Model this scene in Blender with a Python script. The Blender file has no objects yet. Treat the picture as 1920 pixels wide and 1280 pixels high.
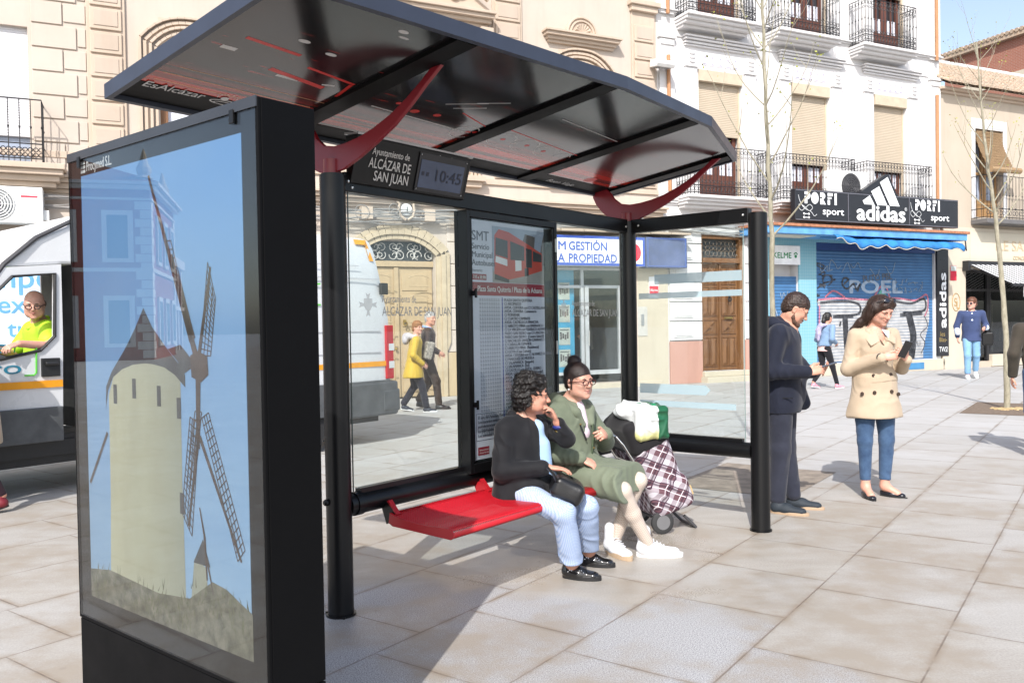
import bpy, math, random
import numpy as np
from mathutils import Vector, Matrix
random.seed(7); np.random.seed(7)
SC = bpy.context.scene
COL = SC.collection
R = math.radians

# ------------------------------------------------------------------ camera
CAM_H = 1.50
pitch, roll = R(-1.0929), R(0.9356)
cp, sp, cr, sr = math.cos(pitch), math.sin(pitch), math.cos(roll), math.sin(roll)
Rx = np.array([[1, 0, 0], [0, cp, -sp], [0, sp, cp]])
Ry = np.array([[cr, 0, sr], [0, 1, 0], [-sr, 0, cr]])
RC = Rx @ Ry                                    # columns: right, forward, up
cam_d = bpy.data.cameras.new('camera')
cam = bpy.data.objects.new('camera', cam_d); COL.objects.link(cam)
cam_d.sensor_width = 36.0
cam_d.lens = 1565.1 / 1920 * 36
cam_d.clip_start = 0.05; cam_d.clip_end = 2000
mw = Matrix.Identity(4)
for i in range(3):
    mw[i][0] = RC[i, 0]; mw[i][1] = RC[i, 2]; mw[i][2] = -RC[i, 1]
mw[2][3] = CAM_H
cam.matrix_world = mw
SC.camera = cam

# ------------------------------------------------------------------ light
SUN_EL, SUN_AZ = R(42), R(192.5)                # azimuth of the sun, clockwise from +Y
w = bpy.data.worlds.new('World'); SC.world = w; w.use_nodes = True
nt = w.node_tree; nt.nodes.clear()
out = nt.nodes.new('ShaderNodeOutputWorld'); bg = nt.nodes.new('ShaderNodeBackground')
sky = nt.nodes.new('ShaderNodeTexSky'); sky.sky_type = 'NISHITA'; sky.sun_disc = False
sky.sun_elevation = SUN_EL; sky.sun_rotation = SUN_AZ
sky.air_density = 1.0; sky.dust_density = 3.2; sky.ozone_density = 1.0; sky.altitude = 600
hs = nt.nodes.new('ShaderNodeHueSaturation'); hs.inputs['Saturation'].default_value = .80; hs.inputs['Value'].default_value = 1.4
nt.links.new(sky.outputs[0], hs.inputs['Color']); nt.links.new(hs.outputs[0], bg.inputs[0]); bg.inputs[1].default_value = 0.15
nt.links.new(bg.outputs[0], out.inputs[0])
sun_d = bpy.data.lights.new('sun', 'SUN'); sun_d.energy = 4.3; sun_d.angle = R(0.5); sun_d.color = (1.0, .965, .92)
sun = bpy.data.objects.new('sun', sun_d); COL.objects.link(sun)
to_sun = Vector((math.sin(SUN_AZ) * math.cos(SUN_EL), math.cos(SUN_AZ) * math.cos(SUN_EL), math.sin(SUN_EL)))
sun.rotation_euler = (-to_sun).to_track_quat('-Z', 'Y').to_euler()
SC.view_settings.view_transform = 'Standard'; SC.view_settings.look = 'None'
SC.view_settings.exposure = 0.33; SC.view_settings.gamma = 1.0
SC.cycles.max_bounces = 7; SC.cycles.transparent_max_bounces = 24
SC.cycles.glossy_bounces = 4; SC.cycles.diffuse_bounces = 3; SC.cycles.caustics_reflective = False
SC.cycles.use_denoising = True

# ------------------------------------------------------------------ materials
MATS = {}
def nodes(name):
    m = bpy.data.materials.new(name); m.use_nodes = True
    t = m.node_tree; b = t.nodes['Principled BSDF']
    return m, t, b
def N(t, typ, **kw):
    n = t.nodes.new('ShaderNode' + typ)
    for k, v in kw.items():
        if k.startswith('i_'):
            n.inputs[k[2:].replace('_', ' ')].default_value = v
        else: setattr(n, k, v)
    return n
def rgb(c): return (c[0], c[1], c[2], 1)
def coords(t, scale=(1, 1, 1), kind='Object', rot=(0, 0, 0)):
    tc = N(t, 'TexCoord'); mp = N(t, 'Mapping')
    mp.inputs['Scale'].default_value = scale; mp.inputs['Rotation'].default_value = rot
    t.links.new(tc.outputs[kind], mp.inputs[0]); return mp.outputs[0]
def mixc(t, fac, a, b, blend='MIX'):
    n = N(t, 'Mix', data_type='RGBA', blend_type=blend)
    for s, v in ((n.inputs[0], fac), (n.inputs[6], a), (n.inputs[7], b)):
        if hasattr(v, 'is_linked') or hasattr(v, 'links'): t.links.new(v, s)
        elif isinstance(v, (int, float)): s.default_value = v
        else: s.default_value = rgb(v)
    return n.outputs[2]
def math_n(t, op, a, b=0.0, c=0.0):
    n = N(t, 'Math', operation=op)
    for s, v in zip(n.inputs, (a, b, c)):
        if isinstance(v, (int, float)): s.default_value = v
        else: t.links.new(v, s)
    return n.outputs[0]
def ramp(t, fac, lo, hi):
    n = N(t, 'MapRange'); n.inputs[1].default_value = lo; n.inputs[2].default_value = hi
    t.links.new(fac, n.inputs[0]); return n.outputs[0]
def noise(t, vec, scale, detail=4, rough=.55):
    n = N(t, 'TexNoise'); n.inputs['Scale'].default_value = scale; n.inputs['Detail'].default_value = detail
    n.inputs['Roughness'].default_value = rough; t.links.new(vec, n.inputs['Vector']); return n.outputs[0]
def bump(t, b, h, strength, dist=.01):
    n = N(t, 'Bump'); n.inputs['Strength'].default_value = strength; n.inputs['Distance'].default_value = dist
    t.links.new(h, n.inputs['Height']); t.links.new(n.outputs[0], b.inputs['Normal'])
def M(name, c, rough=.6, metal=0, var=.12, vs=6, bmp=0, bs=60, spec=.5, coat=0, c2=None, stretch=(1, 1, 1), emit=0):
    """plain material with a little procedural colour variation and bump"""
    if name in MATS: return MATS[name]
    m, t, b = nodes(name)
    b.inputs['Roughness'].default_value = rough; b.inputs['Metallic'].default_value = metal
    b.inputs['Specular IOR Level'].default_value = spec; b.inputs['Coat Weight'].default_value = coat
    v = coords(t, stretch)
    n = noise(t, v, vs)
    f = ramp(t, n, .3, .7)
    d = c2 or tuple(x * (1 - var) for x in c)
    u = c if c2 else tuple(min(1, x * (1 + var * .5)) for x in c)
    t.links.new(mixc(t, f, u, d), b.inputs['Base Color'])
    if rough > .05:
        t.links.new(math_n(t, 'MULTIPLY_ADD', f, rough * .18, rough * .9), b.inputs['Roughness'])
    if bmp:
        bump(t, b, noise(t, v, bs, 5), bmp)
    if emit:
        b.inputs['Emission Color'].default_value = rgb(c); b.inputs['Emission Strength'].default_value = emit
    MATS[name] = m; return m
def glass(name, tint=(.95, .98, .97), refl=1.0, rough=0.0):
    if name in MATS: return MATS[name]
    m = bpy.data.materials.new(name); m.use_nodes = True; t = m.node_tree; t.nodes.clear()
    o = N(t, 'OutputMaterial'); tr = N(t, 'BsdfTransparent'); gl = N(t, 'BsdfGlossy'); mx = N(t, 'MixShader')
    tr.inputs[0].default_value = rgb(tint); gl.inputs['Roughness'].default_value = rough
    lw = N(t, 'LayerWeight'); lw.inputs[0].default_value = .5
    p5 = math_n(t, 'POWER', lw.outputs['Facing'], 5.0)
    f = math_n(t, 'MULTIPLY_ADD', p5, .95 * refl, .05 * refl)
    t.links.new(f, mx.inputs[0]); t.links.new(tr.outputs[0], mx.inputs[1]); t.links.new(gl.outputs[0], mx.inputs[2])
    t.links.new(mx.outputs[0], o.inputs[0]); MATS[name] = m; return m

# ------------------------------------------------------------------ mesh building
class MB:
    def __init__(s): s.v = []; s.f = []; s.cuts = [(0, 0)]
    def cut(s): s.cuts.append((len(s.v), len(s.f))); return s
    def add(s, V, F):
        o = len(s.v); s.v.extend([tuple(map(float, p)) for p in V]); s.f.extend([tuple(i + o for i in q) for q in F]); return s
    def box(s, x0, x1, y0, y1, z0, z1):
        if x0 > x1: x0, x1 = x1, x0
        if y0 > y1: y0, y1 = y1, y0
        if z0 > z1: z0, z1 = z1, z0
        V = [(x0, y0, z0), (x1, y0, z0), (x1, y1, z0), (x0, y1, z0), (x0, y0, z1), (x1, y0, z1), (x1, y1, z1), (x0, y1, z1)]
        return s.add(V, [(0, 3, 2, 1), (4, 5, 6, 7), (0, 1, 5, 4), (1, 2, 6, 5), (2, 3, 7, 6), (3, 0, 4, 7)])
    def fb(s, a0, a1, o0, o1, z0, z1): return s.box(a0, a1, -o1, -o0, z0, z1)     # facade box: along, outward, up
    def quad(s, *p): return s.add(p, [tuple(range(len(p)))])
    def tube(s, pts, r, n=8, cap=True):
        P = [np.array(p, float) for p in pts]; rs = r if isinstance(r, (list, tuple)) else [r] * len(P)
        V = []; F = []; up = None
        for i, p in enumerate(P):
            d = (P[min(i + 1, len(P) - 1)] - P[max(i - 1, 0)]); d = d / (np.linalg.norm(d) + 1e-12)
            if up is None:
                up = np.array([0, 0, 1.]) if abs(d[2]) < .9 else np.array([1., 0, 0])
            a = np.cross(d, up); a /= np.linalg.norm(a) + 1e-12; b = np.cross(a, d); up = b
            for k in range(n):
                t = 2 * math.pi * k / n; V.append(p + rs[i] * (math.cos(t) * a + math.sin(t) * b))
        for i in range(len(P) - 1):
            for k in range(n):
                k2 = (k + 1) % n; F.append((i * n + k, i * n + k2, (i + 1) * n + k2, (i + 1) * n + k))
        if cap:
            F.append(tuple(range(n))[::-1]); F.append(tuple((len(P) - 1) * n + k for k in range(n)))
        return s.add(V, F)
    def prism(s, poly, axis, c0, c1):
        """polygon in the two other axes extruded along axis (0,1,2)"""
        n = len(poly)
        def mk(p, c):
            q = list(p); q.insert(axis, c); return q
        V = [mk(p, c0) for p in poly] + [mk(p, c1) for p in poly]
        F = [tuple(range(n))[::-1], tuple(range(n, 2 * n))] + [(i, (i + 1) % n, (i + 1) % n + n, i + n) for i in range(n)]
        return s.add(V, F)
    def ring(s, c, r, th, axis=1, n=16, m=5, a0=0, a1=2 * math.pi):
        pts = []
        for i in range(n + 1):
            t = a0 + (a1 - a0) * i / n; q = [r * math.cos(t), r * math.sin(t)]; q.insert(axis, 0)
            pts.append((c[0] + q[0], c[1] + q[1], c[2] + q[2]))
        return s.tube(pts, th, m, cap=False)
    def disc(s, c, r, axis, th=.01, n=20):
        q0 = list(c); q1 = list(c); q1[axis] += th
        return s.tube([q0, q1], r, n)
    def lathe(s, prof, c=(0, 0, 0), n=16):
        V = []; F = []
        for (r, z) in prof:
            for k in range(n):
                t = 2 * math.pi * k / n; V.append((c[0] + r * math.cos(t), c[1] + r * math.sin(t), c[2] + z))
        for i in range(len(prof) - 1):
            for k in range(n):
                k2 = (k + 1) % n; F.append((i * n + k, i * n + k2, (i + 1) * n + k2, (i + 1) * n + k))
        F.append(tuple(range(n))[::-1]); F.append(tuple((len(prof) - 1) * n + k for k in range(n)))
        return s.add(V, F)
    def sph(s, c, r, n=12, m=8):
        rr = (r, r, r) if isinstance(r, (int, float)) else r
        V = []; F = []
        for i in range(m + 1):
            ph = math.pi * i / m
            for k in range(n):
                t = 2 * math.pi * k / n
                V.append((c[0] + rr[0] * math.sin(ph) * math.cos(t), c[1] + rr[1] * math.sin(ph) * math.sin(t), c[2] + rr[2] * math.cos(ph)))
        for i in range(m):
            for k in range(n):
                k2 = (k + 1) % n; F.append((i * n + k, (i + 1) * n + k, (i + 1) * n + k2, i * n + k2))
        return s.add(V, F)
    def text(s, body, mat4, size=1.0, bold=0.0, align='LEFT', depth=0.0, fit=None, shear=0):
        V0, F0 = text_geo(body, align, depth / max(size, 1e-6), shear)
        shifts = [(0, 0)] if not bold else [(0, 0), (bold, 0), (-bold, 0), (0, bold), (0, -bold)]
        V = []; F = []; n0 = len(V0)
        for i, (dx, dy) in enumerate(shifts):
            V += [(p[0] + dx, p[1] + dy, p[2] + i * .0004 / size) for p in V0]; F += [tuple(k + i * n0 for k in f) for f in F0]
        V = np.array(V) * size
        if fit is not None and len(V):
            wd = V[:, 0].max() - V[:, 0].min(); V[:, 0] *= fit / wd
        Mx = np.array(mat4)
        V = V @ Mx[:3, :3].T + Mx[:3, 3]
        return s.add(V, F)
    def xf(s, mat4):
        Mx = np.array(mat4); V = np.array(s.v) @ Mx[:3, :3].T + Mx[:3, 3]; s.v = [tuple(p) for p in V]; return s
    def each(s, name, mat, parent=None, bev=0, smooth=False):
        """one object for every stretch between cut() calls"""
        out_ = []; c = s.cuts + [(len(s.v), len(s.f))]
        for (v0, f0), (v1, f1) in zip(c[:-1], c[1:]):
            if f1 > f0:
                q = MB(); q.v = s.v[v0:v1]; q.f = [tuple(i - v0 for i in f) for f in s.f[f0:f1]]; out_.append(q.build(name, mat, parent, bev, smooth))
        return out_
    def build(s, name, mat, parent=None, bev=0, smooth=False, seg=2):
        me = bpy.data.meshes.new(name); me.from_pydata(s.v, [], s.f); me.validate(); me.update()
        o = bpy.data.objects.new(name, me); COL.objects.link(o)
        if mat: me.materials.append(mat)
        if parent is not None: o.parent = parent
        if smooth:
            for p in me.polygons: p.use_smooth = True
            me.set_sharp_from_angle(angle=R(40))
        if bev:
            b = o.modifiers.new('bevel', 'BEVEL'); b.width = bev; b.segments = seg; b.limit_method = 'ANGLE'
        return o
_TC = {}
def text_geo(body, align, depth, shear):
    key = (body, align, round(depth, 4), shear)
    if key in _TC: return _TC[key]
    c = bpy.data.curves.new('lettering', 'FONT'); c.body = body; c.size = 1; c.align_x = align
    c.extrude = depth / 2; c.resolution_u = 3; c.shear = shear; c.space_line = .95
    o = bpy.data.objects.new('lettering', c)
    me = bpy.data.meshes.new_from_object(o)
    V = [tuple(v.co) for v in me.vertices]; F = [tuple(p.vertices) for p in me.polygons]
    bpy.data.objects.remove(o); bpy.data.curves.remove(c); bpy.data.meshes.remove(me)
    _TC[key] = (V, F); return V, F
def T(x, y, z): return Matrix.Translation((x, y, z))
FRONT = Matrix.Rotation(R(90), 4, 'X')           # lettering that reads from the local -y side
def tag(o, label=None, cat=None, group=None, kind=None):
    if label: o['label'] = label
    if cat: o['category'] = cat
    if group: o['group'] = group
    if kind: o['kind'] = kind
    return o
def thing(name, label, cat, loc=(0, 0, 0), rz=0.0, group=None, parent_m=None):
    o = bpy.data.objects.new(name, None); COL.objects.link(o); o.empty_display_size = .2
    o.location = loc; o.rotation_euler = (0, 0, rz)
    return tag(o, label, cat, group)

# frames measured from the photograph
AU = R(51.081)                                   # shelter axis
O_SH = (-.920, 4.356, 0)                         # foot of the near shelter post
AF = R(25.19)                                    # street front
A0 = (-1.29, 18.03, 0)
U = np.array([math.cos(AU), math.sin(AU), 0]); W = np.array([math.sin(AU), -math.cos(AU), 0])
def shw(u, w, z=0): return np.array(O_SH) + u * U + w * W + np.array([0, 0, z])
# ------------------------------------------------------------------ ground
def ground_material():
    m, t, b = nodes('plaza_paving')
    AP = R(54.03)
    tc = N(t, 'TexCoord'); sx = N(t, 'SeparateXYZ')
    mp = N(t, 'Mapping'); mp.inputs['Rotation'].default_value = (0, 0, -AP)
    t.links.new(tc.outputs['Object'], mp.inputs[0]); t.links.new(mp.outputs[0], sx.inputs[0])
    P = tc.outputs['Object']
    u, v = sx.outputs[0], sx.outputs[1]
    rv = math_n(t, 'DIVIDE', math_n(t, 'SUBTRACT', v, .66), .705)
    row = math_n(t, 'FLOOR', rv); fr = math_n(t, 'FRACT', rv)
    dr = math_n(t, 'MULTIPLY', math_n(t, 'MINIMUM', fr, math_n(t, 'SUBTRACT', 1.0, fr)), .705)
    wv = math_n(t, 'ADD', math_n(t, 'DIVIDE', u, .80), math_n(t, 'MULTIPLY', row, 37.71))
    ve = N(t, 'TexVoronoi', voronoi_dimensions='1D', feature='DISTANCE_TO_EDGE'); ve.inputs['Scale'].default_value = 1; ve.inputs['Randomness'].default_value = .62
    vf = N(t, 'TexVoronoi', voronoi_dimensions='1D', feature='F1'); vf.inputs['Scale'].default_value = 1; vf.inputs['Randomness'].default_value = .62
    t.links.new(wv, ve.inputs['W']); t.links.new(wv, vf.inputs['W'])
    dc = math_n(t, 'MULTIPLY', ve.outputs['Distance'], .80)
    d = math_n(t, 'MINIMUM', dr, dc)
    jn = noise(t, P, 2.3, 5, .7); joint = math_n(t, 'MULTIPLY', math_n(t, 'SUBTRACT', 1.0, ramp(t, d, .0015, .0065)), ramp(t, jn, .30, .52))
    rim = math_n(t, 'SUBTRACT', 1.0, ramp(t, d, .004, .035))
    sc = N(t, 'SeparateColor'); t.links.new(vf.outputs['Color'], sc.inputs[0])
    rnd, rnd2 = sc.outputs[0], sc.outputs[1]
    # sandstone, with cloudy veins stretched across each slab
    mp2 = N(t, 'Mapping'); mp2.inputs['Rotation'].default_value = (0, 0, -AP); mp2.inputs['Scale'].default_value = (.5, 2.2, 1)
    t.links.new(P, mp2.inputs[0])
    of = N(t, 'VectorMath', operation='ADD'); t.links.new(mp2.outputs[0], of.inputs[0])
    cx = N(t, 'CombineXYZ'); t.links.new(math_n(t, 'MULTIPLY', rnd, 30.0), cx.inputs[0]); t.links.new(math_n(t, 'MULTIPLY', rnd2, 17.0), cx.inputs[1])
    t.links.new(cx.outputs[0], of.inputs[1])
    vein = noise(t, of.outputs[0], 2.6, 6, .62)
    base = mixc(t, ramp(t, vein, .35, .68), (.385, .365, .33), (.31, .28, .24))
    base = mixc(t, math_n(t, 'MULTIPLY', rnd, .55), base, (.405, .40, .39))
    # pale far paving, and speckled granite slabs by the shelter
    spk = noise(t, P, 170, 2, .7); gran = mixc(t, ramp(t, spk, .40, .60), (.20, .20, .205), (.50, .50, .505))
    zone = noise(t, P, .55, 2, .5)
    gd = N(t, 'VectorMath', operation='DISTANCE'); t.links.new(P, gd.inputs[0]); gd.inputs[1].default_value = (-.35, 3.1, 0)
    near = math_n(t, 'SUBTRACT', 1.0, ramp(t, gd.outputs['Value'], .9, 2.4))
    gz = math_n(t, 'ADD', math_n(t, 'MULTIPLY', near, .75), math_n(t, 'MULTIPLY', rnd2, .34))
    gsel = ramp(t, gz, .50, .56)
    base = mixc(t, gsel, base, gran)
    fine = noise(t, P, 95, 3, .7)
    base = mixc(t, .36, base, mixc(t, ramp(t, fine, .3, .7), (.25, .24, .24), (.76, .76, .76)), 'OVERLAY')
    yd = N(t, 'SeparateXYZ'); t.links.new(P, yd.inputs[0])
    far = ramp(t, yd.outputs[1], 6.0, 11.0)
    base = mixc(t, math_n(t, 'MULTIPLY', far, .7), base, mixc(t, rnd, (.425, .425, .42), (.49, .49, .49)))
    # brown tea-coloured stains and damp patches from washing the slabs
    st = noise(t, P, .95, 5, .6); st2 = noise(t, P, 3.4, 5, .65)
    sm = math_n(t, 'MULTIPLY', ramp(t, st, .43, .53), ramp(t, st2, .30, .60))
    sm = math_n(t, 'MULTIPLY', sm, math_n(t, 'SUBTRACT', 1.0, math_n(t, 'MULTIPLY', far, .8)))
    base = mixc(t, math_n(t, 'MULTIPLY', sm, .78), base, mixc(t, st2, (.25, .205, .155), (.32, .275, .22)))
    edge = math_n(t, 'MULTIPLY', rim, ramp(t, st2, .42, .6))
    base = mixc(t, math_n(t, 'MULTIPLY', edge, .75), base, (.24, .19, .14))
    base = mixc(t, math_n(t, 'MULTIPLY', joint, .8), base, (.15, .115, .09))
    spots = N(t, 'TexVoronoi', feature='F1'); spots.inputs['Scale'].default_value = 2.1; t.links.new(P, spots.inputs['Vector'])
    base = mixc(t, math_n(t, 'MULTIPLY', math_n(t, 'SUBTRACT', 1.0, ramp(t, spots.outputs[0], .02, .05)), .35), base, (.2, .17, .15))
    t.links.new(base, b.inputs['Base Color'])
    wd = N(t, 'VectorMath', operation='DISTANCE'); t.links.new(P, wd.inputs[0]); wd.inputs[1].default_value = (.5, 5.3, 0)
    wet = math_n(t, 'MULTIPLY', math_n(t, 'SUBTRACT', 1.0, ramp(t, wd.outputs['Value'], .8, 2.4)), ramp(t, st, .38, .56))
    rg = math_n(t, 'SUBTRACT', math_n(t, 'MULTIPLY_ADD', fine, .2, .52), math_n(t, 'MULTIPLY', wet, .36))
    t.links.new(rg, b.inputs['Roughness'])
    hgt = math_n(t, 'ADD', math_n(t, 'MULTIPLY', joint, -1.0), math_n(t, 'MULTIPLY', fine, .18))
    bump(t, b, hgt, .35, .006)
    return m
g = MB(); g.quad((-300, -300, 0), (300, -300, 0), (300, 400, 0), (-300, 400, 0))
tag(g.build('paved_plaza', ground_material()), kind='structure')

def plaster(name, c, c2, dirt=.5):
    m, t, b = nodes(name); v = coords(t)
    n1 = noise(t, v, .7, 6, .6); n2 = noise(t, v, 9, 5, .6)
    v2 = coords(t, (2.2, 2.2, .25)); n3 = noise(t, v2, 1.6, 5, .65)
    base = mixc(t, ramp(t, n1, .35, .7), c, c2)
    base = mixc(t, math_n(t, 'MULTIPLY', ramp(t, n3, .5, .75), dirt * .55), base, tuple(x * .72 for x in c2))
    base = mixc(t, math_n(t, 'MULTIPLY', ramp(t, n2, .6, .72), .12), base, tuple(x * .75 for x in c2))
    t.links.new(base, b.inputs['Base Color']); b.inputs['Roughness'].default_value = .85; b.inputs['Specular IOR Level'].default_value = .25
    bump(t, b, noise(t, v, 55, 5), .12, .01); MATS[name] = m; return m
P_CREAM = plaster('cream_plaster', (.525, .458, .395), (.485, .415, .35))
P_TRIM = plaster('cream_moulding', (.525, .43, .345), (.475, .38, .295))
P_PANEL = plaster('sand_plaster', (.49, .40, .33), (.45, .365, .29))
P_OCHRE = plaster('ochre_plaster', (.52, .41, .27), (.47, .36, .23), 1)
P_WHITE = plaster('white_plaster', (.66, .65, .645), (.62, .605, .60), .35)
P_RIGHT = plaster('apricot_plaster', (.49, .425, .345), (.455, .385, .305))
P_PINK = plaster('pink_plinth', (.50, .29, .235), (.46, .26, .21), .6)
P_STONE = plaster('pale_stone', (.53, .475, .38), (.49, .43, .34))
BLACK_IRON = M('black_iron', (.018, .018, .02), .55)
DARK = M('interior_shade', (.02, .02, .022), .9)
GLASS = glass('window_glass', (.55, .6, .62), 1.6)
CLEAR = glass('clear_glass', (.93, .965, .955), 1.0)
def slatted(name, c, c2, pitch, dark=.5, rough=.6, axis=2):
    """roller shutter: horizontal slats with a groove between them"""
    m, t, b = nodes(name); v = coords(t); s = N(t, 'SeparateXYZ'); t.links.new(v, s.inputs[0])
    fr = math_n(t, 'FRACT', math_n(t, 'DIVIDE', s.outputs[axis], pitch))
    gro = math_n(t, 'MULTIPLY', ramp(t, fr, 0, .12), math_n(t, 'SUBTRACT', 1.0, ramp(t, fr, .9, 1.0)))
    n = noise(t, v, 3, 5)
    base = mixc(t, ramp(t, n, .35, .7), c, c2)
    base = mixc(t, gro, tuple(x * dark for x in c), base)
    t.links.new(base, b.inputs['Base Color']); b.inputs['Roughness'].default_value = rough
    arch = math_n(t, 'SINE', math_n(t, 'MULTIPLY', fr, math.pi))
    bump(t, b, arch, .6, pitch * .25); MATS[name] = m; return m
SH_CREAM = slatted('cream_shutter', (.49, .41, .31), (.455, .38, .285), .045, .55)
SH_WHITE = slatted('white_shutter', (.68, .68, .70), (.64, .64, .67), .045, .75)
SH_BLUE = slatted('blue_shutter', (.055, .165, .34), (.045, .13, .28), .085, .45)
def wood(name, c, c2):
    m, t, b = nodes(name); v = coords(t, (9, 9, .9)); n = noise(t, v, 2.2, 7, .68)
    v2 = coords(t, (1, 1, .5)); n2 = noise(t, v2, 1.2, 4)
    base = mixc(t, ramp(t, n, .35, .68), c, c2); base = mixc(t, math_n(t, 'MULTIPLY', ramp(t, n2, .45, .7), .4), base, tuple(x * .6 for x in c2))
    t.links.new(base, b.inputs['Base Color']); b.inputs['Roughness'].default_value = .55; bump(t, b, n, .25, .01); MATS[name] = m; return m
W_OAK = wood('weathered_oak', (.26, .125, .05), (.15, .065, .027))
W_DARK = wood('dark_red_wood', (.13, .045, .028), (.085, .03, .02))
W_BEIGE = M('beige_door_paint', (.44, .33, .20), .6, var=.1)
W_LIGHT = wood('honey_wood', (.40, .24, .10), (.28, .15, .06))

def wall(mb, a0, a1, z0, z1, holes, depth=.3, back=7.0, o0=0.0, deep=None):
    """street wall with real openings: front sheet, reveals and the mass of the building behind"""
    xs = sorted({a0, a1, *[h[0] for h in holes], *[h[1] for h in holes]}); zs = sorted({z0, z1, *[h[2] for h in holes], *[h[3] for h in holes]})
    inh = lambda x, z: any(h[0] < x < h[1] and h[2] < z < h[3] for h in holes)
    y = -o0
    for i in range(len(xs) - 1):
        for k in range(len(zs) - 1):
            if not inh((xs[i] + xs[i + 1]) / 2, (zs[k] + zs[k + 1]) / 2):
                mb.quad((xs[i], y, zs[k]), (xs[i + 1], y, zs[k]), (xs[i + 1], y, zs[k + 1]), (xs[i], y, zs[k + 1]))
    for (h0, h1, q0, q1) in holes:
        d = y + depth
        mb.quad((h0, y, q0), (h0, y, q1), (h0, d, q1), (h0, d, q0)); mb.quad((h1, y, q1), (h1, y, q0), (h1, d, q0), (h1, d, q1))
        mb.quad((h0, y, q1), (h1, y, q1), (h1, d, q1), (h0, d, q1)); mb.quad((h1, y, q0), (h0, y, q0), (h0, d, q0), (h1, d, q0))
    mb.quad((a0, y, z0), (a0, y, z1), (a0, y + back, z1), (a0, y + back, z0)); mb.quad((a1, y, z1), (a1, y, z0), (a1, y + back, z0), (a1, y + back, z1))
    mb.quad((a0, y, z1), (a1, y, z1), (a1, y + back, z1), (a0, y + back, z1))
    if deep is None: mb.quad((a0, y + depth, z0), (a1, y + depth, z0), (a1, y + depth, z1), (a0, y + depth, z1))
    else:
        b0, b1, c0, c1 = deep
        for q in ((a0, b0, z0, z1), (b1, a1, z0, z1), (b0, b1, c1, z1), (b0, b1, z0, c0)):
            if q[1] > q[0] and q[3] > q[2]: mb.quad((q[0], y + depth, q[2]), (q[1], y + depth, q[2]), (q[1], y + depth, q[3]), (q[0], y + depth, q[3]))
    mb.quad((a0, y + back, z0), (a0, y + back, z1), (a1, y + back, z1), (a1, y + back, z0))
    return mb
def cornice(mb, a0, a1, z0, prof, k=.6):
    """prof: list of (height, projection) steps going up"""
    z = z0
    for h, p in prof:
        mb.fb(a0 - p * k, a1 + p * k, -.02, p, z, z + h - .002); z += h
    return mb
def railing(mb, a0, a1, o, z0, z1, pitch=.115, scroll=True):
    r = .0085
    corners = [(a0, -.0), (a0, -o), (a1, -o), (a1, -.0)]
    for z in (z1, z0 + .05, z0 + .22 if scroll else z0 + .3):
        mb.tube([(x, y, z) for x, y in corners], .012, 5)
    segs = [((a0, -o), (a1, -o)), ((a0, 0), (a0, -o)), ((a1, 0), (a1, -o))]
    for (p, q) in segs:
        L = math.hypot(q[0] - p[0], q[1] - p[1]); n = max(2, round(L / pitch))
        ax = 1 if abs(q[0] - p[0]) > .01 else 0
        for i in range(n + 1):
            x = p[0] + (q[0] - p[0]) * i / n; y = p[1] + (q[1] - p[1]) * i / n
            mb.tube([(x, y, z0), (x, y, z1)], r, 5)
            mb.sph((x, y, z0 + .55 * (z1 - z0)), (.018, .018, .03), 6, 4)
            if i < n and scroll:
                xm = x + (q[0] - p[0]) / n / 2; ym = y + (q[1] - p[1]) / n / 2
                for zz, rr in ((z1 - .10, .042), (z1 - .22, .028), (z0 + .135, .05), (z0 + .32, .04)):
                    mb.ring((xm, ym, zz), rr, .007, ax, 10, 4)
    return mb
FR = AF
def facade(name, label, cat): return thing(name, label, cat, A0, FR)

# ================================================================== cream house with pilasters
cream = facade('cream_townhouse', 'long cream rendered townhouse with panelled pilasters and moulded windows, behind the van and shelter', 'building')
H1 = [(-2.02, -.36, 0, 3.32), (.75, 4.62, .12, 2.86), (2.72, 3.86, 4.9, 7.5), (-5.72, -4.55, 4.75, 7.02), (-1.0, .35, 4.75, 7.5), (-9.3, -7.84, 4.42, 6.85), (-9.6, -7.75, .5, 3.2)]
wall(MB(), -16, 5.42, 0, 11.5, H1, deep=(.75, 4.62, .12, 2.86)).build('wall', P_CREAM, cream)
m = MB()
for a0, a1, z0, z1 in ((-16, -9.7, 0, .94), (-7.65, -2.26, 0, .94), (-.12, .66, 0, .94)): m.fb(a0, a1, 0, .035, z0, z1).cut()
m.each('plinth', P_OCHRE, cream, .006)
m = MB()                                          # stone courses either side of the doorway
for a0, a1 in ((-.10, .66), (-3.4, -2.28), (-7.6, -3.45)):
    z = .95
    while z < 3.75:
        n = max(1, round((a1 - a0) / .8))
        for i in range(n): m.fb(a0 + (a1 - a0) * i / n + .008, a0 + (a1 - a0) * (i + 1) / n - .008, 0, .02, z + .008, z + .46)
        z += .475
    m.cut()
m.each('stone_course', plaster('stone_block', (.57, .50, .44), (.53, .46, .395)), cream, .006)
m = MB()
cornice(m, -16, 5.4, 3.98, [(.07, .06), (.1, .12), (.08, .2), (.05, .26)])
for a in np.arange(-15.5, 5.3, 1.35):
    if not -8.9 < a < -7.1: m.fb(a, a + .24, 0, .22, 3.72, 3.97)
m.fb(-16, 5.4, -.01, .045, 4.6, 4.72)
m.build('string_course', P_TRIM, cream, .008)
pil_ = []
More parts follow.
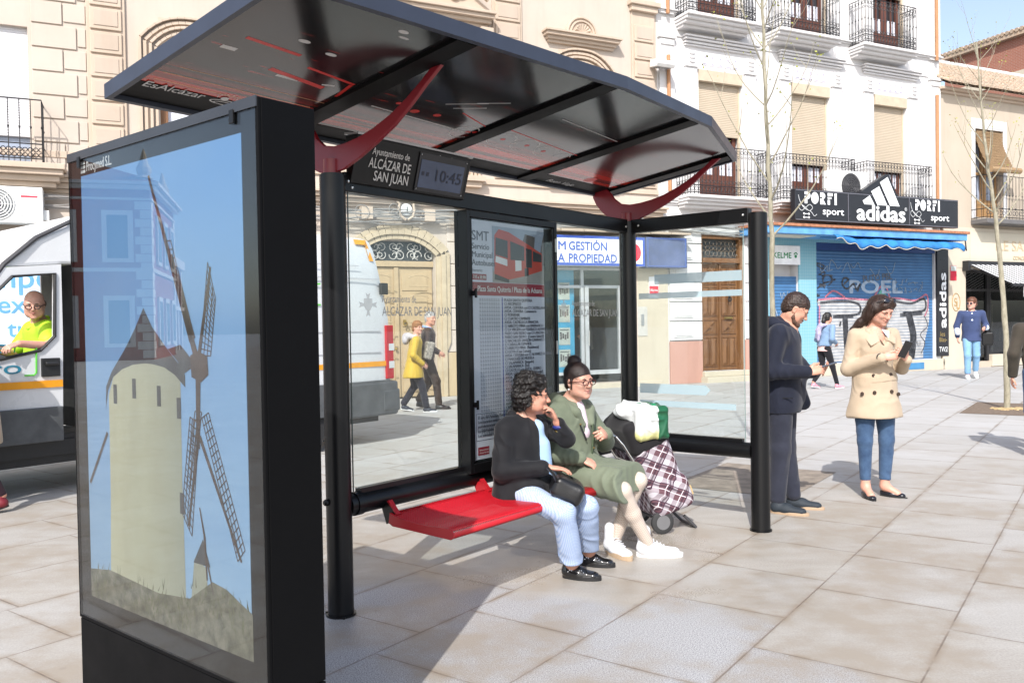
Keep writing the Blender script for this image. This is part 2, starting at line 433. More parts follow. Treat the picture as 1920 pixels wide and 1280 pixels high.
for a0, a1, zt in ((-6.86, -6.34, 9.5), (1.12, 1.72, 9.5), (4.74, 5.28, 8.92), (-9.9, -9.4, 9.5)):
    m = MB(); mp_ = MB(); m.fb(a0 - .06, a1 + .06, 0, .05, 4.75, zt)
    z = 4.80
    while z < zt - .4:
        m.fb(a0, a1, .05, .085, z + .02, z + .405); mp_.fb(a0 + .06, a1 - .06, .085, .098, z + .085, z + .36); z += .425
    m.fb(a0 - .1, a1 + .1, 0, .14, zt, zt + .13); m.fb(a0 - .15, a1 + .15, 0, .2, zt + .131, zt + .24)
    mp_.build('pilaster_panel', P_PANEL, m.build('pilaster', P_TRIM, cream, .012), .01)
m = MB()                                          # toothed blocks beside the left window
z = 4.45; k = 0
while z < 8.5:
    e = .22 if k % 2 else 0
    m.fb(-7.78, -7.3 + e, 0, .03, z + .012, z + .40); m.fb(-7.28 + e, -6.93, 0, .022, z + .012 + .06, z + .40); z += .415; k += 1
m.build('quoin', P_CREAM, cream, .008)
def arch_pts(ac, hw, z0, z1, rise, n=14):
    pts = [(ac - hw, z0), (ac - hw, z1 - rise)]
    for i in range(1, n):
        t = i / n; x = -hw + 2 * hw * t
        pts.append((ac + x, z1 - rise + rise * (1 - abs(2 * t - 1) ** 2.6)))
    return pts + [(ac + hw, z1 - rise), (ac + hw, z0)]
def moulded_window(ac, hw, z0, z1, pediment, opened=False):
    wn = MB(); rise = .28
    for off, th, pr in ((.03, .05, .05), (.12, .05, .09), (.21, .06, .06), (.30, .045, .10)):
        pts = arch_pts(ac, hw + off, z0, z1 + off, rise + off * .5)
        for p, q in zip(pts[:-1], pts[1:]):
            dx, dz = q[0] - p[0], q[1] - p[1]; L = math.hypot(dx, dz); nx, nz = -dz / L * th, dx / L * th
            wn.add([(p[0], -pr, p[1]), (q[0], -pr, q[1]), (q[0] + nx, -pr, q[1] + nz), (p[0] + nx, -pr, p[1] + nz),
                    (p[0], 0, p[1]), (q[0], 0, q[1]), (q[0] + nx, 0, q[1] + nz), (p[0] + nx, 0, p[1] + nz)],
                   [(0, 1, 2, 3), (0, 4, 5, 1), (3, 2, 6, 7), (0, 3, 7, 4), (1, 5, 6, 2)])
    # spandrels that turn the square opening into the arched one
    inner = arch_pts(ac, hw, z0, z1, rise)
    for p, q in zip(inner[1:-2], inner[2:-1]): wn.quad((p[0], -.004, p[1]), (q[0], -.004, q[1]), (q[0], -.004, z1 + .3), (p[0], -.004, z1 + .3)); wn.quad((p[0], -.004, p[1]), (p[0], .28, p[1]), (q[0], .28, q[1]), (q[0], -.004, q[1]))
    wn.fb(ac - hw - .42, ac + hw + .42, 0, .22, z0 - .12, z0 - .002); wn.fb(ac - hw - .35, ac + hw + .35, 0, .14, z0 - .24, z0 - .122)
    f = wn.build('window', P_TRIM, cream, .006)
    if pediment:
        zt = z1 + .40; c = MB()
        for h, p, dz in ((.06, .08, 0), (.07, .14, .062), (.07, .22, .134), (.05, .27, .206)): c.fb(ac - hw - .24 - p * .7, ac + hw + .24 + p * .7, 0, p, zt + dz, zt + dz + h)
        zt += .256
        arc = [(ac + .40 * math.cos(t), zt + .40 * math.sin(t)) for t in np.linspace(0, math.pi, 17)]
        c.prism(arc, 1, -.10, 0)
        for rr in (.40, .32): c.ring((ac, -.11, zt), rr - .02, .028, 1, 18, 5, 0, math.pi)
        for t in np.linspace(.35, math.pi - .35, 7): c.tube([(ac, -.11, zt + .03), (ac + .2 * math.cos(t), -.14, zt + .03 + .2 * math.sin(t))], [.02, .04], 6)
        c.build('pediment', P_TRIM, f, .006)
    b_ = MB()
    if opened:
        b_.fb(ac - hw, ac - hw + .14, -.2, -.12, z0, z1); b_.build('frame', W_OAK, f)
        MB().fb(ac - hw + .1, ac + hw, -.24, -.2, z0, z0 + .9).build('pane', M('net_curtain', (.7, .72, .8), .8), f)
        MB().fb(ac - hw, ac + hw, -.26, -.18, z0 + .9, z1).build('shutter', P_WHITE, f)
    else:
        MB().fb(ac - hw, ac + hw, -.26, -.12, z0, z1).build('shutter', plaster('blind_panel', (.80, .72, .66), (.77, .68, .6)), f)
moulded_window(3.29, .57, 4.9, 7.5, True)
moulded_window(-5.135, .585, 4.75, 7.02, False, True)
moulded_window(-.325, .675, 4.75, 7.5, False)
m = MB()                                          # large broken pediment in the middle
for h, p, dz in ((.07, .1, 0), (.08, .2, .072), (.08, .3, .154), (.06, .36, .236)): m.fb(-2.55 + .1 - p * .5, 1.0 - .1 + p * .35, 0, p, 7.98 + dz, 7.98 + dz + h)
m.prism([(-2.5, 8.3), (.95, 8.3), (.95, 8.42), (-.775, 9.5), (-2.5, 8.42)], 1, -.08, 0)
m.tube([(-.6, -.2, 9.5), (.9, -.22, 8.55)], .07, 6); m.tube([(-.95, -.2, 9.5), (-2.45, -.22, 8.55)], .07, 6)
for s in (1, -1):
    for rr, cx, cz in ((.2, .75, 8.75), (.12, .62, 8.62), (.1, .3, 8.72)): m.ring((-.775 + s * (cx + .3), -.1, cz), rr, .035, 1, 14, 5)
m.fb(-2.6, -2.3, 0, .2, 7.4, 7.97); m.fb(.72, 1.02, 0, .2, 7.4, 7.97)
m.build('pediment', P_TRIM, cream, .008)
# balcony with a white roller shutter, far left
f = MB().fb(-9.3, -7.84, -.16, -.10, 4.95, 6.85).build('window', SH_WHITE, cream)
MB().fb(-9.3, -7.84, -.2, -.17, 4.42, 4.95).build('pane', M('blue_grey_pane', (.33, .38, .48), .25), f)
b_ = MB(); cornice(b_, -9.5, -7.62, 4.03, [(.09, .3), (.1, .4), (.09, .5), (.1, .56)]); b_ = b_.build('balcony', P_TRIM, cream, .01)
rl = MB(); railing(rl, -9.45, -7.62, .5, 4.42, 5.47, .16, False)
for a in np.arange(-9.4, -7.6, .08):
    for zz in (4.53, 4.62): rl.ring((a, -.5, zz), .035, .007, 1, 9, 4)
rl.build('railing', BLACK_IRON, b_)
# beige double door under a flat arch
d = MB()
for off, pr in ((0, .06), (.1, .10), (.2, .07)):
    pts = arch_pts(-1.19, .84 + off, 0 if off < .15 else 1.15, 3.34 + off, .34 + off * .6)
    for p, q in zip(pts[:-1], pts[1:]):
        dx, dz = q[0] - p[0], q[1] - p[1]; L = math.hypot(dx, dz); nx, nz = -dz / L * .104, dx / L * .104
        d.add([(p[0], -pr, p[1]), (q[0], -pr, q[1]), (q[0] + nx, -pr, q[1] + nz), (p[0] + nx, -pr, p[1] + nz), (p[0], 0, p[1]), (q[0], 0, q[1]), (q[0] + nx, 0, q[1] + nz), (p[0] + nx, 0, p[1] + nz)],
              [(0, 1, 2, 3), (0, 4, 5, 1), (3, 2, 6, 7), (0, 3, 7, 4), (1, 5, 6, 2)])
for s in (-1, 1): d.prism([(-1.19 + s * .99, 1.15), (-1.19 + s * 1.14, 1.15), (-1.19 + s * 1.065, .98)], 1, -.07, 0)
dr = d.build('door', M('beige_surround', (.48, .39, .27), .7), cream, .006)
m = MB(); m.fb(-2.02, -.36, -.26, -.2, 0, 2.78); m.fb(-2.02, -.36, -.22, -.12, 2.78, 2.9)
for s in (0, 1):
    x0 = -2.0 + s * .82; x1 = x0 + .80
    m.fb(x0, x1, -.2, -.17, .02, 2.76)
    for z0, z1 in ((.12, .55), (.65, 1.2), (1.3, 1.42), (1.52, 2.2), (2.28, 2.62)):
        m.fb(x0 + .12, x1 - .12, -.17, -.152, z0, z1)
        pts = [(x0 + .18, -.145, z1 - .1)] + [(x0 + .18 + (x1 - x0 - .36) * t, -.145, z1 - .08 + .05 * math.sin(t * math.pi)) for t in np.linspace(0, 1, 9)]
        m.tube(pts, .014, 5); m.tube([(x0 + .18, -.145, z0 + .08), (x1 - .18, -.145, z0 + .08)], .014, 5)
m.fb(-1.24, -1.14, -.17, -.12, .02, 2.76)
m.build('leaf', W_BEIGE, dr, .008)
MB().fb(-2.02, -.36, -.28, -.24, 2.9, 3.34).build('pane', M('transom_dark', (.05, .055, .06), .3), dr)
m = MB()
for i, a in enumerate(np.linspace(-1.88, -.5, 8)):
    for zz, rr, t0 in ((3.02, .085, i), (3.19, .075, i + 2.5)): m.ring((a + (.03 if i % 2 else -.02), -.05, zz), rr, .009, 1, 14, 4, t0, t0 + 5.0); m.ring((a + (.06 if i % 2 else -.05), -.05, zz), rr * .5, .008, 1, 10, 4, t0 + 2, t0 + 6.5)
m.xf(T(0, .15, 0)); m.build('grille', M('pale_iron', (.55, .53, .5), .5), dr)
m = MB(); m.fb(-1.06, -1.0, -.12, -.08, 1.6, 1.66); m.ring((-1.03, .05, 1.58), .04, .012, 1); m.sph((-1.24, .06, 1.05), .03); m.build('handle', M('brass', (.5, .35, .12), .35, .9), dr)
# house number above the door
m = MB().lathe([(.10, 0), (.13, .02), (.10, .03)], n=18).xf(Matrix.Rotation(R(90), 4, 'X')); m.xf(T(-1.04, -.16, 3.94))
hn = thing('house_number', 'small round white number 1 plaque in a scrolled frame above the beige door', 'number plate', A0, FR)
m.build('plaque', M('enamel_white', (.8, .8, .8), .3), hn)
m = MB()
for s in (1, -1): m.tube([(-1.04 + s * x, -.20, 3.93 + z) for x, z in ((.02, -.2), (.13, -.13), (.17, 0), (.15, .12), (.22, .2), (.12, .24), (.02, .2))], .03, 6)
m.build('frame', P_TRIM, hn)
m = MB(); m.text('1', T(-1.07, -.195, 3.88) @ FRONT, .18, .01); m.build('number', M('black_enamel', (.02, .02, .02), .4), hn)

# ---- estate agency in the ground floor of the cream house
m = MB(); m.fb(.70, 4.66, -2.6, -2.5, .1, 2.9); m.fb(.65, .748, -2.5, -.305, .1, 2.9); m.fb(4.622, 4.7, -2.5, -.305, .1, 2.9); m.fb(.75, 4.62, -2.5, -.305, 2.87, 2.95); m.fb(.75, 4.62, -2.5, -.305, .05, .118)
m.build('shop_interior', M('shop_dim', (.10, .10, .10), .8), cream)
m = MB()
for a in (.78, 2.50, 3.30, 4.55): m.fb(a - .04, a + .04, -.16, -.08, .35, 2.84)
for z in (.36, 2.38, 2.8): m.fb(.75, 4.6, -.155, -.085, z - .035, z + .035)
for a in (3.36, 4.28): m.fb(a, a + .1, -.15, -.06, .32, 2.40)
m.fb(3.46, 4.28, -.15, -.06, .32, .42)
sf = m.build('shop_window', M('grey_aluminium', (.52, .53, .54), .4, .3), cream, .004)
MB().fb(.82, 4.5, -.125, -.115, .4, 2.78).build('pane', glass('agency_glass', (.86, .89, .9), 1.3), sf)
MB().tube([(3.42, -.0, 1.0), (3.42, -.0, 1.35)], .016, 6).build('handle', M('steel', (.6, .6, .6), .3, .9), sf)
m = MB()
for a in (1.15, 2.62): m.fb(a, a + .52, -.24, -.2, .35, 2.84).cut()
m.each('display_board', M('cyan_board', (.12, .52, .78), .5), sf)
m = MB(); mt = MB(); mc = MB()
for a in (1.25, 2.72):
    for z in (2.08, 1.56, 1.03, .52):
        m.fb(a, a + .3, -.199, -.19, z, z + .40).cut(); mt.fb(a + .03, a + .27, -.189, -.187, z + .34, z + .355)
        for k in range(4): mc.fb(a + .03 + .06 * k, a + .075 + .06 * k, -.189, -.186, z + .12 + .03 * (k % 2), z + .3 - .03 * (k % 3))
m.each('listing_sheet', M('paper', (.78, .76, .66), .8), sf); mt.build('clip', BLACK_IRON, sf); mc.build('listing_photo', M('photo_ink', (.30, .25, .24), .7, var=.8, vs=25), sf)
m = MB(); m.fb(4.66, 5.62, 0, .06, 0, 2.9); m.fb(4.70, 5.05, .06, .068, 1.75, 1.76); m.build('pilaster', P_STONE, cream, .006)
m = MB(); m.fb(.66, 5.40, -.28, .12, -.02, .115); m.build('step', P_STONE, cream, .01)
m = MB(); m.fb(4.72, 5.0, .061, .075, 1.2, 1.9); ib = m.build('intercom', M('stone_grey', (.52, .5, .46), .5), cream)
MB().fb(4.82, 4.9, .075, .085, 1.45, 1.72).build('plate', M('steel', (.6, .6, .6), .3, .9), ib)
def lines(mb, rows, x, z, size, step, bold=0, align='LEFT', y=-.0, fit=None):
    for i, r in enumerate(rows): mb.text(r, T(x, y, z - i * step) @ FRONT, size, bold, align)
    return mb
sg = thing('shop_sign', 'white and blue sign reading M GESTIÓN LA PROPIEDAD over the estate agency', 'sign', A0, FR)
MB().fb(.85, 4.78, 0, .34, 2.84, 3.52).build('box', M('sign_white', (.80, .81, .84), .35), sg, .01)
m = MB()
for z0, z1 in ((2.84, 2.90), (3.46, 3.52)): m.fb(.86, 4.77, .341, .346, z0, z1)
m.fb(4.71, 4.77, .341, .346, 2.9, 3.46)
m.build('border', M('royal_blue', (.05, .10, .42), .4), sg)
m = MB()
for s, x, z, ft in (('AD', 2.03, 3.19, .36), ('M', 2.43, 3.19, .20), ('GESTIÓN', 2.71, 3.19, 1.01), ('DE', 1.86, 2.915, .34), ('LA', 2.31, 2.915, .29), ('PROPIEDAD', 2.70, 2.915, 1.28)): m.text(s, T(x, -.346, z) @ FRONT, .27, .022, fit=ft)
m.build('lettering', MATS['royal_blue'], sg)
MB().disc((4.44, -.346, 3.16), .22, 1, .003).build('emblem', M('sign_red', (.62, .03, .06), .5), sg)
bx = thing('sign_box', 'weathered plain blue sign box next to the white estate agency sign', 'sign', A0, FR)
MB().fb(4.80, 5.98, .02, .36, 2.82, 3.54).build('box', M('faded_blue', (.10, .13, .26), .55, var=.4, vs=2), bx, .012)
m = MB()
for a0, a1, z0, z1 in ((4.83, 5.95, 2.84, 2.865), (4.83, 5.95, 3.5, 3.522), (4.83, 4.855, 2.866, 3.499), (5.925, 5.95, 2.866, 3.499)): m.fb(a0, a1, .36, .368, z0, z1)
m.build('rim', M('rim_blue', (.08, .13, .36), .5), bx)
m = MB()
for i in range(9): m.fb(.7 + i * .6, 1.27 + i * .6, .0, .42 + .02 * (i % 2), 3.60 + .006 * (i % 3), 3.66)
lg = tag(m.build('wall_ledge', P_TRIM, None, .01), 'thin crumbling cream ledge just above the estate agency sign', 'ledge'); lg.location = A0; lg.rotation_euler = (0, 0, FR)
al = thing('alarm_sign', 'small red and white alarm plate on the pale stone beside the estate agency door', 'sign', A0, FR)
MB().fb(5.06, 5.34, .061, .075, 2.1, 2.62).build('plate', M('enamel_white', (.8, .8, .8), .3), al)
MB().fb(5.07, 5.33, .0755, .079, 2.2, 2.4).build('band', MATS['sign_red'], al)
m = MB(); m.text('Alarma', T(5.09, -.0795, 2.27) @ FRONT, .085, .012, fit=.22); m.build('lettering', MATS['enamel_white'], al)
# poster panel behind the van
pp = thing('wall_poster', 'pale blue wall poster panel with blue lettering behind the van cab', 'poster', A0, FR)
MB().fb(-9.9, -7.35, .0, .08, .6, 3.14).build('panel', M('poster_paleblue', (.55, .72, .84), .4), pp)
MB().fb(-10.0, -7.28, .0, .10, 3.14, 3.24).build('frame', BLACK_IRON, pp)
m = MB()
for s, z, x, sz in (('ampea', 2.3, -8.75, .55), ('exco', 1.86, -8.40, .44), ('tu nu', 1.45, -8.25, .40)): m.text(s, T(x, -.085, z) @ FRONT, sz, .01)
m.build('lettering', M('poster_blue', (.10, .30, .52), .5), pp)
# cable bundle
m = MB(); rr = random.Random(3)
for k in range(9):
    pts = []
    for a in np.linspace(-9.5, 8.3, 60):
        zz = 3.80 + .10 * math.sin(a * 1.3 + k) * .5 + .028 * k - .1 + (-.18 if 5.4 < a else 0) * 0
        pts.append((a, -.10 - .012 * (k % 4) - (.16 if -9 < a < 5.45 else 0) * .5, zz - .03 * math.sin(a * 3.1 + k * 2)))
    m.tube(pts, .009 + .004 * (k % 3), 5)
for k in range(7):
    a = rr.uniform(-3.2, 4.8); m.ring((a, -.24, 3.82 + rr.uniform(-.12, .12)), rr.uniform(.06, .16), .007, 1, 12, 4)
cb = tag(m.build('cable_bundle', M('grey_cable', (.30, .285, .27), .7)), 'tangle of grey utility cables strung along the street fronts above the doors', 'cable'); cb.location = A0; cb.rotation_euler = (0, 0, FR)

def aircon(name, label, a, z, wd, ht, out, dark=False):
    t = thing(name, label, 'air conditioner', A0, FR, 'air conditioners on the house fronts')
    MB().fb(a, a + wd, out, out + .32, z, z + ht).build('casing', M('ac_white', (.78, .78, .76), .45), t, .02)
    c = (a + wd * (.30 if not dark else .5), -(out + .322), z + ht * .5); r = ht * .42
    MB().disc(c, r, 1, .006, 28).build('fan_opening', M('ac_dark', (.05, .05, .055), .6) if dark else M('ac_grey', (.22, .23, .24), .6), t)
    g_ = MB()
    for k in range(1, 7): g_.ring((c[0], c[1] - .012, c[2]), r * k / 6, .006 if dark else .010, 1, 26, 4)
    for k in range(8):
        th = k * math.pi / 4; g_.tube([(c[0], c[1] - .012, c[2]), (c[0] + r * math.cos(th), c[1] - .012, c[2] + r * math.sin(th))], .005, 4)
    g_.build('grille', M('ac_dark', (.05, .05, .055), .6) if dark else MATS['ac_white'], t)
    if not dark: MB().disc((c[0], c[1] - .03, c[2]), r * .22, 1, .012).build('hub', MATS['ac_white'], t)
    b_ = MB()
    for x in (a + .12, a + wd - .16): b_.fb(x, x + .04, 0, out + .3, z - .05, z - .005); b_.fb(x, x + .04, 0, .04, z - .25, z - .005); b_.cut()
    b_.each('bracket', MATS['ac_white'], t)
    return t
ac = aircon('air_conditioner', 'white air conditioner with round pale grille and red label on the wall above the van', -8.62, 3.38, .98, .62, .10)
m = MB(); m.fb(-7.97, -7.72, .422, .425, 3.82, 3.85); m.build('label', MATS['sign_red'], ac)
m = MB()
for z in (3.5, 3.58, 3.68): m.fb(-7.99, -7.7, .421, .423, z, z + .008)
m.build('seam', MATS['ac_grey'], ac)
MB().fb(-7.64, -7.56, .14, .34, 3.45, 3.62).build('valve_cover', MATS['ac_white'], ac)
# ================================================================== white apartment house
white = facade('white_townhouse', 'white townhouse with wrought iron balconies and beige roller shutters above the blue sports shop', 'building')
WO = [(6.66, 8.02), (9.69, 11.02), (12.72, 13.98)]
H2 = [(6.66, 8.04, .27, 3.7), (8.84, 9.86, .32, 3.02), (10.48, 15.12, .33, 3.6)]
for a0, a1 in WO: H2 += [(a0, a1, 4.62, 7.78), (a0, a1, 8.98, 11.6)]
wall(MB(), 5.42, 15.38, 0, 12.6, H2).build('wall', P_WHITE, white)
m = MB(); m.fb(5.68, 6.66, 0, .05, 0, 1.04).cut(); m.fb(8.04, 8.5, 0, .05, 0, 1.04); m.each('plinth', P_PINK, white, .006)
m = MB()
z = 1.06; i = 0
while z < 3.9:
    m.fb(5.69, 6.65, .0, .06, z + .012, z + .465); m.fb(5.78, 6.36, .06, .078, z + .08, z + .40); m.fb(5.83, 6.31, .078, .092, z + .12, z + .36)
    m.fb(8.06, 8.5, .0, .06, z + .012, z + .465); z += .478
m.build('rusticated_block', P_WHITE, white, .012)
m = MB(); m.fb(6.60, 8.55, -.25, .32, -.02, .14); m.fb(6.64, 8.10, -.26, .16, .14, .268); m.build('step', P_STONE, white, .012)
# oak door
m = MB(); m.fb(6.66, 6.76, -.2, -.05, .27, 3.7); m.fb(7.94, 8.04, -.2, -.05, .27, 3.7); m.fb(6.76, 7.94, -.2, -.05, 3.6, 3.7); m.fb(6.76, 7.94, -.2, -.03, 3.0, 3.12)
od = m.build('door', W_OAK, white, .008)
m = MB()
for s in (0, 1):
    x0 = 6.77 + s * .59; x1 = x0 + .575
    m.fb(x0, x1, -.22, -.16, .28, 2.99)
    xm = (x0 + x1) / 2
    for p0, p1, z0, z1 in ((x0 + .08, xm - .03, .40, 1.10), (xm + .03, x1 - .08, .40, 1.10), (x0 + .08, x1 - .08, 1.22, 1.55), (x0 + .08, xm - .03, 1.68, 2.38), (xm + .03, x1 - .08, 1.68, 2.38), (x0 + .08, xm - .03, 2.48, 2.88), (xm + .03, x1 - .08, 2.48, 2.88)):
        for q in ((p0 - .02, p1 + .02, z0 - .02, z0), (p0 - .02, p1 + .02, z1, z1 + .02), (p0 - .02, p0, z0, z1), (p1, p1 + .02, z0, z1)): m.fb(q[0], q[1], -.16, -.135, q[2], q[3])
        c = [(p0, -.0 + .158, z0), (p1, .158, z0), (p1, .158, z1), (p0, .158, z1), ((p0 + p1) / 2, .12, z0 + (p1 - p0) / 2), ((p0 + p1) / 2, .12, z1 - (p1 - p0) / 2)]
        m.add(c, [(0, 1, 4), (1, 2, 5, 4), (2, 3, 5), (3, 0, 4, 5)])
m.fb(7.33, 7.38, -.16, -.11, .28, 2.99)
m.build('leaf', W_OAK, od, .005)
MB().fb(6.76, 7.94, -.26, -.2, 3.12, 3.6).build('pane', MATS['transom_dark'], od)
m = MB()
for k in range(9):
    a = 6.86 + k * .123
    for zz, r_ in ((3.24, .07), (3.38, .055), (3.49, .06)): m.ring((a, .13, zz), r_, .01, 1, 12, 4, k, k + 4.6)
m.build('grille', M('old_iron', (.16, .12, .09), .6), od)
m = MB(); m.tube([(7.62, .09, 2.3), (7.62, .06, 2.2), (7.62, .09, 2.1)], .025, 6); m.ring((7.62, .06, 2.08), .05, .015, 1); m.build('knocker', BLACK_IRON, od)
m = MB(); m.fb(7.5, 7.75, -.158, -.13, 1.58, 1.63); m.tube([(7.52, .1, 1.6), (7.73, .1, 1.6)], .02, 6); m.build('letter_slot', M('brass', (.5, .35, .12), .35, .9), od)
# upper floors
m = MB()
cornice(m, 5.44, 15.36, 9.0, [(.04, .03), (.04, .08), (.04, .12)]); cornice(m, 5.44, 15.36, 4.38, [(.05, .03), (.06, .07), (.06, .10)])
m.fb(5.46, 15.34, 0, .03, 8.5, 8.53)
cornice(m, 5.3, 15.5, 12.3, [(.1, .1), (.12, .22), (.1, .34)])
m.build('string_course', P_WHITE, white, .008)
m = MB()
for a in (5.46, 14.92):
    for z0, z1 in ((4.56, 8.4), (9.0, 12.2)):
        m.fb(a, a + .44, 0, .07, z0, z1); m.fb(a + .02, a + .42, .07, .10, z1 - .16, z1 - .03); m.fb(a - .03, a + .47, .0, .12, z1, z1 + .09); m.cut()
m.each('pilaster', P_WHITE, white, .01)
m = MB()
for a in (5.68, 15.14):
    m.tube([(a, -.12, 4.7), (a, -.12, 7.98)], .045, 8).cut(); m.tube([(a, -.12, 8.98), (a, -.12, 12.2)], .045, 8).cut()
m.each('downpipe', M('terracotta_pipe', (.42, .21, .10), .6), white)
for wi, (a0, a1) in enumerate(WO):
    for fl, (z0, z1) in enumerate(((4.62, 7.78), (8.98, 11.6))):
        f = MB()
        for s, x in ((0, a0 - .42), (1, a1 + .08)):
            f.fb(x, x + .34, 0, .06, z0 + .02, z1 + .02); f.fb(x + .05, x + .29, .06, .085, z0 + .3, z1 - .32)
            f.fb(x - .02, x + .36, 0, .10, z1 + .02, z1 + .07); f.fb(x + .03, x + .31, .0, .09, z1 + .075, z1 + .42)
            for q in range(3): f.sph((x + .17, -.10, z1 + .15 + q * .1), (.1, .025, .045), 8, 5)
        for h, p, dz in ((.05, .08, .46), (.07, .13, .512), (.06, .2, .584), (.05, .25, .646)): f.fb(a0 - .40 - p * .4, a1 + .40 + p * .4, 0, p * .8, z1 + .08 + dz, z1 + .08 + dz + h * .8)
        f.fb(a0 - .02, a1 + .02, -.02, .03, z1, z1 + .05)
        f = f.build('window', P_WHITE, white, .008)
        fr = MB(); fr.fb(a0 + .1, a1 - .1, 0, .012, z1 + .12, z1 + .40)
        fr = fr.build('tile_frieze', M('tile_white', (.78, .77, .80), .3), f)
        dots = MB()
        for k in range(5):
            x = a0 + .2 + k * (a1 - a0 - .4) / 4
            dots.tube([(x, -.014, z1 + .16), (x, -.014, z1 + .33)], .008, 4); dots.tube([(x - .05, -.014, z1 + .27), (x, -.014, z1 + .35), (x + .05, -.014, z1 + .27)], .008, 4)
            dots.tube([(x - .06, -.014, z1 + .16), (x + .06, -.014, z1 + .16)], .007, 4)
            if k < 4: dots.ring((x + .13, -.014, z1 + .26), .03, .006, 1, 8, 4)
        for zz in (.135, .385): dots.fb(a0 + .1, a1 - .1, .012, .016, z1 + zz, z1 + zz + .006)
        dots.build('tile_motif', M('tile_violet', (.33, .30, .42), .4), fr)
        sh = z0 + (1.06 if fl == 0 else 1.62)
        if wi == 0 and fl == 0: sh = z0 + 1.58
        MB().fb(a0, a1, -.08, .05, z1 - .28, z1 - .003).build('shutter_box', M('shutter_beige', (.52, .435, .325), .6), f, .006)
        MB().fb(a0 + .04, a1 - .04, -.14, -.10, sh, z1 - .28).build('shutter', SH_CREAM, f)
        MB().fb(a0, a0 + .045, -.14, -.085, z0, z1 - .28).cut().fb(a1 - .045, a1, -.14, -.085, z0, z1 - .28).each('guide', MATS['shutter_beige'], f)
        dm = MB(); xm = (a0 + a1) / 2
        for s in (0, 1):
            x0 = a0 + .05 + s * (a1 - a0 - .1) / 2; x1 = x0 + (a1 - a0 - .1) / 2 - .01
            dm.fb(x0, x1, -.24, -.19, z0, z0 + .62); dm.fb(x0 + .1, x1 - .1, -.19, -.17, z0 + .12, z0 + .5)
            for q in ((x0, x0 + .1), (x1 - .1, x1), ((x0 + x1) / 2 - .02, (x0 + x1) / 2 + .02)): dm.fb(q[0], q[1], -.24, -.185, z0 + .62, z1 - .4)
        df = dm.build('door', W_DARK, f, .004)
        MB().fb(a0 + .1, a1 - .1, -.235, -.215, z0 + .6, z0 + 1.02).build('curtain', M('lace_curtain', (.62, .64, .72), .8, var=.35, vs=14), df)
        MB().fb(a0 + .05, a1 - .05, -.265, -.25, z0 + .6, z1 - .4).build('pane', M('dark_pane', (.03, .03, .035), .2), df)
        cb_ = MB(); b0, b1 = ((5.97, 8.42), (8.87, 11.37), (11.82, 14.36))[wi] if fl == 0 else ((5.99, 8.03), (8.86, 10.86), (11.8, 13.76))[wi]
        cornice(cb_, b0 + .10, b1 - .10, z0 - .31, [(.07, .26), (.07, .40), (.07, .50), (.07, .58)], .25)
        bal = cb_.build('balcony', P_WHITE, white, .01)
        rl = MB(); railing(rl, b0, b1, .54, z0 - .03, z0 + 1.15); rl.build('railing', BLACK_IRON, bal)
# shop front of the sports shop, part of the white house
m = MB()
m.fb(8.72, 8.84, 0, .04, .02, 3.6); m.fb(9.86, 10.48, 0, .04, .02, 3.6); m.fb(8.84, 9.86, 0, .04, 3.02, 3.6); m.fb(8.72, 15.14, 0, .05, 3.6, 3.92)
tb = None
mm, t, b = nodes('light_blue_tile'); v = coords(t); s = N(t, 'SeparateXYZ'); t.links.new(v, s.inputs[0])
gx = math_n(t, 'FRACT', math_n(t, 'MULTIPLY', s.outputs[0], 12.0)); gz = math_n(t, 'FRACT', math_n(t, 'MULTIPLY', s.outputs[2], 12.0))
gg = math_n(t, 'MINIMUM', ramp(t, gx, 0, .12), ramp(t, gz, 0, .12))
t.links.new(mixc(t, gg, (.36, .5, .54), mixc(t, noise(t, v, 2, 4), (.17, .38, .46), (.21, .44, .51))), b.inputs['Base Color']); b.inputs['Roughness'].default_value = .3
m.build('shop_cladding', mm, white, .004)
m = MB(); m.fb(10.44, 15.5, 0, .05, 0, .32).cut(); m.fb(8.6, 10.44, 0, .05, 0, .2); m.each('shop_base', P_STONE, white, .006)
MB().fb(10.48, 15.12, -.12, -.07, .33, 3.40).build('shutter', SH_BLUE, white)
MB().fb(8.84, 9.86, -.12, -.07, .32, 2.68).build('shutter', SH_BLUE, white)
MB().fb(10.48, 15.12, -.1, .02, 3.40, 3.6).build('shutter_box', M('deep_blue', (.015, .05, .17), .5), white)
MB().fb(13.95, 14.6, .05, .06, .05, .24).build('vent_plate', M('plate_blue', (.06, .22, .42), .5), white)
# graffiti sprayed on the shutter: silver letters outlined in black and pink, plus tags
GY = .0695 + .004
def stroke(mb, pts, wd, y):
    for p, q in zip(pts[:-1], pts[1:]):
        d = np.array([q[0] - p[0], q[1] - p[1]]); L = np.linalg.norm(d) + 1e-9; n_ = np.array([-d[1], d[0]]) / L * wd / 2; e = d / L * wd * .35
        p_ = np.array(p) - e; q_ = np.array(q) + e
        mb.quad((*(p_ - n_)[:1], y, (p_ - n_)[1]), ((q_ - n_)[0], y, (q_ - n_)[1]), ((q_ + n_)[0], y, (q_ + n_)[1]), ((p_ + n_)[0], y, (p_ + n_)[1]))
def curve(*P, n=10):
    """Catmull-Rom through the points"""
    P = [np.array(p, float) for p in P]; Q = [P[0]] + P + [P[-1]]; out_ = []
    for i in range(1, len(Q) - 2):
        for k in range(n):
            t_ = k / n; a, b_, c, d = Q[i - 1], Q[i], Q[i + 1], Q[i + 2]
            out_.append(tuple(.5 * ((2 * b_) + (-a + c) * t_ + (2 * a - 5 * b_ + 4 * c - d) * t_ ** 2 + (-a + 3 * b_ - 3 * c + d) * t_ ** 3)))
    return out_ + [tuple(P[-1])]
yb = .07
sil = MB()
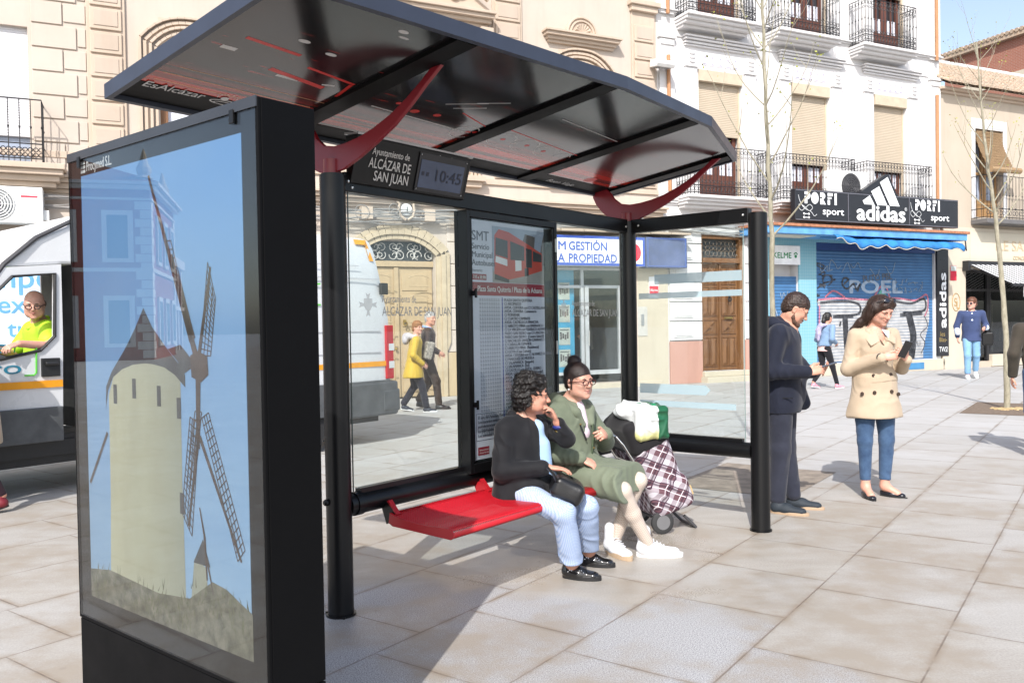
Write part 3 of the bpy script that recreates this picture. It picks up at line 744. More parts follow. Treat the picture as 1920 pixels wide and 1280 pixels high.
for z0_ in np.arange(.36, 2.02, .085):
    for k in range(2):
        x0 = 10.62 + .10 * math.sin(z0_ * 5); x1 = 14.86 - .12 * math.sin(z0_ * 3) - max(0, (.8 - z0_)) * .1
        sil.quad((x0, yb - .006, z0_ + .006), (x1, yb - .006, z0_ + .006), (x1, yb - .006, z0_ + .079), (x0, yb - .006, z0_ + .079)) if k == 0 else None
gf = tag(sil.build('graffiti', M('silver_paint', (.50, .50, .50), .45, .2, var=.25, vs=5)), 'big silver and black graffiti lettering sprayed across the blue roller shutter', 'graffiti'); gf.location = A0; gf.rotation_euler = (0, 0, FR)
bl = MB()
for pts, wd in ((curve((10.72, 1.98), (11.6, 2.02), (12.15, 1.92), (12.1, 1.66), (11.3, 1.62)), .07), (curve((11.2, 1.60), (11.9, 1.60)), .10), (curve((11.62, 1.5), (11.66, .9), (11.72, .4)), .20), (curve((11.45, 1.45), (11.42, 1.35)), .06),
                (curve((12.6, 2.0), (13.4, 2.02), (14.2, 1.95), (14.75, 2.08), (14.8, 1.78), (14.4, 1.7), (13.9, 1.68)), .07), (curve((13.8, 1.62), (14.65, 1.66)), .11), (curve((14.15, 1.55), (14.3, 1.0), (14.22, .42)), .26), (curve((14.75, 1.6), (14.9, 1.3), (14.6, 1.05), (14.78, .8), (14.62, .5)), .03)): stroke(bl, pts, wd, yb - .010)
for x, z, s in ((10.55, 2.95, .22), (10.6, 2.72, .2), (10.75, 2.58, .28), (11.05, 2.60, .2), (10.62, 2.42, .2), (10.52, 2.2, .12), (10.5, 2.02, .1)):
    rr = random.Random(int(z * 100)); stroke(bl, curve(*[(x + rr.uniform(0, s * 1.5), z + rr.uniform(-s * .5, s * .5)) for _ in range(7)]), .03, yb - .011)
stroke(bl, curve((11.6, 2.5), (11.75, 2.62), (11.6, 2.66), (11.52, 2.5), (11.7, 2.36), (11.95, 2.5), (12.05, 2.35), (12.2, 2.5), (12.1, 2.3)), .05, yb - .011)
bl.text('PUTO PBL', T(12.3, yb - .011, 2.55) @ FRONT @ Matrix.Rotation(.08, 4, 'Z'), .26, .012)
bl.text('PLI', T(14.35, yb - .011, .72) @ FRONT, .2, .0)
bl.build('black_stroke', M('black_paint', (.055, .055, .062), .5, var=.9, vs=14, c2=(.13, .14, .16)), gf)
pk = MB()
for pts, wd in ((curve((10.68, 1.9), (10.66, 1.2)), .04), (curve((10.66, 2.06), (11.4, 2.10), (12.6, 2.06), (13.6, 2.10), (14.4, 2.04), (14.86, 2.2), (14.92, 1.85), (14.8, 1.6)), .05), (curve((12.75, 2.14), (12.95, 2.4), (13.2, 2.42), (13.35, 2.14)), .06), (curve((10.9, 2.14), (11.2, 2.3), (11.6, 2.14)), .05)): stroke(pk, pts, wd, yb - .009)
pk.build('pink_outline', M('pink_paint', (.62, .22, .30), .5), gf)
wt = MB()
for k, (x, z) in enumerate(((10.72, 2.9), (11.05, 2.95), (11.5, 3.0), (11.9, 2.95), (12.6, 2.9), (13.2, 3.0))):
    rr = random.Random(k + 40); stroke(wt, curve(*[(x + .1 * j + rr.uniform(-.06, .06), z + rr.uniform(-.2, .22)) for j in range(5)]), .025, yb - .010)
wt.text('POEL', T(11.75, yb - .0085, 2.25) @ FRONT, .5, .03, fit=2.1)
for k in range(12):
    rr = random.Random(k + 90); x = 13.6 + (k % 6) * .2; z = 2.55 - .22 * (k // 6); stroke(wt, curve(*[(x + rr.uniform(-.1, .1), z + rr.uniform(-.1, .12)) for j in range(4)]), .022, yb - .010)
wt.build('white_tag', M('white_paint', (.30, .38, .48), .5, var=.3, vs=7), gf)
gg_ = MB(); gg_.disc((13.05, yb - .0095, 2.2), .14, 1, .001); gg_.build('green_fill', M('green_paint', (.10, .35, .26), .5), gf)
# small graffiti on the narrow shutter
sg2 = MB(); stroke(sg2, curve((8.95, 1.5), (9.05, 1.9), (9.2, 1.6), (9.1, 1.2), (9.3, 1.7), (9.45, 1.95), (9.5, 1.4), (9.35, 1.1)), .03, yb - .006)
stroke(sg2, curve((9.3, 2.25), (9.36, 2.1), (9.42, 2.25), (9.5, 2.1), (9.56, 2.28)), .025, yb - .006)
o = tag(sg2.build('graffiti', MATS['white_paint']), 'thin white scribble on the narrow blue shutter beside the tiled pillar', 'graffiti'); o.location = A0; o.rotation_euler = (0, 0, FR)

# ledge over the shop, awning, signs
m = MB(); m.fb(7.9, 15.2, .0, 1.0, 3.68, 3.86); lb = thing('shop_canopy', 'flat blue canopy with a rusty top edge over the sports shop front', 'canopy', A0, FR)
m.build('slab', M('canopy_blue', (.12, .34, .66), .5, var=.3, vs=3), lb, .01)
m = MB(); m.fb(7.86, 15.26, 0, 1.05, 3.862, 3.93); m.build('rusty_edge', M('rust', (.40, .17, .09), .8, var=.4, vs=12), lb, .006)
MB().fb(8.2, 9.7, .25, .8, 3.66, 3.678).build('light_panel', M('panel_cream', (.62, .60, .5), .5), lb)
def wave(t): return .035 * math.sin(t * 2 * math.pi * 9)
m = MB(); prof = [(.55, 3.66), (.75, 3.64), (1.0, 3.60), (1.08, 3.53), (1.11, 3.47), (1.10, 3.40)]
n = 90
for j in range(n + 1):
    t_ = j / n; sag = .03 * math.sin(t_ * 23) * (1 + .4 * math.sin(t_ * 7)) + .02 * math.sin(t_ * 61)
    for k, (o_, z) in enumerate(prof):
        drop = (1 - min(1, t_ / .16)) * .18 if k >= 1 else 0
        a = 10.1 + t_ * 4.9
        zz = z + drop * (k / 5) ** .7 + sag * k / 5 * .6 + (wave(t_) if k == 5 else 0)
        m.v.append((a, -(o_ + sag * .8 * (k / 5)), zz))
for j in range(n):
    for k in range(5): m.f.append((j * 6 + k, (j + 1) * 6 + k, (j + 1) * 6 + k + 1, j * 6 + k + 1))
aw = thing('blue_awning', 'crumpled bright blue fabric awning with a scalloped hem hanging under the blue canopy', 'awning', A0, FR)
o = m.build('fabric', M('awning_blue', (.025, .20, .52), .75, var=.4, vs=4, bmp=.4, bs=30), aw, smooth=True); sm_ = o.modifiers.new('solid', 'SOLIDIFY'); sm_.thickness = .012
hem = MB(); hem.tube([(m.v[j * 6 + 5][0], m.v[j * 6 + 5][1] - .005, m.v[j * 6 + 5][2]) for j in range(n + 1)], .012, 5); hem.build('hem', M('hem_cream', (.62, .58, .48), .8), aw)
MB().tube([(14.98, -1.1, 3.66), (15.0, -1.12, 3.38)], .02, 5).build('arm', BLACK_IRON, aw)
sp = thing('sports_shop_sign', 'long black light box sign with PORFI sport and a big adidas logo', 'sign', A0, FR)
BK = M('sign_black', (.018, .018, .022), .3)
m = MB(); m.fb(8.92, 14.96, .74, .9, 4.03, 4.82)
m.prism([(11.12, 4.82), (12.12, 5.37), (12.23, 5.37), (12.56, 4.82)], 1, -.9, -.74)
m.build('box', BK, sp, .012)
m = MB()
for z in (4.05, 4.79): m.fb(8.94, 14.94, .9, .912, z - .012, z + .012)
for a in (10.72, 12.98): m.fb(a, a + .02, .9, .912, 4.06, 4.78)
m.build('trim', M('sign_grey', (.12, .12, .14), .4), sp)
WHT = M('sign_lettering_white', (.82, .84, .85), .4)
y = -.914
m = MB()
def block_letters(mb, x, z, h, scx=1):
    def r(a0, a1, z0, z1): mb.quad((x + a0 * h * scx, y, z + z0 * h), (x + a1 * h * scx, y, z + z0 * h), (x + a1 * h * scx, y, z + z1 * h), (x + a0 * h * scx, y, z + z1 * h))
    def e(cx, cz, rx, rz, t0=0, t1=2 * math.pi):
        mb.add([(x + (cx + rx * math.cos(t)) * h * scx, y, z + (cz + rz * math.sin(t)) * h) for t in np.linspace(t0, t1, 21)], [tuple(range(21))])
    r(0, .30, 0, .62); r(0, .30, .75, 1); e(.28, .68, .38, .32, -math.pi / 2, math.pi / 2)      # P
    e(1.15, .5, .42, .5)                                                                         # O
    r(1.75, 2.05, 0, .5); r(1.75, 2.0, .62, 1); e(2.0, .72, .34, .28, -math.pi / 2, math.pi / 2); mb.quad((x + 2.1 * h * scx, y, z + .45 * h), (x + 2.4 * h * scx, y, z), (x + 2.12 * h * scx, y, z), (x + 2.02 * h * scx, y, z + .3 * h))   # R
    r(2.6, 2.88, 0, .42); r(2.6, 3.2, .75, 1); r(2.6, 3.05, .5, .66)                              # F
    r(3.4, 3.66, 0, 1)                                                                           # I
for x in (9.22, 13.22):
    block_letters(m, x, 4.46, .30, 1.0 if x < 10 else .88)
    m.text('sport', T(x + .60, y, 4.21) @ FRONT, .25, .016, fit=.74)
    s = 1.0 if x < 10 else .88
    for pts in (curve((x - .16, 4.66), (x - .1, 4.5), (x + .06, 4.34), (x + .3, 4.26), (x + .42, 4.16), (x + .52, 4.2)), curve((x + .1, 4.36), (x - .1, 4.44), (x - .16, 4.36), (x - .04, 4.28), (x + .1, 4.36), (x + .26, 4.44), (x + .36, 4.36), (x + .24, 4.28), (x + .1, 4.36))):
        stroke(m, [(x - .06 + (p[0] - x) * s * .9, p[1]) for p in pts], .014, y)
    for zz in (4.20, 4.11):
        stroke(m, [(x - .02, zz), (x + .14, zz)], .016, y)
        for xx in (x - .02, x + .14): m.ring((xx, y, zz), .022, .009, 1, 8, 4)
m.text('adidas', T(11.02, y, 4.125) @ FRONT, .58, .032, fit=1.82); m.text('®', T(12.80, y, 4.42) @ FRONT, .13)
for st4 in (((11.30, 4.535), (11.67, 4.535), (11.50, 4.775), (11.235, 4.625)), ((11.78, 4.535), (12.15, 4.535), (11.845, 5.035), (11.55, 4.885)), ((12.25, 4.535), (12.61, 4.535), (12.165, 5.30), (11.875, 5.14))): m.quad(*[(a_, y, z_) for a_, z_ in st4])
m.build('lettering', WHT, sp)
ks = thing('shop_sign', 'small white sign with green KELME lettering and a paw over the narrow blue shutter', 'sign', A0, FR)
MB().fb(8.84, 9.86, .04, .09, 2.98, 3.48).build('panel', M('enamel_white', (.8, .8, .8), .3), ks, .006)
m = MB(); m.text('KELME', T(8.92, -.093, 3.15) @ FRONT, .21, .02, fit=.62)
for dx, dz, r_ in ((0, 0, .045), (-.05, .06, .02), (-.02, .09, .02), (.02, .09, .02), (.05, .06, .02)): m.disc((9.70 + dx, -.093, 3.2 + dz), r_, 1, .002, 10)
m.build('lettering', M('sign_green', (.01, .22, .07), .5), ks)
va = thing('vertical_sign', 'tall narrow black sign with adidas running upwards beside the blue shutter', 'sign', A0, FR)
MB().fb(15.16, 15.64, .02, .07, .40, 3.58).build('panel', BK, va, .006)
RV = Matrix.Rotation(R(90), 4, 'X') @ Matrix.Rotation(R(90), 4, 'Z')
m = MB(); m.text('adidas', T(15.52, -.073, 1.22) @ RV, .40, .022, fit=None)
xs = [p[2] for p in m.v]; k_ = 1.62 / (max(xs) - min(xs)); m.v = [(p[0], p[1], 1.22 + (p[2] - 1.22) * k_) for p in m.v]
m.text('TWS!', T(15.22, -.073, .52) @ FRONT, .22, .0, fit=.36)
m.build('lettering', WHT, va)
m = MB(); m.text('les', T(15.26, -.073, .98) @ FRONT, .2); m.text('Blas-', T(15.22, -.073, .82) @ FRONT, .18); m.build('tag', M('ochre_paint', (.30, .22, .08), .6), va)
ac2 = aircon('air_conditioner', 'white air conditioner with a big dark fan behind the black sports shop sign', 10.42, 4.62, 1.22, .80, .40, True)
MB().fb(10.34, 10.41, .40, .72, 4.62, 5.42).build('side_grille', M('ac_white', (.78, .78, .76), .45), ac2)
fl = thing('floodlight', 'white box floodlight on a bracket between the cream and white house fronts', 'floodlight', A0, FR)
m = MB(); m.prism([(-.16, 7.80), (-.46, 7.72), (-.46, 7.64), (-.40, 7.57), (-.12, 7.62)], 0, 5.12, 5.64); m.build('housing', M('ac_white', (.78, .78, .76), .45), fl, .015)
MB().quad((5.18, -.39, 7.566), (5.58, -.39, 7.566), (5.58, -.15, 7.606), (5.18, -.15, 7.606)).build('lens', M('lamp_glass', (.25, .26, .27), .1), fl)
MB().tube([(5.3, 0, 7.73), (5.3, -.18, 7.73)], .025, 6).build('bracket', MATS['ac_white'], fl)
bx2 = tag(MB().fb(15.02, 15.36, .02, .2, 4.14, 4.62).build('junction_box', M('box_grey', (.50, .55, .53), .5), None, .02), 'small grey plastic junction box at the end of the black sports shop sign', 'junction box'); bx2.location = A0; bx2.rotation_euler = (0, 0, FR)

# ================================================================== apricot house with a tiled roof
apri = facade('tiled_roof_house', 'low apricot house with a curved clay tile roof and a straw blind over its balcony', 'building')
H3 = [(16.93, 18.22, 4.55, 7.2), (16.46, 26.9, .18, 2.95), (21.2, 22.5, 4.55, 7.2)]
wall(MB(), 15.42, 27, 0, 8.22, H3).build('wall', P_RIGHT, apri)
m = MB(); m.fb(15.42, 16.42, 0, .05, 0, 3.0); m.fb(15.42, 27, 0, .06, 3.0, 4.2); m.fb(15.42, 16.4, .05, .056, 1.2, 1.21); m.fb(15.42, 16.4, .05, .056, 2.1, 2.11)
m.build('stone_cladding', plaster('shop_stone', (.56, .50, .41), (.52, .46, .37), .3), apri, .006)
m = MB(); m.fb(16.6, 26.5, .06, .075, 3.1, 4.08); m.build('fascia', plaster('shop_fascia', (.58, .535, .43), (.55, .50, .40), .2), apri, .004)
m = MB(); cornice(m, 15.42, 27, 8.1, [(.08, .08), (.08, .2)]); m.build('eaves', P_TRIM, apri, .01)
# roof of half-round clay tiles
m = MB(); pitch_ = R(30); rr = random.Random(5)
a = 15.35; row_n = 9
while a < 27.2:
    for k in range(row_n):
        s0, s1 = k * .40, k * .40 + .44
        jx, jz = rr.uniform(-.012, .012), rr.uniform(-.008, .01)
        V = []
        for s, r_, e in ((s0, .088, .022), (s1, .072, 0)):
            yy = -.42 + s * math.cos(pitch_); zz = 8.30 + s * math.sin(pitch_) + e + jz
            for q in range(7):
                th = math.pi * q / 6; V.append((a + jx + r_ * math.cos(th), yy, zz + r_ * math.sin(th)))
        m.add(V, [(q, q + 1, q + 8, q + 7) for q in range(6)] + [tuple(range(7))])
        V = []
        for s, r_ in ((s0 + .03, .085), (s1 + .03, .08)):
            yy = -.40 + s * math.cos(pitch_); zz = 8.33 + s * math.sin(pitch_)
            for q in range(7):
                th = math.pi + math.pi * q / 6; V.append((a + .1 + r_ * math.cos(th), yy, zz + .6 * r_ * math.sin(th)))
        m.add(V, [(q, q + 1, q + 8, q + 7) for q in range(6)])
    a += .20
mt_, t, b = nodes('clay_tile'); v = coords(t); n1 = noise(t, v, 2.6, 5, .7); n2 = noise(t, v, 14, 4)
t.links.new(mixc(t, ramp(t, n2, .4, .65), mixc(t, ramp(t, n1, .35, .65), (.40, .27, .18), (.26, .21, .16)), (.46, .37, .28)), b.inputs['Base Color']); b.inputs['Roughness'].default_value = .9
rf = m.build('roof', mt_, apri)
MB().quad((15.35, -.38, 8.26), (27, -.38, 8.26), (27, 2.74, 10.06), (15.35, 2.74, 10.06)).build('under_tile', mt_, rf)
MB().tube([(15.3, 2.74, 10.16), (27, 2.74, 10.16)], .13, 8).build('ridge', P_WHITE, rf)
m = MB()
for off in (.17,):
    m.fb(16.93 - off, 16.93, 0, .02, 4.5, 7.2); m.fb(18.22, 18.22 + off, 0, .02, 4.5, 7.2); m.fb(16.93 - off, 18.22 + off, 0, .02, 7.2, 7.5)
wf = m.build('window', P_WHITE, apri, .004)
m = MB()
for x0, x1 in ((16.95, 17.55), (17.58, 18.2)):
    m.fb(x0, x1, -.24, -.18, 4.55, 5.1)
    for q in ((x0, x0 + .09), (x1 - .09, x1)): m.fb(q[0], q[1], -.24, -.17, 5.1, 6.9)
    m.fb(x0, x1, -.24, -.17, 5.85, 5.93); m.fb(x0, x1, -.24, -.17, 6.8, 7.18)
df = m.build('door', W_LIGHT, wf, .004)
MB().fb(16.95, 18.2, -.26, -.25, 5.0, 6.9).build('pane', M('blue_grey_pane', (.33, .38, .48), .25), df)
m = MB()
for k in range(44):
    z = 7.12 - .0275 * k; o_ = .02 + .42 * max(0, (k - 8) / 36) ** 1.3
    m.tube([(16.98 + .01 * math.sin(k), -o_, z), (17.6, -o_ - .01 * math.sin(k * 1.7), z - .004 * (k % 3)), (18.14 + .02 * math.sin(k * 2.1), -o_, z)], .015, 5)
m.tube([(16.98, -.47, 5.9), (18.3, -.48, 5.92)], .09, 8)
m.build('esparto_blind', M('esparto', (.33, .22, .12), .9, var=.5, vs=20, stretch=(1, 1, 8)), wf)
bb = MB(); bb.fb(16.72, 20.2, 0, .55, 4.30, 4.44); bb = bb.build('balcony', M('slate_slab', (.13, .125, .125), .7), apri, .02)
rl = MB(); railing(rl, 16.76, 19.25, .5, 4.44, 5.72, .15, False)
for a in np.arange(16.86, 19.2, .3):
    for s in (1, -1): rl.ring((a + s * .06, -.5, 4.62), .06, .008, 1, 10, 4)
    rl.sph((a, -.5, 4.75), .03, 6, 4)
rl.build('railing', BLACK_IRON, bb)
# dark glazed shop below
m = MB(); m.fb(16.46, 26.9, -.29, -.28, .18, 2.95); m.build('shop_interior', DARK, apri)  # thin sheet close behind the glass; the shop's inner shade is its dark colour
m = MB()
for a in (16.48, 17.52, 17.62, 20.4, 23.2): m.fb(a, a + .08, -.16, -.05, .2, 2.93)
m.fb(16.46, 26.9, -.155, -.055, 2.3, 2.38); m.fb(17.6, 26.9, -.155, -.055, .38, .45); m.fb(16.46, 26.9, -.155, -.055, 2.86, 2.94)
sf = m.build('shop_window', BLACK_IRON, apri, .004)
MB().fb(16.5, 26.8, -.115, -.105, .3, 2.9).build('pane', GLASS, sf)
m = MB(); m.fb(17.6, 26.9, -.1, .06, .02, .38); m.build('shop_base', MATS['shop_stone'], apri, .006)
m = MB(); m.fb(17.7, 18.0, -.26, -.2, .3, 1.9); m.build('curtain', M('shop_curtain', (.25, .2, .15), .9), sf)
m = MB()
for k in range(5):
    a = 18.4 + k * .5; m.fb(a, a + .32, -.27, -.22, .75 + .1 * (k % 2), 1.2 + .15 * (k % 3))
m.build('shop_display', M('shop_goods', (.22, .18, .12), .6, var=.6, vs=9), sf)
ts = thing('shop_lettering', 'raised grey letters ÎLE SAINT-LOUIS on the cream shop fascia', 'sign', A0, FR)
m = MB(); m.text('ÎLE SAINT-LOUIS', T(17.72, -.08, 3.55) @ FRONT, .44, 0, depth=.02, fit=3.7); m.build('letters', M('letter_stone', (.50, .40, .27), .7), ts)
m = MB(); m.text('CONCEPT STORE', T(18.55, -.08, 3.28) @ FRONT, .16, .004, depth=.02); m.build('small_letters', M('letter_stone', (.50, .40, .27), .7), ts)
em = thing('wall_emblem', 'thin gold oval emblem with the letters SL on the stone pillar', 'emblem', A0, FR)
m = MB()
for rr_ in (1,):
    m.tube([(15.98 + .17 * math.cos(t_), -.058, 1.98 + .26 * math.sin(t_)) for t_ in np.linspace(0, 2 * math.pi, 25)], .010, 5)
m.text('S', T(15.88, -.058, 1.86) @ FRONT, .34); m.text('L', T(15.98, -.058, 1.78) @ FRONT, .34); m.build('line', M('gold_line', (.42, .27, .10), .5), em)
al2 = thing('alarm_sign', 'small red alarm plate on the stone pillar beside the vertical adidas sign', 'sign', A0, FR)
MB().fb(15.74, 16.0, .052, .062, 2.62, 3.06).build('plate', M('sign_red', (.62, .03, .06), .5), al2)
MB().fb(15.75, 15.99, .0625, .066, 2.9, 3.05).build('band', M('box_grey', (.50, .55, .53), .5), al2)
sa = thing('striped_awning', 'black and white striped awning stretched over the dark shop window', 'awning', A0, FR)
ms, t, b = nodes('awning_stripe'); v = coords(t); s = N(t, 'SeparateXYZ'); t.links.new(v, s.inputs[0])
fr_ = math_n(t, 'FRACT', math_n(t, 'MULTIPLY', s.outputs[0], 4.6)); st_ = ramp(t, math_n(t, 'ABSOLUTE', math_n(t, 'SUBTRACT', fr_, .5)), .235, .265)
t.links.new(mixc(t, st_, (.03, .03, .035), (.75, .75, .76)), b.inputs['Base Color']); b.inputs['Roughness'].default_value = .8
m = MB(); a0_, a1_ = 16.4, 23.5
m.add([(a0_, -.1, 3.14), (a1_, -.1, 3.14), (a1_, -1.5, 2.45), (a0_ + .0, -1.5, 2.45), (a0_, -.1, 3.12), (a1_, -.1, 3.12), (a1_, -1.5, 2.43), (a0_, -1.5, 2.43)], [(0, 3, 2, 1), (4, 5, 6, 7), (0, 4, 7, 3), (1, 2, 6, 5), (2, 3, 7, 6)])
m.build('fabric', ms, sa)
m = MB(); m.fb(16.34, 23.5, .06, .2, 3.08, 3.2); m.tube([(16.36, -.15, 3.0), (16.9, -.8, 2.65), (16.4, -1.48, 2.46)], .03, 6); m.fb(16.26, 16.36, .02, .26, 2.9, 3.2); m.fb(a0_, a1_, 1.48, 1.54, 2.38, 2.46)
m.build('frame', BLACK_IRON, sa, .006)
MB().fb(16.9, 23.5, 1.5, 1.51, 2.08, 2.385).build('valance', M('enamel_white', (.8, .8, .8), .3), sa)

# ================================================================== brick block beyond the roof
mb_, t, b = nodes('red_brick'); v = coords(t); br = N(t, 'TexBrick'); t.links.new(coords(t, (1, 1, 1), rot=(R(90), 0, 0)), br.inputs['Vector'])
br.inputs['Color1'].default_value = (.30, .105, .065, 1); br.inputs['Color2'].default_value = (.24, .085, .055, 1); br.inputs['Mortar'].default_value = (.33, .24, .19, 1)
br.inputs['Scale'].default_value = 1; br.inputs['Brick Width'].default_value = .25; br.inputs['Row Height'].default_value = .075; br.inputs['Mortar Size'].default_value = .010
t.links.new(mixc(t, .35, br.outputs[0], mixc(t, noise(t, v, .8, 5), (.22, .08, .05), (.38, .15, .1))), b.inputs['Base Color']); b.inputs['Roughness'].default_value = .85
bk = thing('brick_block', 'tall red brick block with a pale concrete band rising behind the tiled roof', 'building', (22.6, 43.4, 0), math.atan2(-9.5, 4.2))
MB().box(0, 14, 0, 10, 0, 14.75).build('wall', mb_, bk)
m = MB(); m.box(-.02, 14.02, -.05, -.001, 12.7, 13.15); m.build('concrete_band', P_STONE, bk)
m = MB(); m.box(-.25, 14.2, -.3, 10.2, 14.75, 14.95)
for k in range(60): m.tube([(-.2 + k * .24, -.36, 15.0), (-.2 + k * .24, .6, 15.12)], .1, 6)
m.build('roof', mt_, bk)

# ================================================================== town hall across the square (seen mirrored in the poster glass)
def townhall():
    th = thing('town_hall', 'red and white town hall with corner spire and belfry, mirrored in the poster glass', 'building', TH_LOC, TH_ROT)
    brk = M('hall_red', (.34, .10, .085), .8); wht = P_WHITE
    MB().box(0, 9.5, 0, 14, 0, TH_H).build('wall', brk, th)
    m = MB()
    for z, p, h in ((TH_H - .9, .10, .12), (TH_H - .35, .3, .2), (TH_H - .12, .5, .16), (TH_H * .5, .1, .2)):
        m.box(-p, 9.5 + p, -p, 14 + p, z, z + h)
    z = .1; k = 0
    while z < TH_H - 1:
        e = .75 if k % 2 else .5
        for x, y_ in ((0, 0), (9.5, 0), (9.5, 14), (0, 14)):
            m.box(x - .06 if x == 0 else x - e, x + e if x == 0 else x + .06, y_ - .06 if y_ == 0 else y_ - e, y_ + e if y_ == 0 else y_ + .06, z, z + .42)
        z += .46; k += 1
    m.build('quoin', wht, th)
    for fl in (.9, TH_H * .5 + .7):
        for k in range(5):
            c = 1.6 + k * 2.7
            if k < 4 and c < 8.6:
                f = MB().box(c - .75, c + .75, -.12, -.01, fl - .2, fl + 2.5).build('window', wht, th)
                MB().box(c - .5, c + .5, -.14, -.121, fl, fl + 2.25).build('pane', M('hall_pane', (.05, .07, .10), .15), f)
            f = MB().box(9.51, 9.62, c - .75, c + .75, fl - .2, fl + 2.5).build('window', wht, th)
            MB().box(9.621, 9.64, c - .5, c + .5, fl, fl + 2.25).build('pane', M('hall_pane', (.05, .07, .10), .15), f)
    r_ = MB(); r_.add([(-.5, -.5, TH_H + .04), (10, -.5, TH_H + .04), (10, 14.5, TH_H + .04), (-.5, 14.5, TH_H + .04), (4.75, 4.5, TH_H + 2.1), (4.75, 9.5, TH_H + 2.1)], [(0, 1, 4), (1, 2, 5, 4), (2, 3, 5), (3, 0, 4, 5)])
    r_.build('roof', M('hall_tile', (.20, .10, .07), .9), th)
    t_ = MB(); t_.box(6.6, 8.4, 5.2, 7.0, TH_H, TH_H + 2.6); t_.box(6.4, 8.6, 5.0, 7.2, TH_H + 2.6, TH_H + 2.85)
    for x in (6.7, 8.0):
        for y_ in (5.3, 6.6): t_.box(x, x + .3, y_, y_ + .3, TH_H + 2.85, TH_H + 3.7)
    t_.box(6.5, 8.5, 5.1, 7.1, TH_H + 3.7, TH_H + 3.9); t_.lathe([(1.0, 0), (.9, .4), (.5, .8), (.15, 1.0), (.05, 1.6)], (7.5, 6.1, TH_H + 3.9), 10)
    t_.build('belfry', P_STONE, th)
    s_ = MB()
    for x, y_ in ((9.2, .3), (9.2, 13.7), (2.3, .3)): s_.cut(); s_.lathe([(.34, 0), (.34, .2), (.46, .25), (.3, .4), (.38, .6), (.38, .8), (.22, 1.1), (.12, 1.5), (.02, 1.8)], (x, y_, TH_H + .05), 10)
    s_.build('finial', P_STONE, th)
    MB().box(-16, -.05, 1.5, 11, 0, 7.0).build('wing', brk, th); q_ = MB()
    for x in np.arange(-15.5, 0, 2.2): q_.box(x, x + .5, 1.3, 1.49, 0, 6.4)
    q_.box(-16.1, -.06, 1.1, 1.48, 6.4, 7.1); q_.box(-16.1, -.06, 1.2, 1.48, 3.1, 3.4); q_.build('wing_pilaster', wht, th)
    return th
TH_LOC, TH_ROT, TH_H = (-54.9, 12.0, 0), R(-3), 9.3
townhall()
# ================================================================== bus shelter
sh = thing('bus_shelter', 'black bus shelter with a glossy dark roof, red crescent brackets and red perforated bench', 'bus shelter', O_SH, AU)
L = 2.946
BLK = M('black_powder_coat', (.0045, .0047, .0055), .34, var=.1, spec=.35)
FASC = M('slate_fascia', (.035, .042, .065), .38, .1, var=.1)
RED = M('bracket_red', (.23, .012, .022), .32, var=.08)
SEAT_RED = M('seat_red', (.40, .012, .020), .35, var=.05)
def post(u, w, z1):
    m = MB(); m.tube([(u, -w, .0), (u, -w, z1)], .067, 28); m.tube([(u, -w, .0), (u, -w, .010)], .078, 28); m.tube([(u, -w, z1 - .0), (u, -w, z1 + .006)], .060, 20)
    return m.build('post', BLK, sh, smooth=True)
p1 = post(0, 0, 2.295); post(L, 0, 2.30); post(L, 1.075, 2.27)
m = MB()
for a in (0, 2.1, 4.2): m.tube([(.078 * math.cos(a), .078 * math.sin(a), .0), (.078 * math.cos(a), .078 * math.sin(a), .014)], .009, 6)
m.sph((-.075, .01, .60), .018); m.build('bolt', BLK, p1)
def rz_(w): return 2.547 + .14 * (w + .3)        # underside of the roof, rising to the front
PLAN = [(-1.02, -.32), (3.13, -.32), (3.16, .83), (2.16, 1.105), (1.07, 1.14), (0.0, 1.055), (-1.0, .975)]
def slab(mb, plan, d0, d1):
    n = len(plan)
    V = [(u, -w, rz_(w) + d0) for u, w in plan] + [(u, -w, rz_(w) + d1) for u, w in plan]
    F = [tuple(range(n)), tuple(range(n, 2 * n))[::-1]] + [(i, i + n, (i + 1) % n + n, (i + 1) % n) for i in range(n)]
    return mb.add(V, F)
def inset(plan, d):
    c = np.mean(plan, axis=0); out_ = []
    n = len(plan)
    for i in range(n):
        p, a, b = np.array(plan[i]), np.array(plan[i - 1]), np.array(plan[(i + 1) % n])
        e1 = (p - a) / np.linalg.norm(p - a); e2 = (b - p) / np.linalg.norm(b - p)
        n1 = np.array([-e1[1], e1[0]]); n2 = np.array([-e2[1], e2[0]])
        s = (n1 + n2) / (1 + n1 @ n2); out_.append(tuple(p + s * d))
    return out_
IN = inset(PLAN, .026)
m = MB(); n = len(PLAN)                          # hollow rim so that the panels sit inside it
for i in range(n):
    j = (i + 1) % n; a, b_, c, d_ = PLAN[i], PLAN[j], IN[j], IN[i]
    V = [(*q[:1], -q[1], rz_(q[1]) + dz) for dz in (0, .066) for q in (a, b_, c, d_)]
    m.add(V, [(0, 1, 2, 3), (4, 7, 6, 5), (0, 4, 5, 1), (1, 5, 6, 2), (2, 6, 7, 3), (3, 7, 4, 0)])
roof = m.build('roof', FASC, sh)
slab(MB(), inset(PLAN, .03), .05, .06).build('roof_sheet', M('roof_sheet_grey', (.3, .32, .34), .4), roof)
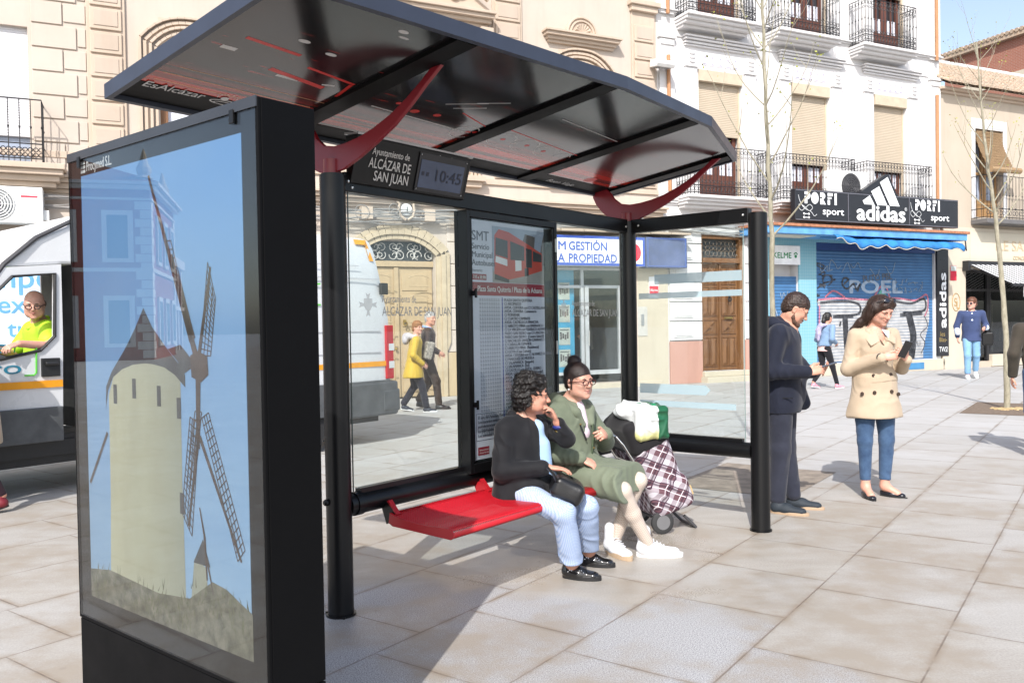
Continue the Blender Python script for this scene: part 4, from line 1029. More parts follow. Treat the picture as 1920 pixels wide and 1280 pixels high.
# printed glossy panels between the ribs
mp, t, b = nodes('printed_panel'); tc = N(t, 'TexCoord'); s = N(t, 'SeparateXYZ'); t.links.new(tc.outputs['Object'], s.inputs[0])
wq = math_n(t, 'MULTIPLY', s.outputs[1], -1.0)
band = math_n(t, 'MULTIPLY', ramp(t, wq, -.17, -.12), math_n(t, 'SUBTRACT', 1.0, ramp(t, wq, .02, .16)))
mpg = N(t, 'Mapping'); mpg.inputs['Scale'].default_value = (.35, 20, 1); t.links.new(tc.outputs['Object'], mpg.inputs[0])
stq = noise(t, mpg.outputs[0], 1.0, 2, .5); streak = math_n(t, 'MULTIPLY', band, ramp(t, stq, .36, .55))
mp3 = N(t, 'Mapping'); mp3.inputs['Scale'].default_value = (3.2, 26, 1); t.links.new(tc.outputs['Object'], mp3.inputs[0])
spark = math_n(t, 'MULTIPLY', ramp(t, noise(t, mp3.outputs[0], 1.6, 2, .5), .66, .72), math_n(t, 'SUBTRACT', 1.0, ramp(t, wq, .45, .9)))
city = math_n(t, 'MULTIPLY', ramp(t, noise(t, tc.outputs['Object'], 1.5, 3), .5, .62), .5)
basec = mixc(t, city, (.010, .010, .012), (.035, .022, .018))
basec = mixc(t, streak, basec, (.55, .035, .02)); basec = mixc(t, math_n(t, 'MULTIPLY', spark, .45), basec, (.5, .04, .025))
t.links.new(basec, b.inputs['Base Color']); b.inputs['Roughness'].default_value = .15; b.inputs['Specular IOR Level'].default_value = .5; b.inputs['Coat Weight'].default_value = .3; b.inputs['Coat Roughness'].default_value = .12
MATS['printed_panel'] = mp
def front_w(u):
    F_ = [(q[0], q[1]) for q in IN if q[1] > .5]; F_.sort()
    if u <= F_[0][0]: return F_[0][1]
    for a, b_ in zip(F_[:-1], F_[1:]):
        if a[0] <= u <= b_[0]: return a[1] + (b_[1] - a[1]) * (u - a[0]) / (b_[0] - a[0])
    return F_[-1][1]
RIBS = [-.065, .97, 1.975, 3.03]
edges = [-.99] + RIBS
for u0, u1 in zip(edges[:-1], edges[1:]):
    us = [u0, u1] if u0 < -.5 else [u0, u1]
    mid = [q[0] for q in IN if q[1] > .5 and u0 < q[0] < u1]
    plan = [(u0, -.29), (u1, -.29), (u1, front_w(u1) - .004)] + [(x, front_w(x) - .004) for x in sorted(mid, reverse=True)] + [(u0, front_w(u0) - .004)]
    slab(MB(), plan, .022, .032).build('ceiling_panel', mp, roof)
RIBM = M('rib_black', (.004, .004, .0045), .5, spec=.12)
m_ = []
for u in RIBS:
    slab(MB(), [(u - .06, -.29), (u + .06, -.29), (u + .06, front_w(u + .06) - .012), (u - .06, front_w(u - .06) - .012)], .004, .021).build('roof_rib', RIBM, roof)
    slab(MB(), [(u + .0605, -.29), (u + .069, -.29), (u + .069, front_w(u + .06) - .02), (u + .0605, front_w(u + .06) - .02)], .010, .022).build('rib_edge', M('edge_alu', (.45, .45, .47), .35, .6), roof)
def ceil_T(u, w, d=.0205):                       # lettering on the underside: x along u, y towards the front
    sl = math.atan(.14)
    return T(u, -w, rz_(w) + d) @ Matrix.Rotation(-sl, 4, 'X') @ Matrix.Rotation(R(180), 4, 'X')
for u0, u1 in zip(edges[:-1], edges[1:]):
    slab(MB(), [(u0 + .06 if u0 > -.5 else u0 + .02, -.288), (u1 - .06, -.288), (u1 - .06, -.15 if u0 > -.5 else -.10), (u0 + .06 if u0 > -.5 else u0 + .02, -.15 if u0 > -.5 else -.10)], .0195, .0212).build('printed_band', RIBM, roof)
m = MB(); m.text('EsAlcázar', ceil_T(-.945, -.140, .0188), .085, .003, fit=.29)
for t_ in np.linspace(0, 2 * math.pi, 11)[:-1]: m.text('·', ceil_T(-.565 + .05 * math.cos(t_), -.09 + .03 * math.sin(t_), .0188), .06)
P_ = lambda u, w: (u, -w, rz_(w) + .0214)
def loop(cu, cw, ru, rw, th, t0=0, t1=2 * math.pi, mb=None):
    for a, b_ in zip(np.linspace(t0, t1, 26)[:-1], np.linspace(t0, t1, 26)[1:]):
        q = [(cu + (ru + d) * math.cos(x), cw + (rw + d) * math.sin(x)) for x, d in ((a, 0), (b_, 0), (b_, th), (a, th))]
        mb.quad(*[P_(*z) for z in q])
mb_add = m
P_ = lambda u, w: (u, -w, rz_(w) + .0188)
loop(-.52, -.135, .085, .022, .008, 0, 2 * math.pi, m); loop(-.52, -.145, .06, .014, .006, .3, 4.5, m); m.add([P_(-.56 + .02 * math.cos(x), -.09 + .018 * math.sin(x)) for x in np.linspace(0, 6.28, 14)], [tuple(range(14))])
m.text('Buen Viaje', ceil_T(2.2, -.255, .0185), .07, .0, fit=.34, shear=.25)
m.build('lettering', M('print_white', (.62, .62, .62), .4), roof)
P_ = lambda u, w: (u, -w, rz_(w) + .0214)
# printed night-traffic picture: lamps, headlights, dials and lane lines
m = MB(); mr = MB()
def bar(mb, u0, w0, u1, w1, th): 
    d = np.array([u1 - u0, w1 - w0]); nn = np.array([-d[1], d[0]]) / np.linalg.norm(d) * th / 2
    mb.quad(P_(u0 - nn[0], w0 - nn[1]), P_(u1 - nn[0], w1 - nn[1]), P_(u1 + nn[0], w1 + nn[1]), P_(u0 + nn[0], w0 + nn[1]))
def blob(mb, u, w, ru, rw): mb.add([P_(u + ru * math.cos(x), w + rw * math.sin(x)) for x in np.linspace(0, 6.28, 15)], [tuple(range(15))])
for u, w, a, b_ in ((-.62, .60, .03, .014), (-.45, .56, .03, .013), (-.34, .90, .028, .014), (-.30, .86, .03, .008)): blob(m, u, w, a, b_)
bar(m, -.87, .38, -.80, .38, .03); bar(m, -.52, .26, -.40, .26, .02); bar(m, -.28, .28, -.22, .30, .014)
bar(m, .10, .20, .88, .17, .010); bar(m, .42, .42, .62, .55, .007); bar(m, .50, .40, .66, .50, .007); bar(m, .56, .52, .72, .62, .006)
loop(.84, .17, .085, .085, .008, .6, 5.6, m)
for cu in (1.15, 1.38, 1.62): loop(cu, .20, .10, .085, .006, .2, 5.2, m)
loop(1.82, .16, .07, .06, .005, .5, 3.5, m)
bar(m, 1.2, .62, 1.9, .56, .006); bar(m, 1.15, .06, 1.75, .02, .007)
m.build('print_pattern', MATS['print_white'], roof)
bar(mr, -.83, .5, -.55, .48, .022); bar(mr, -.45, .40, -.15, .36, .018); bar(mr, -.58, .30, -.25, .25, .03); bar(mr, -.16, .35, -.13, .2, .02)
bar(mr, .60, .38, .88, .30, .010); bar(mr, 1.05, .34, 1.9, .24, .009)
for u, w, a in ((.86, .18, .022), (.9, .2, .02), (1.16, .2, .02), (1.4, .2, .02), (1.6, .18, .02), (.35, .26, .03), (.2, .3, .02), (.5, .28, .025), (2.55, -.08, .06)): blob(mr, u, w, a, a * .8)
mr.build('print_pattern', M('print_red', (.60, .03, .025), .4), roof)
m = MB(); bar(m, -.93, .03, -.15, .02, .004); bar(m, -.93, -.05, -.12, -.06, .005); bar(m, -.9, .11, -.1, .10, .003); m.build('print_pattern', M('print_gold', (.75, .42, .22), .4), roof)
# crescent brackets
CR = [(-.20, 2.60), (-.31, 2.60), (-.315, 2.53), (-.285, 2.47), (-.235, 2.41), (-.165, 2.352), (-.09, 2.318), (0, 2.302), (.10, 2.314), (.22, 2.354), (.35, 2.41), (.48, 2.475), (.60, 2.555), (.70, 2.632), (.80, 2.70), (.735, 2.70), (.665, 2.65), (.56, 2.585), (.45, 2.53), (.33, 2.485), (.22, 2.458), (.12, 2.444), (.03, 2.440), (-.05, 2.455), (-.11, 2.50), (-.145, 2.55)]
for u in (0, L):
    c = MB(); q = [(-w, z) for w, z in CR]; c.prism(q, 0, u - .011, u + .011)
    br_ = c.build('roof_bracket', RED, sh, .003)
    MB().tube([(u, 0, 2.28), (u, 0, 2.375)], .045, 20).build('bracket_socket', RED, br_, smooth=True)
# frame: top beams and bottom tubes
m = MB(); m.box(.05, L - .05, -.035, .035, 2.215, 2.318); m.build('top_beam', BLK, sh, .006)
m = MB(); m.box(L - .035, L + .035, -1.02, -.05, 2.21, 2.315); m.build('top_beam', BLK, sh, .006)
m = MB(); m.tube([(.05, 0, .565), (L - .05, 0, .565)], .058, 20); m.tube([(.09, 0, .565), (.14, 0, .565)], .064, 20); m.box(.13, L - .07, -.022, .022, .61, .645); m.build('bottom_tube', BLK, sh, smooth=True)
m = MB(); m.tube([(L, -.05, .57), (L, -1.02, .57)], .058, 20); m.box(L - .022, L + .022, -.95, -.06, .615, .65); m.build('bottom_tube', BLK, sh, smooth=True)
m = MB()
for u, w, z in ((.075, .036, 2.27), (.10, .036, 2.24), (L - .08, .036, 2.26)): m.sph((u, -w, z), .010, 8, 5)
for w in (.98, .12): m.sph((L - .036, -w, 2.265), .010, 8, 5)
m.build('screw', M('steel', (.6, .6, .6), .3, .9), sh)
g1_ = MB().box(.10, .955, -.004, .004, .645, 2.215).build('glass_panel', CLEAR, sh)
GE = M('glass_edge_green', (.02, .045, .04), .3); MB().box(.0965, .0995, -.0042, .0042, .63, 2.23).build('glass_edge', GE, g1_)
MB().box(1.90, L - .085, -.004, .004, .645, 2.215).build('glass_panel', CLEAR, sh)
ge = MB().box(L - .004, L + .004, -.965, -.09, .65, 2.21).build('glass_panel', CLEAR, sh); MB().box(L - .0042, L + .0042, -.968, -.9655, .63, 2.215).build('glass_edge', M('glass_edge_pale', (.25, .36, .34), .3), ge)
FROST = M('frosted_film', (.52, .62, .68), .6, var=.1)
FT = bpy.data.materials.new('frosted_film_pale'); FT.use_nodes = True; t = FT.node_tree; bb_ = t.nodes['Principled BSDF']; bb_.inputs['Base Color'].default_value = (.42, .56, .62, 1); bb_.inputs['Roughness'].default_value = .6; bb_.inputs['Alpha'].default_value = .55
m = MB(); m.box(L - .0065, L - .0045, -.955, -.24, 1.80, 1.875).cut(); m.box(L - .0065, L - .0045, -.955, -.10, 1.69, 1.735).cut()
m.prism([(-.10, .955), (-.66, .955), (-.70, .995), (-.66, 1.03), (-.10, 1.03)], 0, L - .0065, L - .0045).cut(); m.box(L - .0065, L - .0045, -.90, -.10, .855, .90)
m.each('frosted_band', FT, ge)
DEC = bpy.data.materials.new('etched_lettering'); DEC.use_nodes = True; t = DEC.node_tree; bb_ = t.nodes['Principled BSDF']; bb_.inputs['Base Color'].default_value = (.50, .50, .47, 1); bb_.inputs['Roughness'].default_value = .7; bb_.inputs['Alpha'].default_value = .55
def crest(mb, u, z, h, y):
    q = lambda pts: mb.quad(*[(u + a * h, y, z + b_ * h) for a, b_ in pts])
    for ang in range(4):
        c, s_ = math.cos(ang * math.pi / 2), math.sin(ang * math.pi / 2)
        rot = lambda a, b_: (a * c - b_ * s_, a * s_ + b_ * c)
        q([rot(-.06, .25), rot(.06, .25), rot(.14, .56), rot(0, .48)]); q([rot(0, .48), rot(-.14, .56), rot(-.06, .25)])
    q([(-.26, .3), (.26, .3), (.26, -.06), (.14, -.24), (0, -.32), (-.14, -.24), (-.26, -.06)])
def decal(mb, u0, u1, z, y):
    mb.text('Ayuntamiento de', T(u0 + .10, y, z + .075) @ FRONT, .06, .004, fit=(u1 - u0 - .12) * .47)
    mb.text('ALCÁZAR DE SAN JUAN', T(u0 + .10, y, z) @ FRONT, .075, .006, fit=u1 - u0 - .12); crest(mb, u0 + .0, z + .06, .115, y)
m = MB(); decal(m, .222, .90, 1.565, -.006); decal(m, 2.05, 2.80, 1.56, -.006); m.build('etched_lettering', DEC, sh)
# information sign over the first glass panel, leaning forward
TI = math.radians(11)
sg = MB()
prof = [(-.055, 2.262), (-.125, 2.500), (-.02, 2.512), (-.02, 2.262)]
sg.prism(prof, 0, .075, .955); sbox = sg.build('sign_box', BLK, sh, .004)
MB().prism([(-.125, 2.503), (-.130, 2.512), (-.018, 2.524), (-.018, 2.514)], 0, .07, .965).build('sign_cap', M('edge_alu', (.45, .45, .47), .35, .6), sbox)
def SG(u, s): # s: height up the leaning face
    d = Vector((0, -.125 + .055, 2.5 - 2.262)).normalized()
    o_ = Vector((u, -.055, 2.262)) + d * s
    zx = Vector((1, 0, 0)); nrm = zx.cross(d)
    mm_ = Matrix((( zx.x, d.x, nrm.x, o_.x + nrm.x * .003), (zx.y, d.y, nrm.y, o_.y + nrm.y * .003), (zx.z, d.z, nrm.z, o_.z + nrm.z * .003), (0, 0, 0, 1)))
    return mm_
m = MB(); m.text('Ayuntamiento de', SG(.185, .165), .052, .004, fit=.27); m.text('ALCÁZAR DE', SG(.172, .095), .074, .010, fit=.305); m.text('SAN JUAN', SG(.218, .030), .074, .010, fit=.252)
m.text('Procymed', SG(.68, .212), .026, .0); m.build('lettering', M('sign_lettering_grey', (.72, .70, .68), .5), sbox)
m = MB(); MX = SG(.525, .012); m.box(0, .395, 0, .215, -.001, .004); m.xf(MX); scr = m.build('screen_frame', M('screen_frame', (.02, .02, .024), .3), sbox)
m = MB(); m.box(.018, .375, .022, .178, .0045, .0065); m.xf(MX); lcd = m.build('screen', M('lcd_blue', (.075, .10, .17), .22, var=.25, vs=4), sbox)
m = MB(); m.text('10:45', MX @ T(.125, .07, .008), .095, .006, fit=.215); m.text('■ ■', MX @ T(.03, .09, .008), .03); m.build('digits', M('lcd_dark', (.02, .025, .05), .4), lcd)
m = MB()
for x, y_ in ((.01, .012), (.385, .012), (.01, .203), (.385, .203)): m.sph((x, y_, .006), .005, 6, 4)
m.xf(MX); m.build('screw', MATS['steel'], sbox)
# timetable case
tt = MB(); y0 = -.075
for a0, a1, z0, z1 in ((.955, .985, .60, 2.205), (1.855, 1.885, .60, 2.205), (.985, 1.855, 2.165, 2.205), (.985, 1.855, .60, .66)): tt.box(a0, a1, y0, .02, z0, z1)
for a0, a1, z0, z1 in ((.99, 1.005, .67, 2.16), (1.835, 1.85, .67, 2.16)): tt.box(a0, a1, y0 + .004, -.045, z0, z1)
tcs = tt.build('timetable_case', BLK, sh, .003)
m = MB().box(.956, 1.884, .021, .03, .60, 2.205); m.build('case_back', BLK, tcs)
yy = -.052
MB().box(1.005, 1.76, yy, yy + .01, .675, 2.155).build('timetable_sheet', M('sheet_lilac', (.56, .56, .66), .7, var=.06), tcs)
MB().box(1.76, 1.835, yy + .004, yy + .01, .675, 2.155).build('case_margin', BLK, tcs)
sheet = tcs
y = yy - .0015
INK = M('ink_grey', (.10, .10, .14), .8)
m = MB(); m.text('SMT', T(1.02, y, 2.03) @ FRONT, .085, .004, fit=.16); lines(m, ['Servicio', 'Municipal de', 'Autobuses'], 1.02, 1.975, .052, .05, .0015, y=y)
lines(m, ['horario:'], 1.024, 1.835, .03, .03, y=y); lines(m, ['de lunes a viernes,', 'excepto festivos'], 1.024, 1.752, .027, .034, y=y)
STOPS = ['PLAZA SANTA QUITERIA', 'C/ ARCIPRESTE', 'AVDA. CERVERA con C/ CASTELLANOS', 'AVDA. CERVERA  Cementerio', 'C/ PORVENIR', 'C/ CUATRO CAMINOS', 'AVDA. CASTILLA LA MANCHA', 'C/ ARROYO MINA con BARRANCO', 'C/ LA VIRGEN con FEDERICO ALVAREZ', 'PASEO SAN ISIDRO con C/ LANZAROTE', 'PASEO SAN ISIDRO  (Centro Salud II)', 'C/ BACHILLER SANSÓN CARRASCO', 'C/ CABALLAR ESPAÑOL', 'C/ ARROYO MINA  (Residencia)', 'C/ GOYA (Casa Cultura)', 'AVDA. CERVERA con C/ ALVAREZ GUERRA', 'C/ MARQUÉS DE MUDELA', 'C/ SALAMANCA  (Juzgado)', 'C/ SALAMANCA  (Sol)', 'C/ CASTILLO con AVDA. QUERO', 'AVDA. CONSTITUCIÓN  (Hospital)', 'AVDA. DE EUROPA', 'AVDA. LA PRADERA', 'C/ DE LA ARTESANÍA', 'AVDA. TERESA JORNET', 'AVDA. DE LOS INSTITUTOS  (Centro Salud)', 'AVDA. CONSTITUCIÓN', 'AVDA. CORREDERA', 'AVDA. QUIJOTE', 'CAMPO CRIPTANA', 'AVDA. HERENCIA', 'AVDA. PABLO IGLESIAS', 'C/ MIGUEL BARROSO', 'C/ CAUTIVO', 'RONDAS', 'PLAZA SANTA QUITERIA']
lines(m, STOPS, 1.325, 1.655, .0265, .0238, .0006, y=y)
lines(m, ['El uso del Autobús Municipal es gratuito', 'Los horarios están sujetos a cambios', 'por obras o eventos en la ciudad', 'La edad mínima para viajar solo', 'Los animales domésticos no viajan'], 1.05, .925, .026, .028, .0006, y=y)
for a0, a1, z0, z1 in ((1.035, 1.60, .955, .958), (1.035, 1.60, .79, .793), (1.035, 1.038, .79, .958), (1.597, 1.60, .79, .958)): m.box(a0, a1, y, y + .001, z0, z1)
m.build('lettering', INK, tcs)
m = MB()
for k in range(len(STOPS)):
    z = 1.655 - k * .0238
    for c in range(9): m.box(1.085 + c * .0225, 1.085 + c * .0225 + .016, y, y + .001, z, z + .007); m.box(1.085 + c * .0225, 1.085 + c * .0225 + .013, y, y + .001, z + .0095, z + .0165)
m.build('timetable_figures', M('ink_pale', (.33, .33, .38), .8), tcs)
m = MB(); m.tube([(1.305, y, 1.68), (1.305, y, .81)], .0035, 4)
for k in range(36): m.box(1.300, 1.310, y - .001, y, 1.658 - k * .0238, 1.668 - k * .0238)
m.build('route_line', M('ink_blue', (.05, .07, .30), .8), tcs)
m = MB(); m.box(1.01, 1.757, y, y + .001, 1.69, 1.772); m.box(1.022, 1.155, y, y + .001, 1.785, 1.822); m.box(1.05, 1.155, y, y + .001, .70, .75); m.build('red_band', M('band_red', (.27, .02, .04), .7), tcs)
m = MB(); m.text('Plaza Santa Quiteria / Plaza de la Aduana', T(1.065, y - .0012, 1.715) @ FRONT, .05, .003, fit=.66); m.text('7:15 a 20:30h', T(1.027, y - .0012, 1.793) @ FRONT, .03, .002, fit=.12)
m.text('Ayuntamiento', T(1.06, y - .0012, .727) @ FRONT, .016); m.text('Alcázar San Juan', T(1.06, y - .0012, .71) @ FRONT, .014); m.build('white_lettering', M('paper_white', (.72, .70, .72), .8), tcs)
# photograph of the bus printed on the sheet
m = MB(); m.box(1.215, 1.757, y, y + .001, 1.775, 2.13); ph = m.build('bus_photo', M('photo_sky', (.30, .34, .44), .7), tcs)
q_ = lambda mb, pts, d: mb.quad(*[(1.215 + a * .542, y - d, 1.775 + b_ * .355) for a, b_ in pts])
m = MB(); q_(m, [(0, 0), (1, 0), (1, .36), (0, .2)], .0008); m.build('photo_road', M('photo_road', (.30, .28, .27), .8), ph)
m = MB(); q_(m, [(.55, .7), (.8, .66), (.82, .88), (.62, .92)], .0008); q_(m, [(.9, .3), (1, .3), (1, .95), (.94, .7)], .0008); m.build('photo_house', M('photo_house', (.12, .10, .10), .8), ph)
m = MB(); q_(m, [(.03, .15), (.30, .06), (.30, .92), (.12, .95), (.04, .84)], .0014); q_(m, [(.30, .06), (.62, .14), (.96, .26), (.96, .58), (.62, .76), (.30, .92)], .0014); m.build('photo_bus', M('photo_red', (.50, .06, .04), .7), ph)
m = MB(); q_(m, [(.05, .5), (.28, .44), (.28, .76), (.06, .8)], .002); q_(m, [(.33, .42), (.60, .42), (.60, .68), (.33, .76)], .002); q_(m, [(.63, .3), (.75, .3), (.75, .64), (.63, .66)], .002); q_(m, [(.77, .42), (.95, .42), (.95, .56), (.77, .62)], .002); q_(m, [(.03, .05), (.3, .0), (.3, .06), (.04, .15)], .002); q_(m, [(.60, .13), (.68, .15), (.68, .3), (.6, .28)], .002)
m.build('photo_window', M('photo_dark', (.03, .03, .035), .6), ph)
m = MB(); q_(m, [(.05, .36), (.27, .30), (.27, .42), (.06, .47)], .002); q_(m, [(.42, .22), (.54, .24), (.54, .42), (.42, .42)], .002); m.build('photo_plate', MATS['paper_white'], ph)
MB().box(1.006, 1.834, -.0715, -.0675, .672, 2.158).build('case_glass', CLEAR, tcs)
m = MB()
for z in (1.70, 1.02): m.tube([(1.0, -.07, z), (1.0, -.095, z)], .016, 10); m.box(.993, 1.007, -.105, -.095, z - .028, z + .028); m.cut()
m.each('latch', BLK, tcs)
m = MB()
for z in (2.0, 1.3, .95): m.box(1.853, 1.868, -.082, -.0755, z, z + .09)
m.build('hinge', MATS['steel'], tcs)
# perforated bench hung from the bottom tube
mb_s, t, b = nodes('perforated_red'); tc = N(t, 'TexCoord'); sp_ = N(t, 'SeparateXYZ'); t.links.new(tc.outputs['Object'], sp_.inputs[0])
def dots(px):
    a = math_n(t, 'FRACT', math_n(t, 'ADD', math_n(t, 'DIVIDE', sp_.outputs[0], px), 0)); c = math_n(t, 'FRACT', math_n(t, 'DIVIDE', sp_.outputs[1], px))
    da = math_n(t, 'SUBTRACT', a, .5); dc_ = math_n(t, 'SUBTRACT', c, .5)
    return math_n(t, 'SQRT', math_n(t, 'ADD', math_n(t, 'MULTIPLY', da, da), math_n(t, 'MULTIPLY', dc_, dc_)))
hole = math_n(t, 'LESS_THAN', dots(.0135), .30)
b.inputs['Base Color'].default_value = (.50, .010, .020, 1); b.inputs['Roughness'].default_value = .36
t.links.new(math_n(t, 'SUBTRACT', 1.0, hole), b.inputs['Alpha'])
bench = MB()
def curve_w(u0, u1, prof, th=.0):
    V = []; n = len(prof)
    for u in (u0, u1):
        for w_, z in prof: V.append((u, -w_, z))
    bench.add(V, [(i, i + 1, n + i + 1, n + i) for i in range(n - 1)])
top = [(.10, .500), (.14, .488), (.22, .474), (.32, .468), (.42, .469), (.50, .473), (.535, .473)]
curve_w(.272, 2.0, top + [(.556, .466), (.568, .450), (.566, .432), (.552, .420)])
be = bench.build('bench_seat', mb_s, sh, smooth=True); sm_ = be.modifiers.new('solid', 'SOLIDIFY'); sm_.thickness = .003
for u in (.262, 2.0):
    s_ = MB(); s_.prism([(-w_, z) for w_, z in top + [(.559, .466), (.571, .450), (.569, .430), (.55, .417), (.12, .428), (.09, .442)]], 0, u, u + .010); s_.build('bench_side', SEAT_RED, be, .002)
for u in (.275, 1.04, 1.90):
    s_ = MB(); s_.prism([(-.02, .525), (-.075, .55), (-.135, .49), (-.10, .45), (-.06, .43)], 0, u, u + .012); s_.build('bench_arm', BLK if u < .5 else SEAT_RED, be)
    s_ = MB(); s_.prism([(-.066, .555), (-.078, .562), (-.142, .493), (-.135, .486)], 0, u + .0, u + .03); s_.build('bench_flange', SEAT_RED, be)

# ================================================================== advertising panel
mu = thing('advertising_panel', 'tall black free-standing advertising panel with a windmill poster behind glass', 'advertising panel', shw(-1.371, .11), AU)
WD, TH_, HT = 1.242, .205, 2.18                    # local x: into the scene, local -y: towards the front
fy = lambda w_: -(w_ - .11)
bm_ = MB()
bm_.box(.012, TH_, fy(1.352), fy(.11), .40, HT); bm_.box(.004, TH_, fy(1.352), fy(.11), 0, .396)
bm_.box(0, .012, fy(1.352), fy(1.338), .40, HT); bm_.box(0, .012, fy(.118), fy(.11), .40, HT); bm_.box(0, .012, fy(1.338), fy(.118), 2.158, HT); bm_.box(0, .012, fy(1.338), fy(.118), .40, .412)
mb0 = bm_.build('cabinet', M('cabinet_black', (.003, .003, .0034), .6, var=.08, spec=.10), mu, .003)
MB().box(-.004, .0, fy(1.35), fy(.112), 2.150, 2.182).build('top_trim', M('trim_gloss', (.03, .03, .033), .15), mu)
m = MB()
for w_ in (.20, 1.215): m.box(-.008, .0, fy(w_ + .022), fy(w_), 2.118, 2.16).cut()
m.each('hook', BLK, mu, .002)
px = .0105
def print_tower():
    m, t, b = nodes('poster_tower'); tc = N(t, 'TexCoord'); s = N(t, 'SeparateXYZ'); t.links.new(tc.outputs['Object'], s.inputs[0])
    wq = math_n(t, 'SUBTRACT', .11, s.outputs[1]); n1 = noise(t, coords(t, (1, 1, .35)), 9, 6, .65); n2 = noise(t, coords(t), 60, 3)
    c = mixc(t, ramp(t, wq, .36, .56), (.40, .38, .26), (.33, .325, .235)); c = mixc(t, ramp(t, wq, .62, .88), c, (.225, .235, .19))
    c = mixc(t, math_n(t, 'MULTIPLY', ramp(t, n1, .4, .7), .35), c, (.24, .22, .15)); c = mixc(t, math_n(t, 'MULTIPLY', n2, .15), c, (.18, .17, .13))
    t.links.new(c, b.inputs['Base Color']); b.inputs['Roughness'].default_value = .5; return m
POS = MB().box(px, .0119, fy(1.250), fy(.195), .495, 2.09)
mps, t, b = nodes('poster_sky'); tc = N(t, 'TexCoord'); s = N(t, 'SeparateXYZ'); t.links.new(tc.outputs['Object'], s.inputs[0])
t.links.new(mixc(t, math_n(t, 'ADD', ramp(t, s.outputs[2], .5, 2.1), math_n(t, 'MULTIPLY', math_n(t, 'SUBTRACT', noise(t, coords(t, (1, 1, 2)), 2.5, 4), .5), .5)), (.20, .31, .44), (.10, .225, .44)), b.inputs['Base Color']); b.inputs['Roughness'].default_value = .5
po = POS.build('poster', mps, mu)
Q = lambda mb, pts, d: mb.quad(*[(px - d, fy(w_), z) for w_, z in pts])
tow = print_tower(); cone = M('poster_cone', (.050, .052, .058), .6, vs=16, c2=(.028, .028, .032), stretch=(1, 1, .4)); wod = M('poster_timber', (.055, .036, .03), .6, var=.3, vs=9)
m = MB(); Q(m, [(.352, .52), (.37, .9), (.375, 1.27), (.42, 1.35), (.62, 1.43), (.79, 1.382), (.875, 1.352), (.872, 1.0), (.88, .52)], .0006)
Q(m, [(.90, .56), (.935, .76), (1.0, .74), (1.035, .56)], .0006); m.build('printed_tower', tow, po)
m = MB(); Q(m, [(.350, 1.215), (.356, 1.30), (.40, 1.355), (.50, 1.435), (.58, 1.51), (.643, 1.582), (.70, 1.515), (.79, 1.445), (.87, 1.39), (.905, 1.355), (.905, 1.315), (.84, 1.355), (.775, 1.378), (.70, 1.388), (.643, 1.39), (.56, 1.384), (.48, 1.366), (.41, 1.335), (.37, 1.285)], .0010)
Q(m, [(.80, 1.44), (.88, 1.455), (.945, 1.41), (.95, 1.38), (.90, 1.36), (.86, 1.40)], .0013); Q(m, [(.93, .745), (.99, .83), (1.03, .745)], .0013); m.build('printed_cone', cone, po)
m = MB()
for w_, z in ((.425, 1.275), (.565, 1.30), (.735, 1.28), (.862, 1.245), (.868, .93)): Q(m, [(w_ - .013, z - .035), (w_ + .013, z - .035), (w_ + .013, z + .035), (w_ - .013, z + .035)], .0014)
m.build('printed_window', cone, po)
m = MB()
def beam(a, b_, th0, th1):
    a, b_ = np.array(a), np.array(b_); d = b_ - a; nn = np.array([-d[1], d[0]]) / np.linalg.norm(d)
    Q(m, [tuple(a - nn * th0), tuple(b_ - nn * th1), tuple(b_ + nn * th1), tuple(a + nn * th0)], .0016)
H_ = (.985, 1.395)
beam(H_, (.70, 2.03), .015, .006); beam((.955, 1.47), (.83, 1.75), .020, .015); beam(H_, (1.07, 1.70), .010, .005); beam(H_, (.975, 1.12), .015, .010); beam((.975, 1.14), (.905, .86), .008, .005); beam((.985, 1.16), (1.205, .79), .008, .005)
Q(m, [(.94, 1.42), (.985, 1.435), (1.04, 1.42), (1.045, 1.36), (1.0, 1.335), (.945, 1.35)], .0017)
beam((.358, 1.13), (.21, .93), .007, .007); beam((1.0, .84), (1.01, .70), .006, .004); beam((1.0, .80), (1.045, .66), .005, .003); beam((1.0, .84), (.975, .93), .005, .003)
def lattice(A, B, C, D, n, k):                   # quadrilateral sail of laths
    A, B, C, D = map(np.array, (A, B, C, D))
    for i in range(n + 1):
        t_ = i / n; beam(A + (B - A) * t_, D + (C - D) * t_, .0017, .0017)
    for j in range(k + 1):
        t_ = j / k; beam(A + (D - A) * t_, B + (C - B) * t_, .0019, .0019)
lattice((1.00, 1.42), (1.055, 1.715), (1.095, 1.60), (1.06, 1.42), 13, 3)
lattice((.93, 1.22), (.865, .90), (.925, .83), (.985, 1.20), 15, 4); lattice((.96, 1.24), (.90, 1.0), (.94, .98), (1.0, 1.24), 9, 2)
lattice((1.0, 1.22), (1.185, .79), (1.225, .83), (1.04, 1.24), 18, 3)
lattice((.80, 1.80), (.93, 1.50), (.955, 1.51), (.835, 1.80), 10, 1)
m.build('printed_sail', wod, po)
m = MB(); Q(m, [(.195, .495), (1.257, .495), (1.257, .64), (1.20, .66), (1.12, .69), (1.04, .70), (.90, .62), (.70, .60), (.35, .62), (.195, .60)], .0007); m.build('printed_rocks', M('poster_rock', (.16, .145, .11), .7, vs=26, c2=(.045, .045, .028)), po)
m = MB(); rr = random.Random(2)
for k in range(150):
    w_ = rr.uniform(.2, 1.24); z_ = .50 + rr.uniform(.0, .12) + (.05 if w_ > .9 else 0); h_ = rr.uniform(.015, .05); Q(m, [(w_, z_), (w_ + .006, z_), (w_ + rr.uniform(-.012, .018), z_ + h_)], .0009)
m.build('printed_grass', M('poster_grass', (.10, .095, .045), .7, vs=30, c2=(.05, .06, .02)), po)
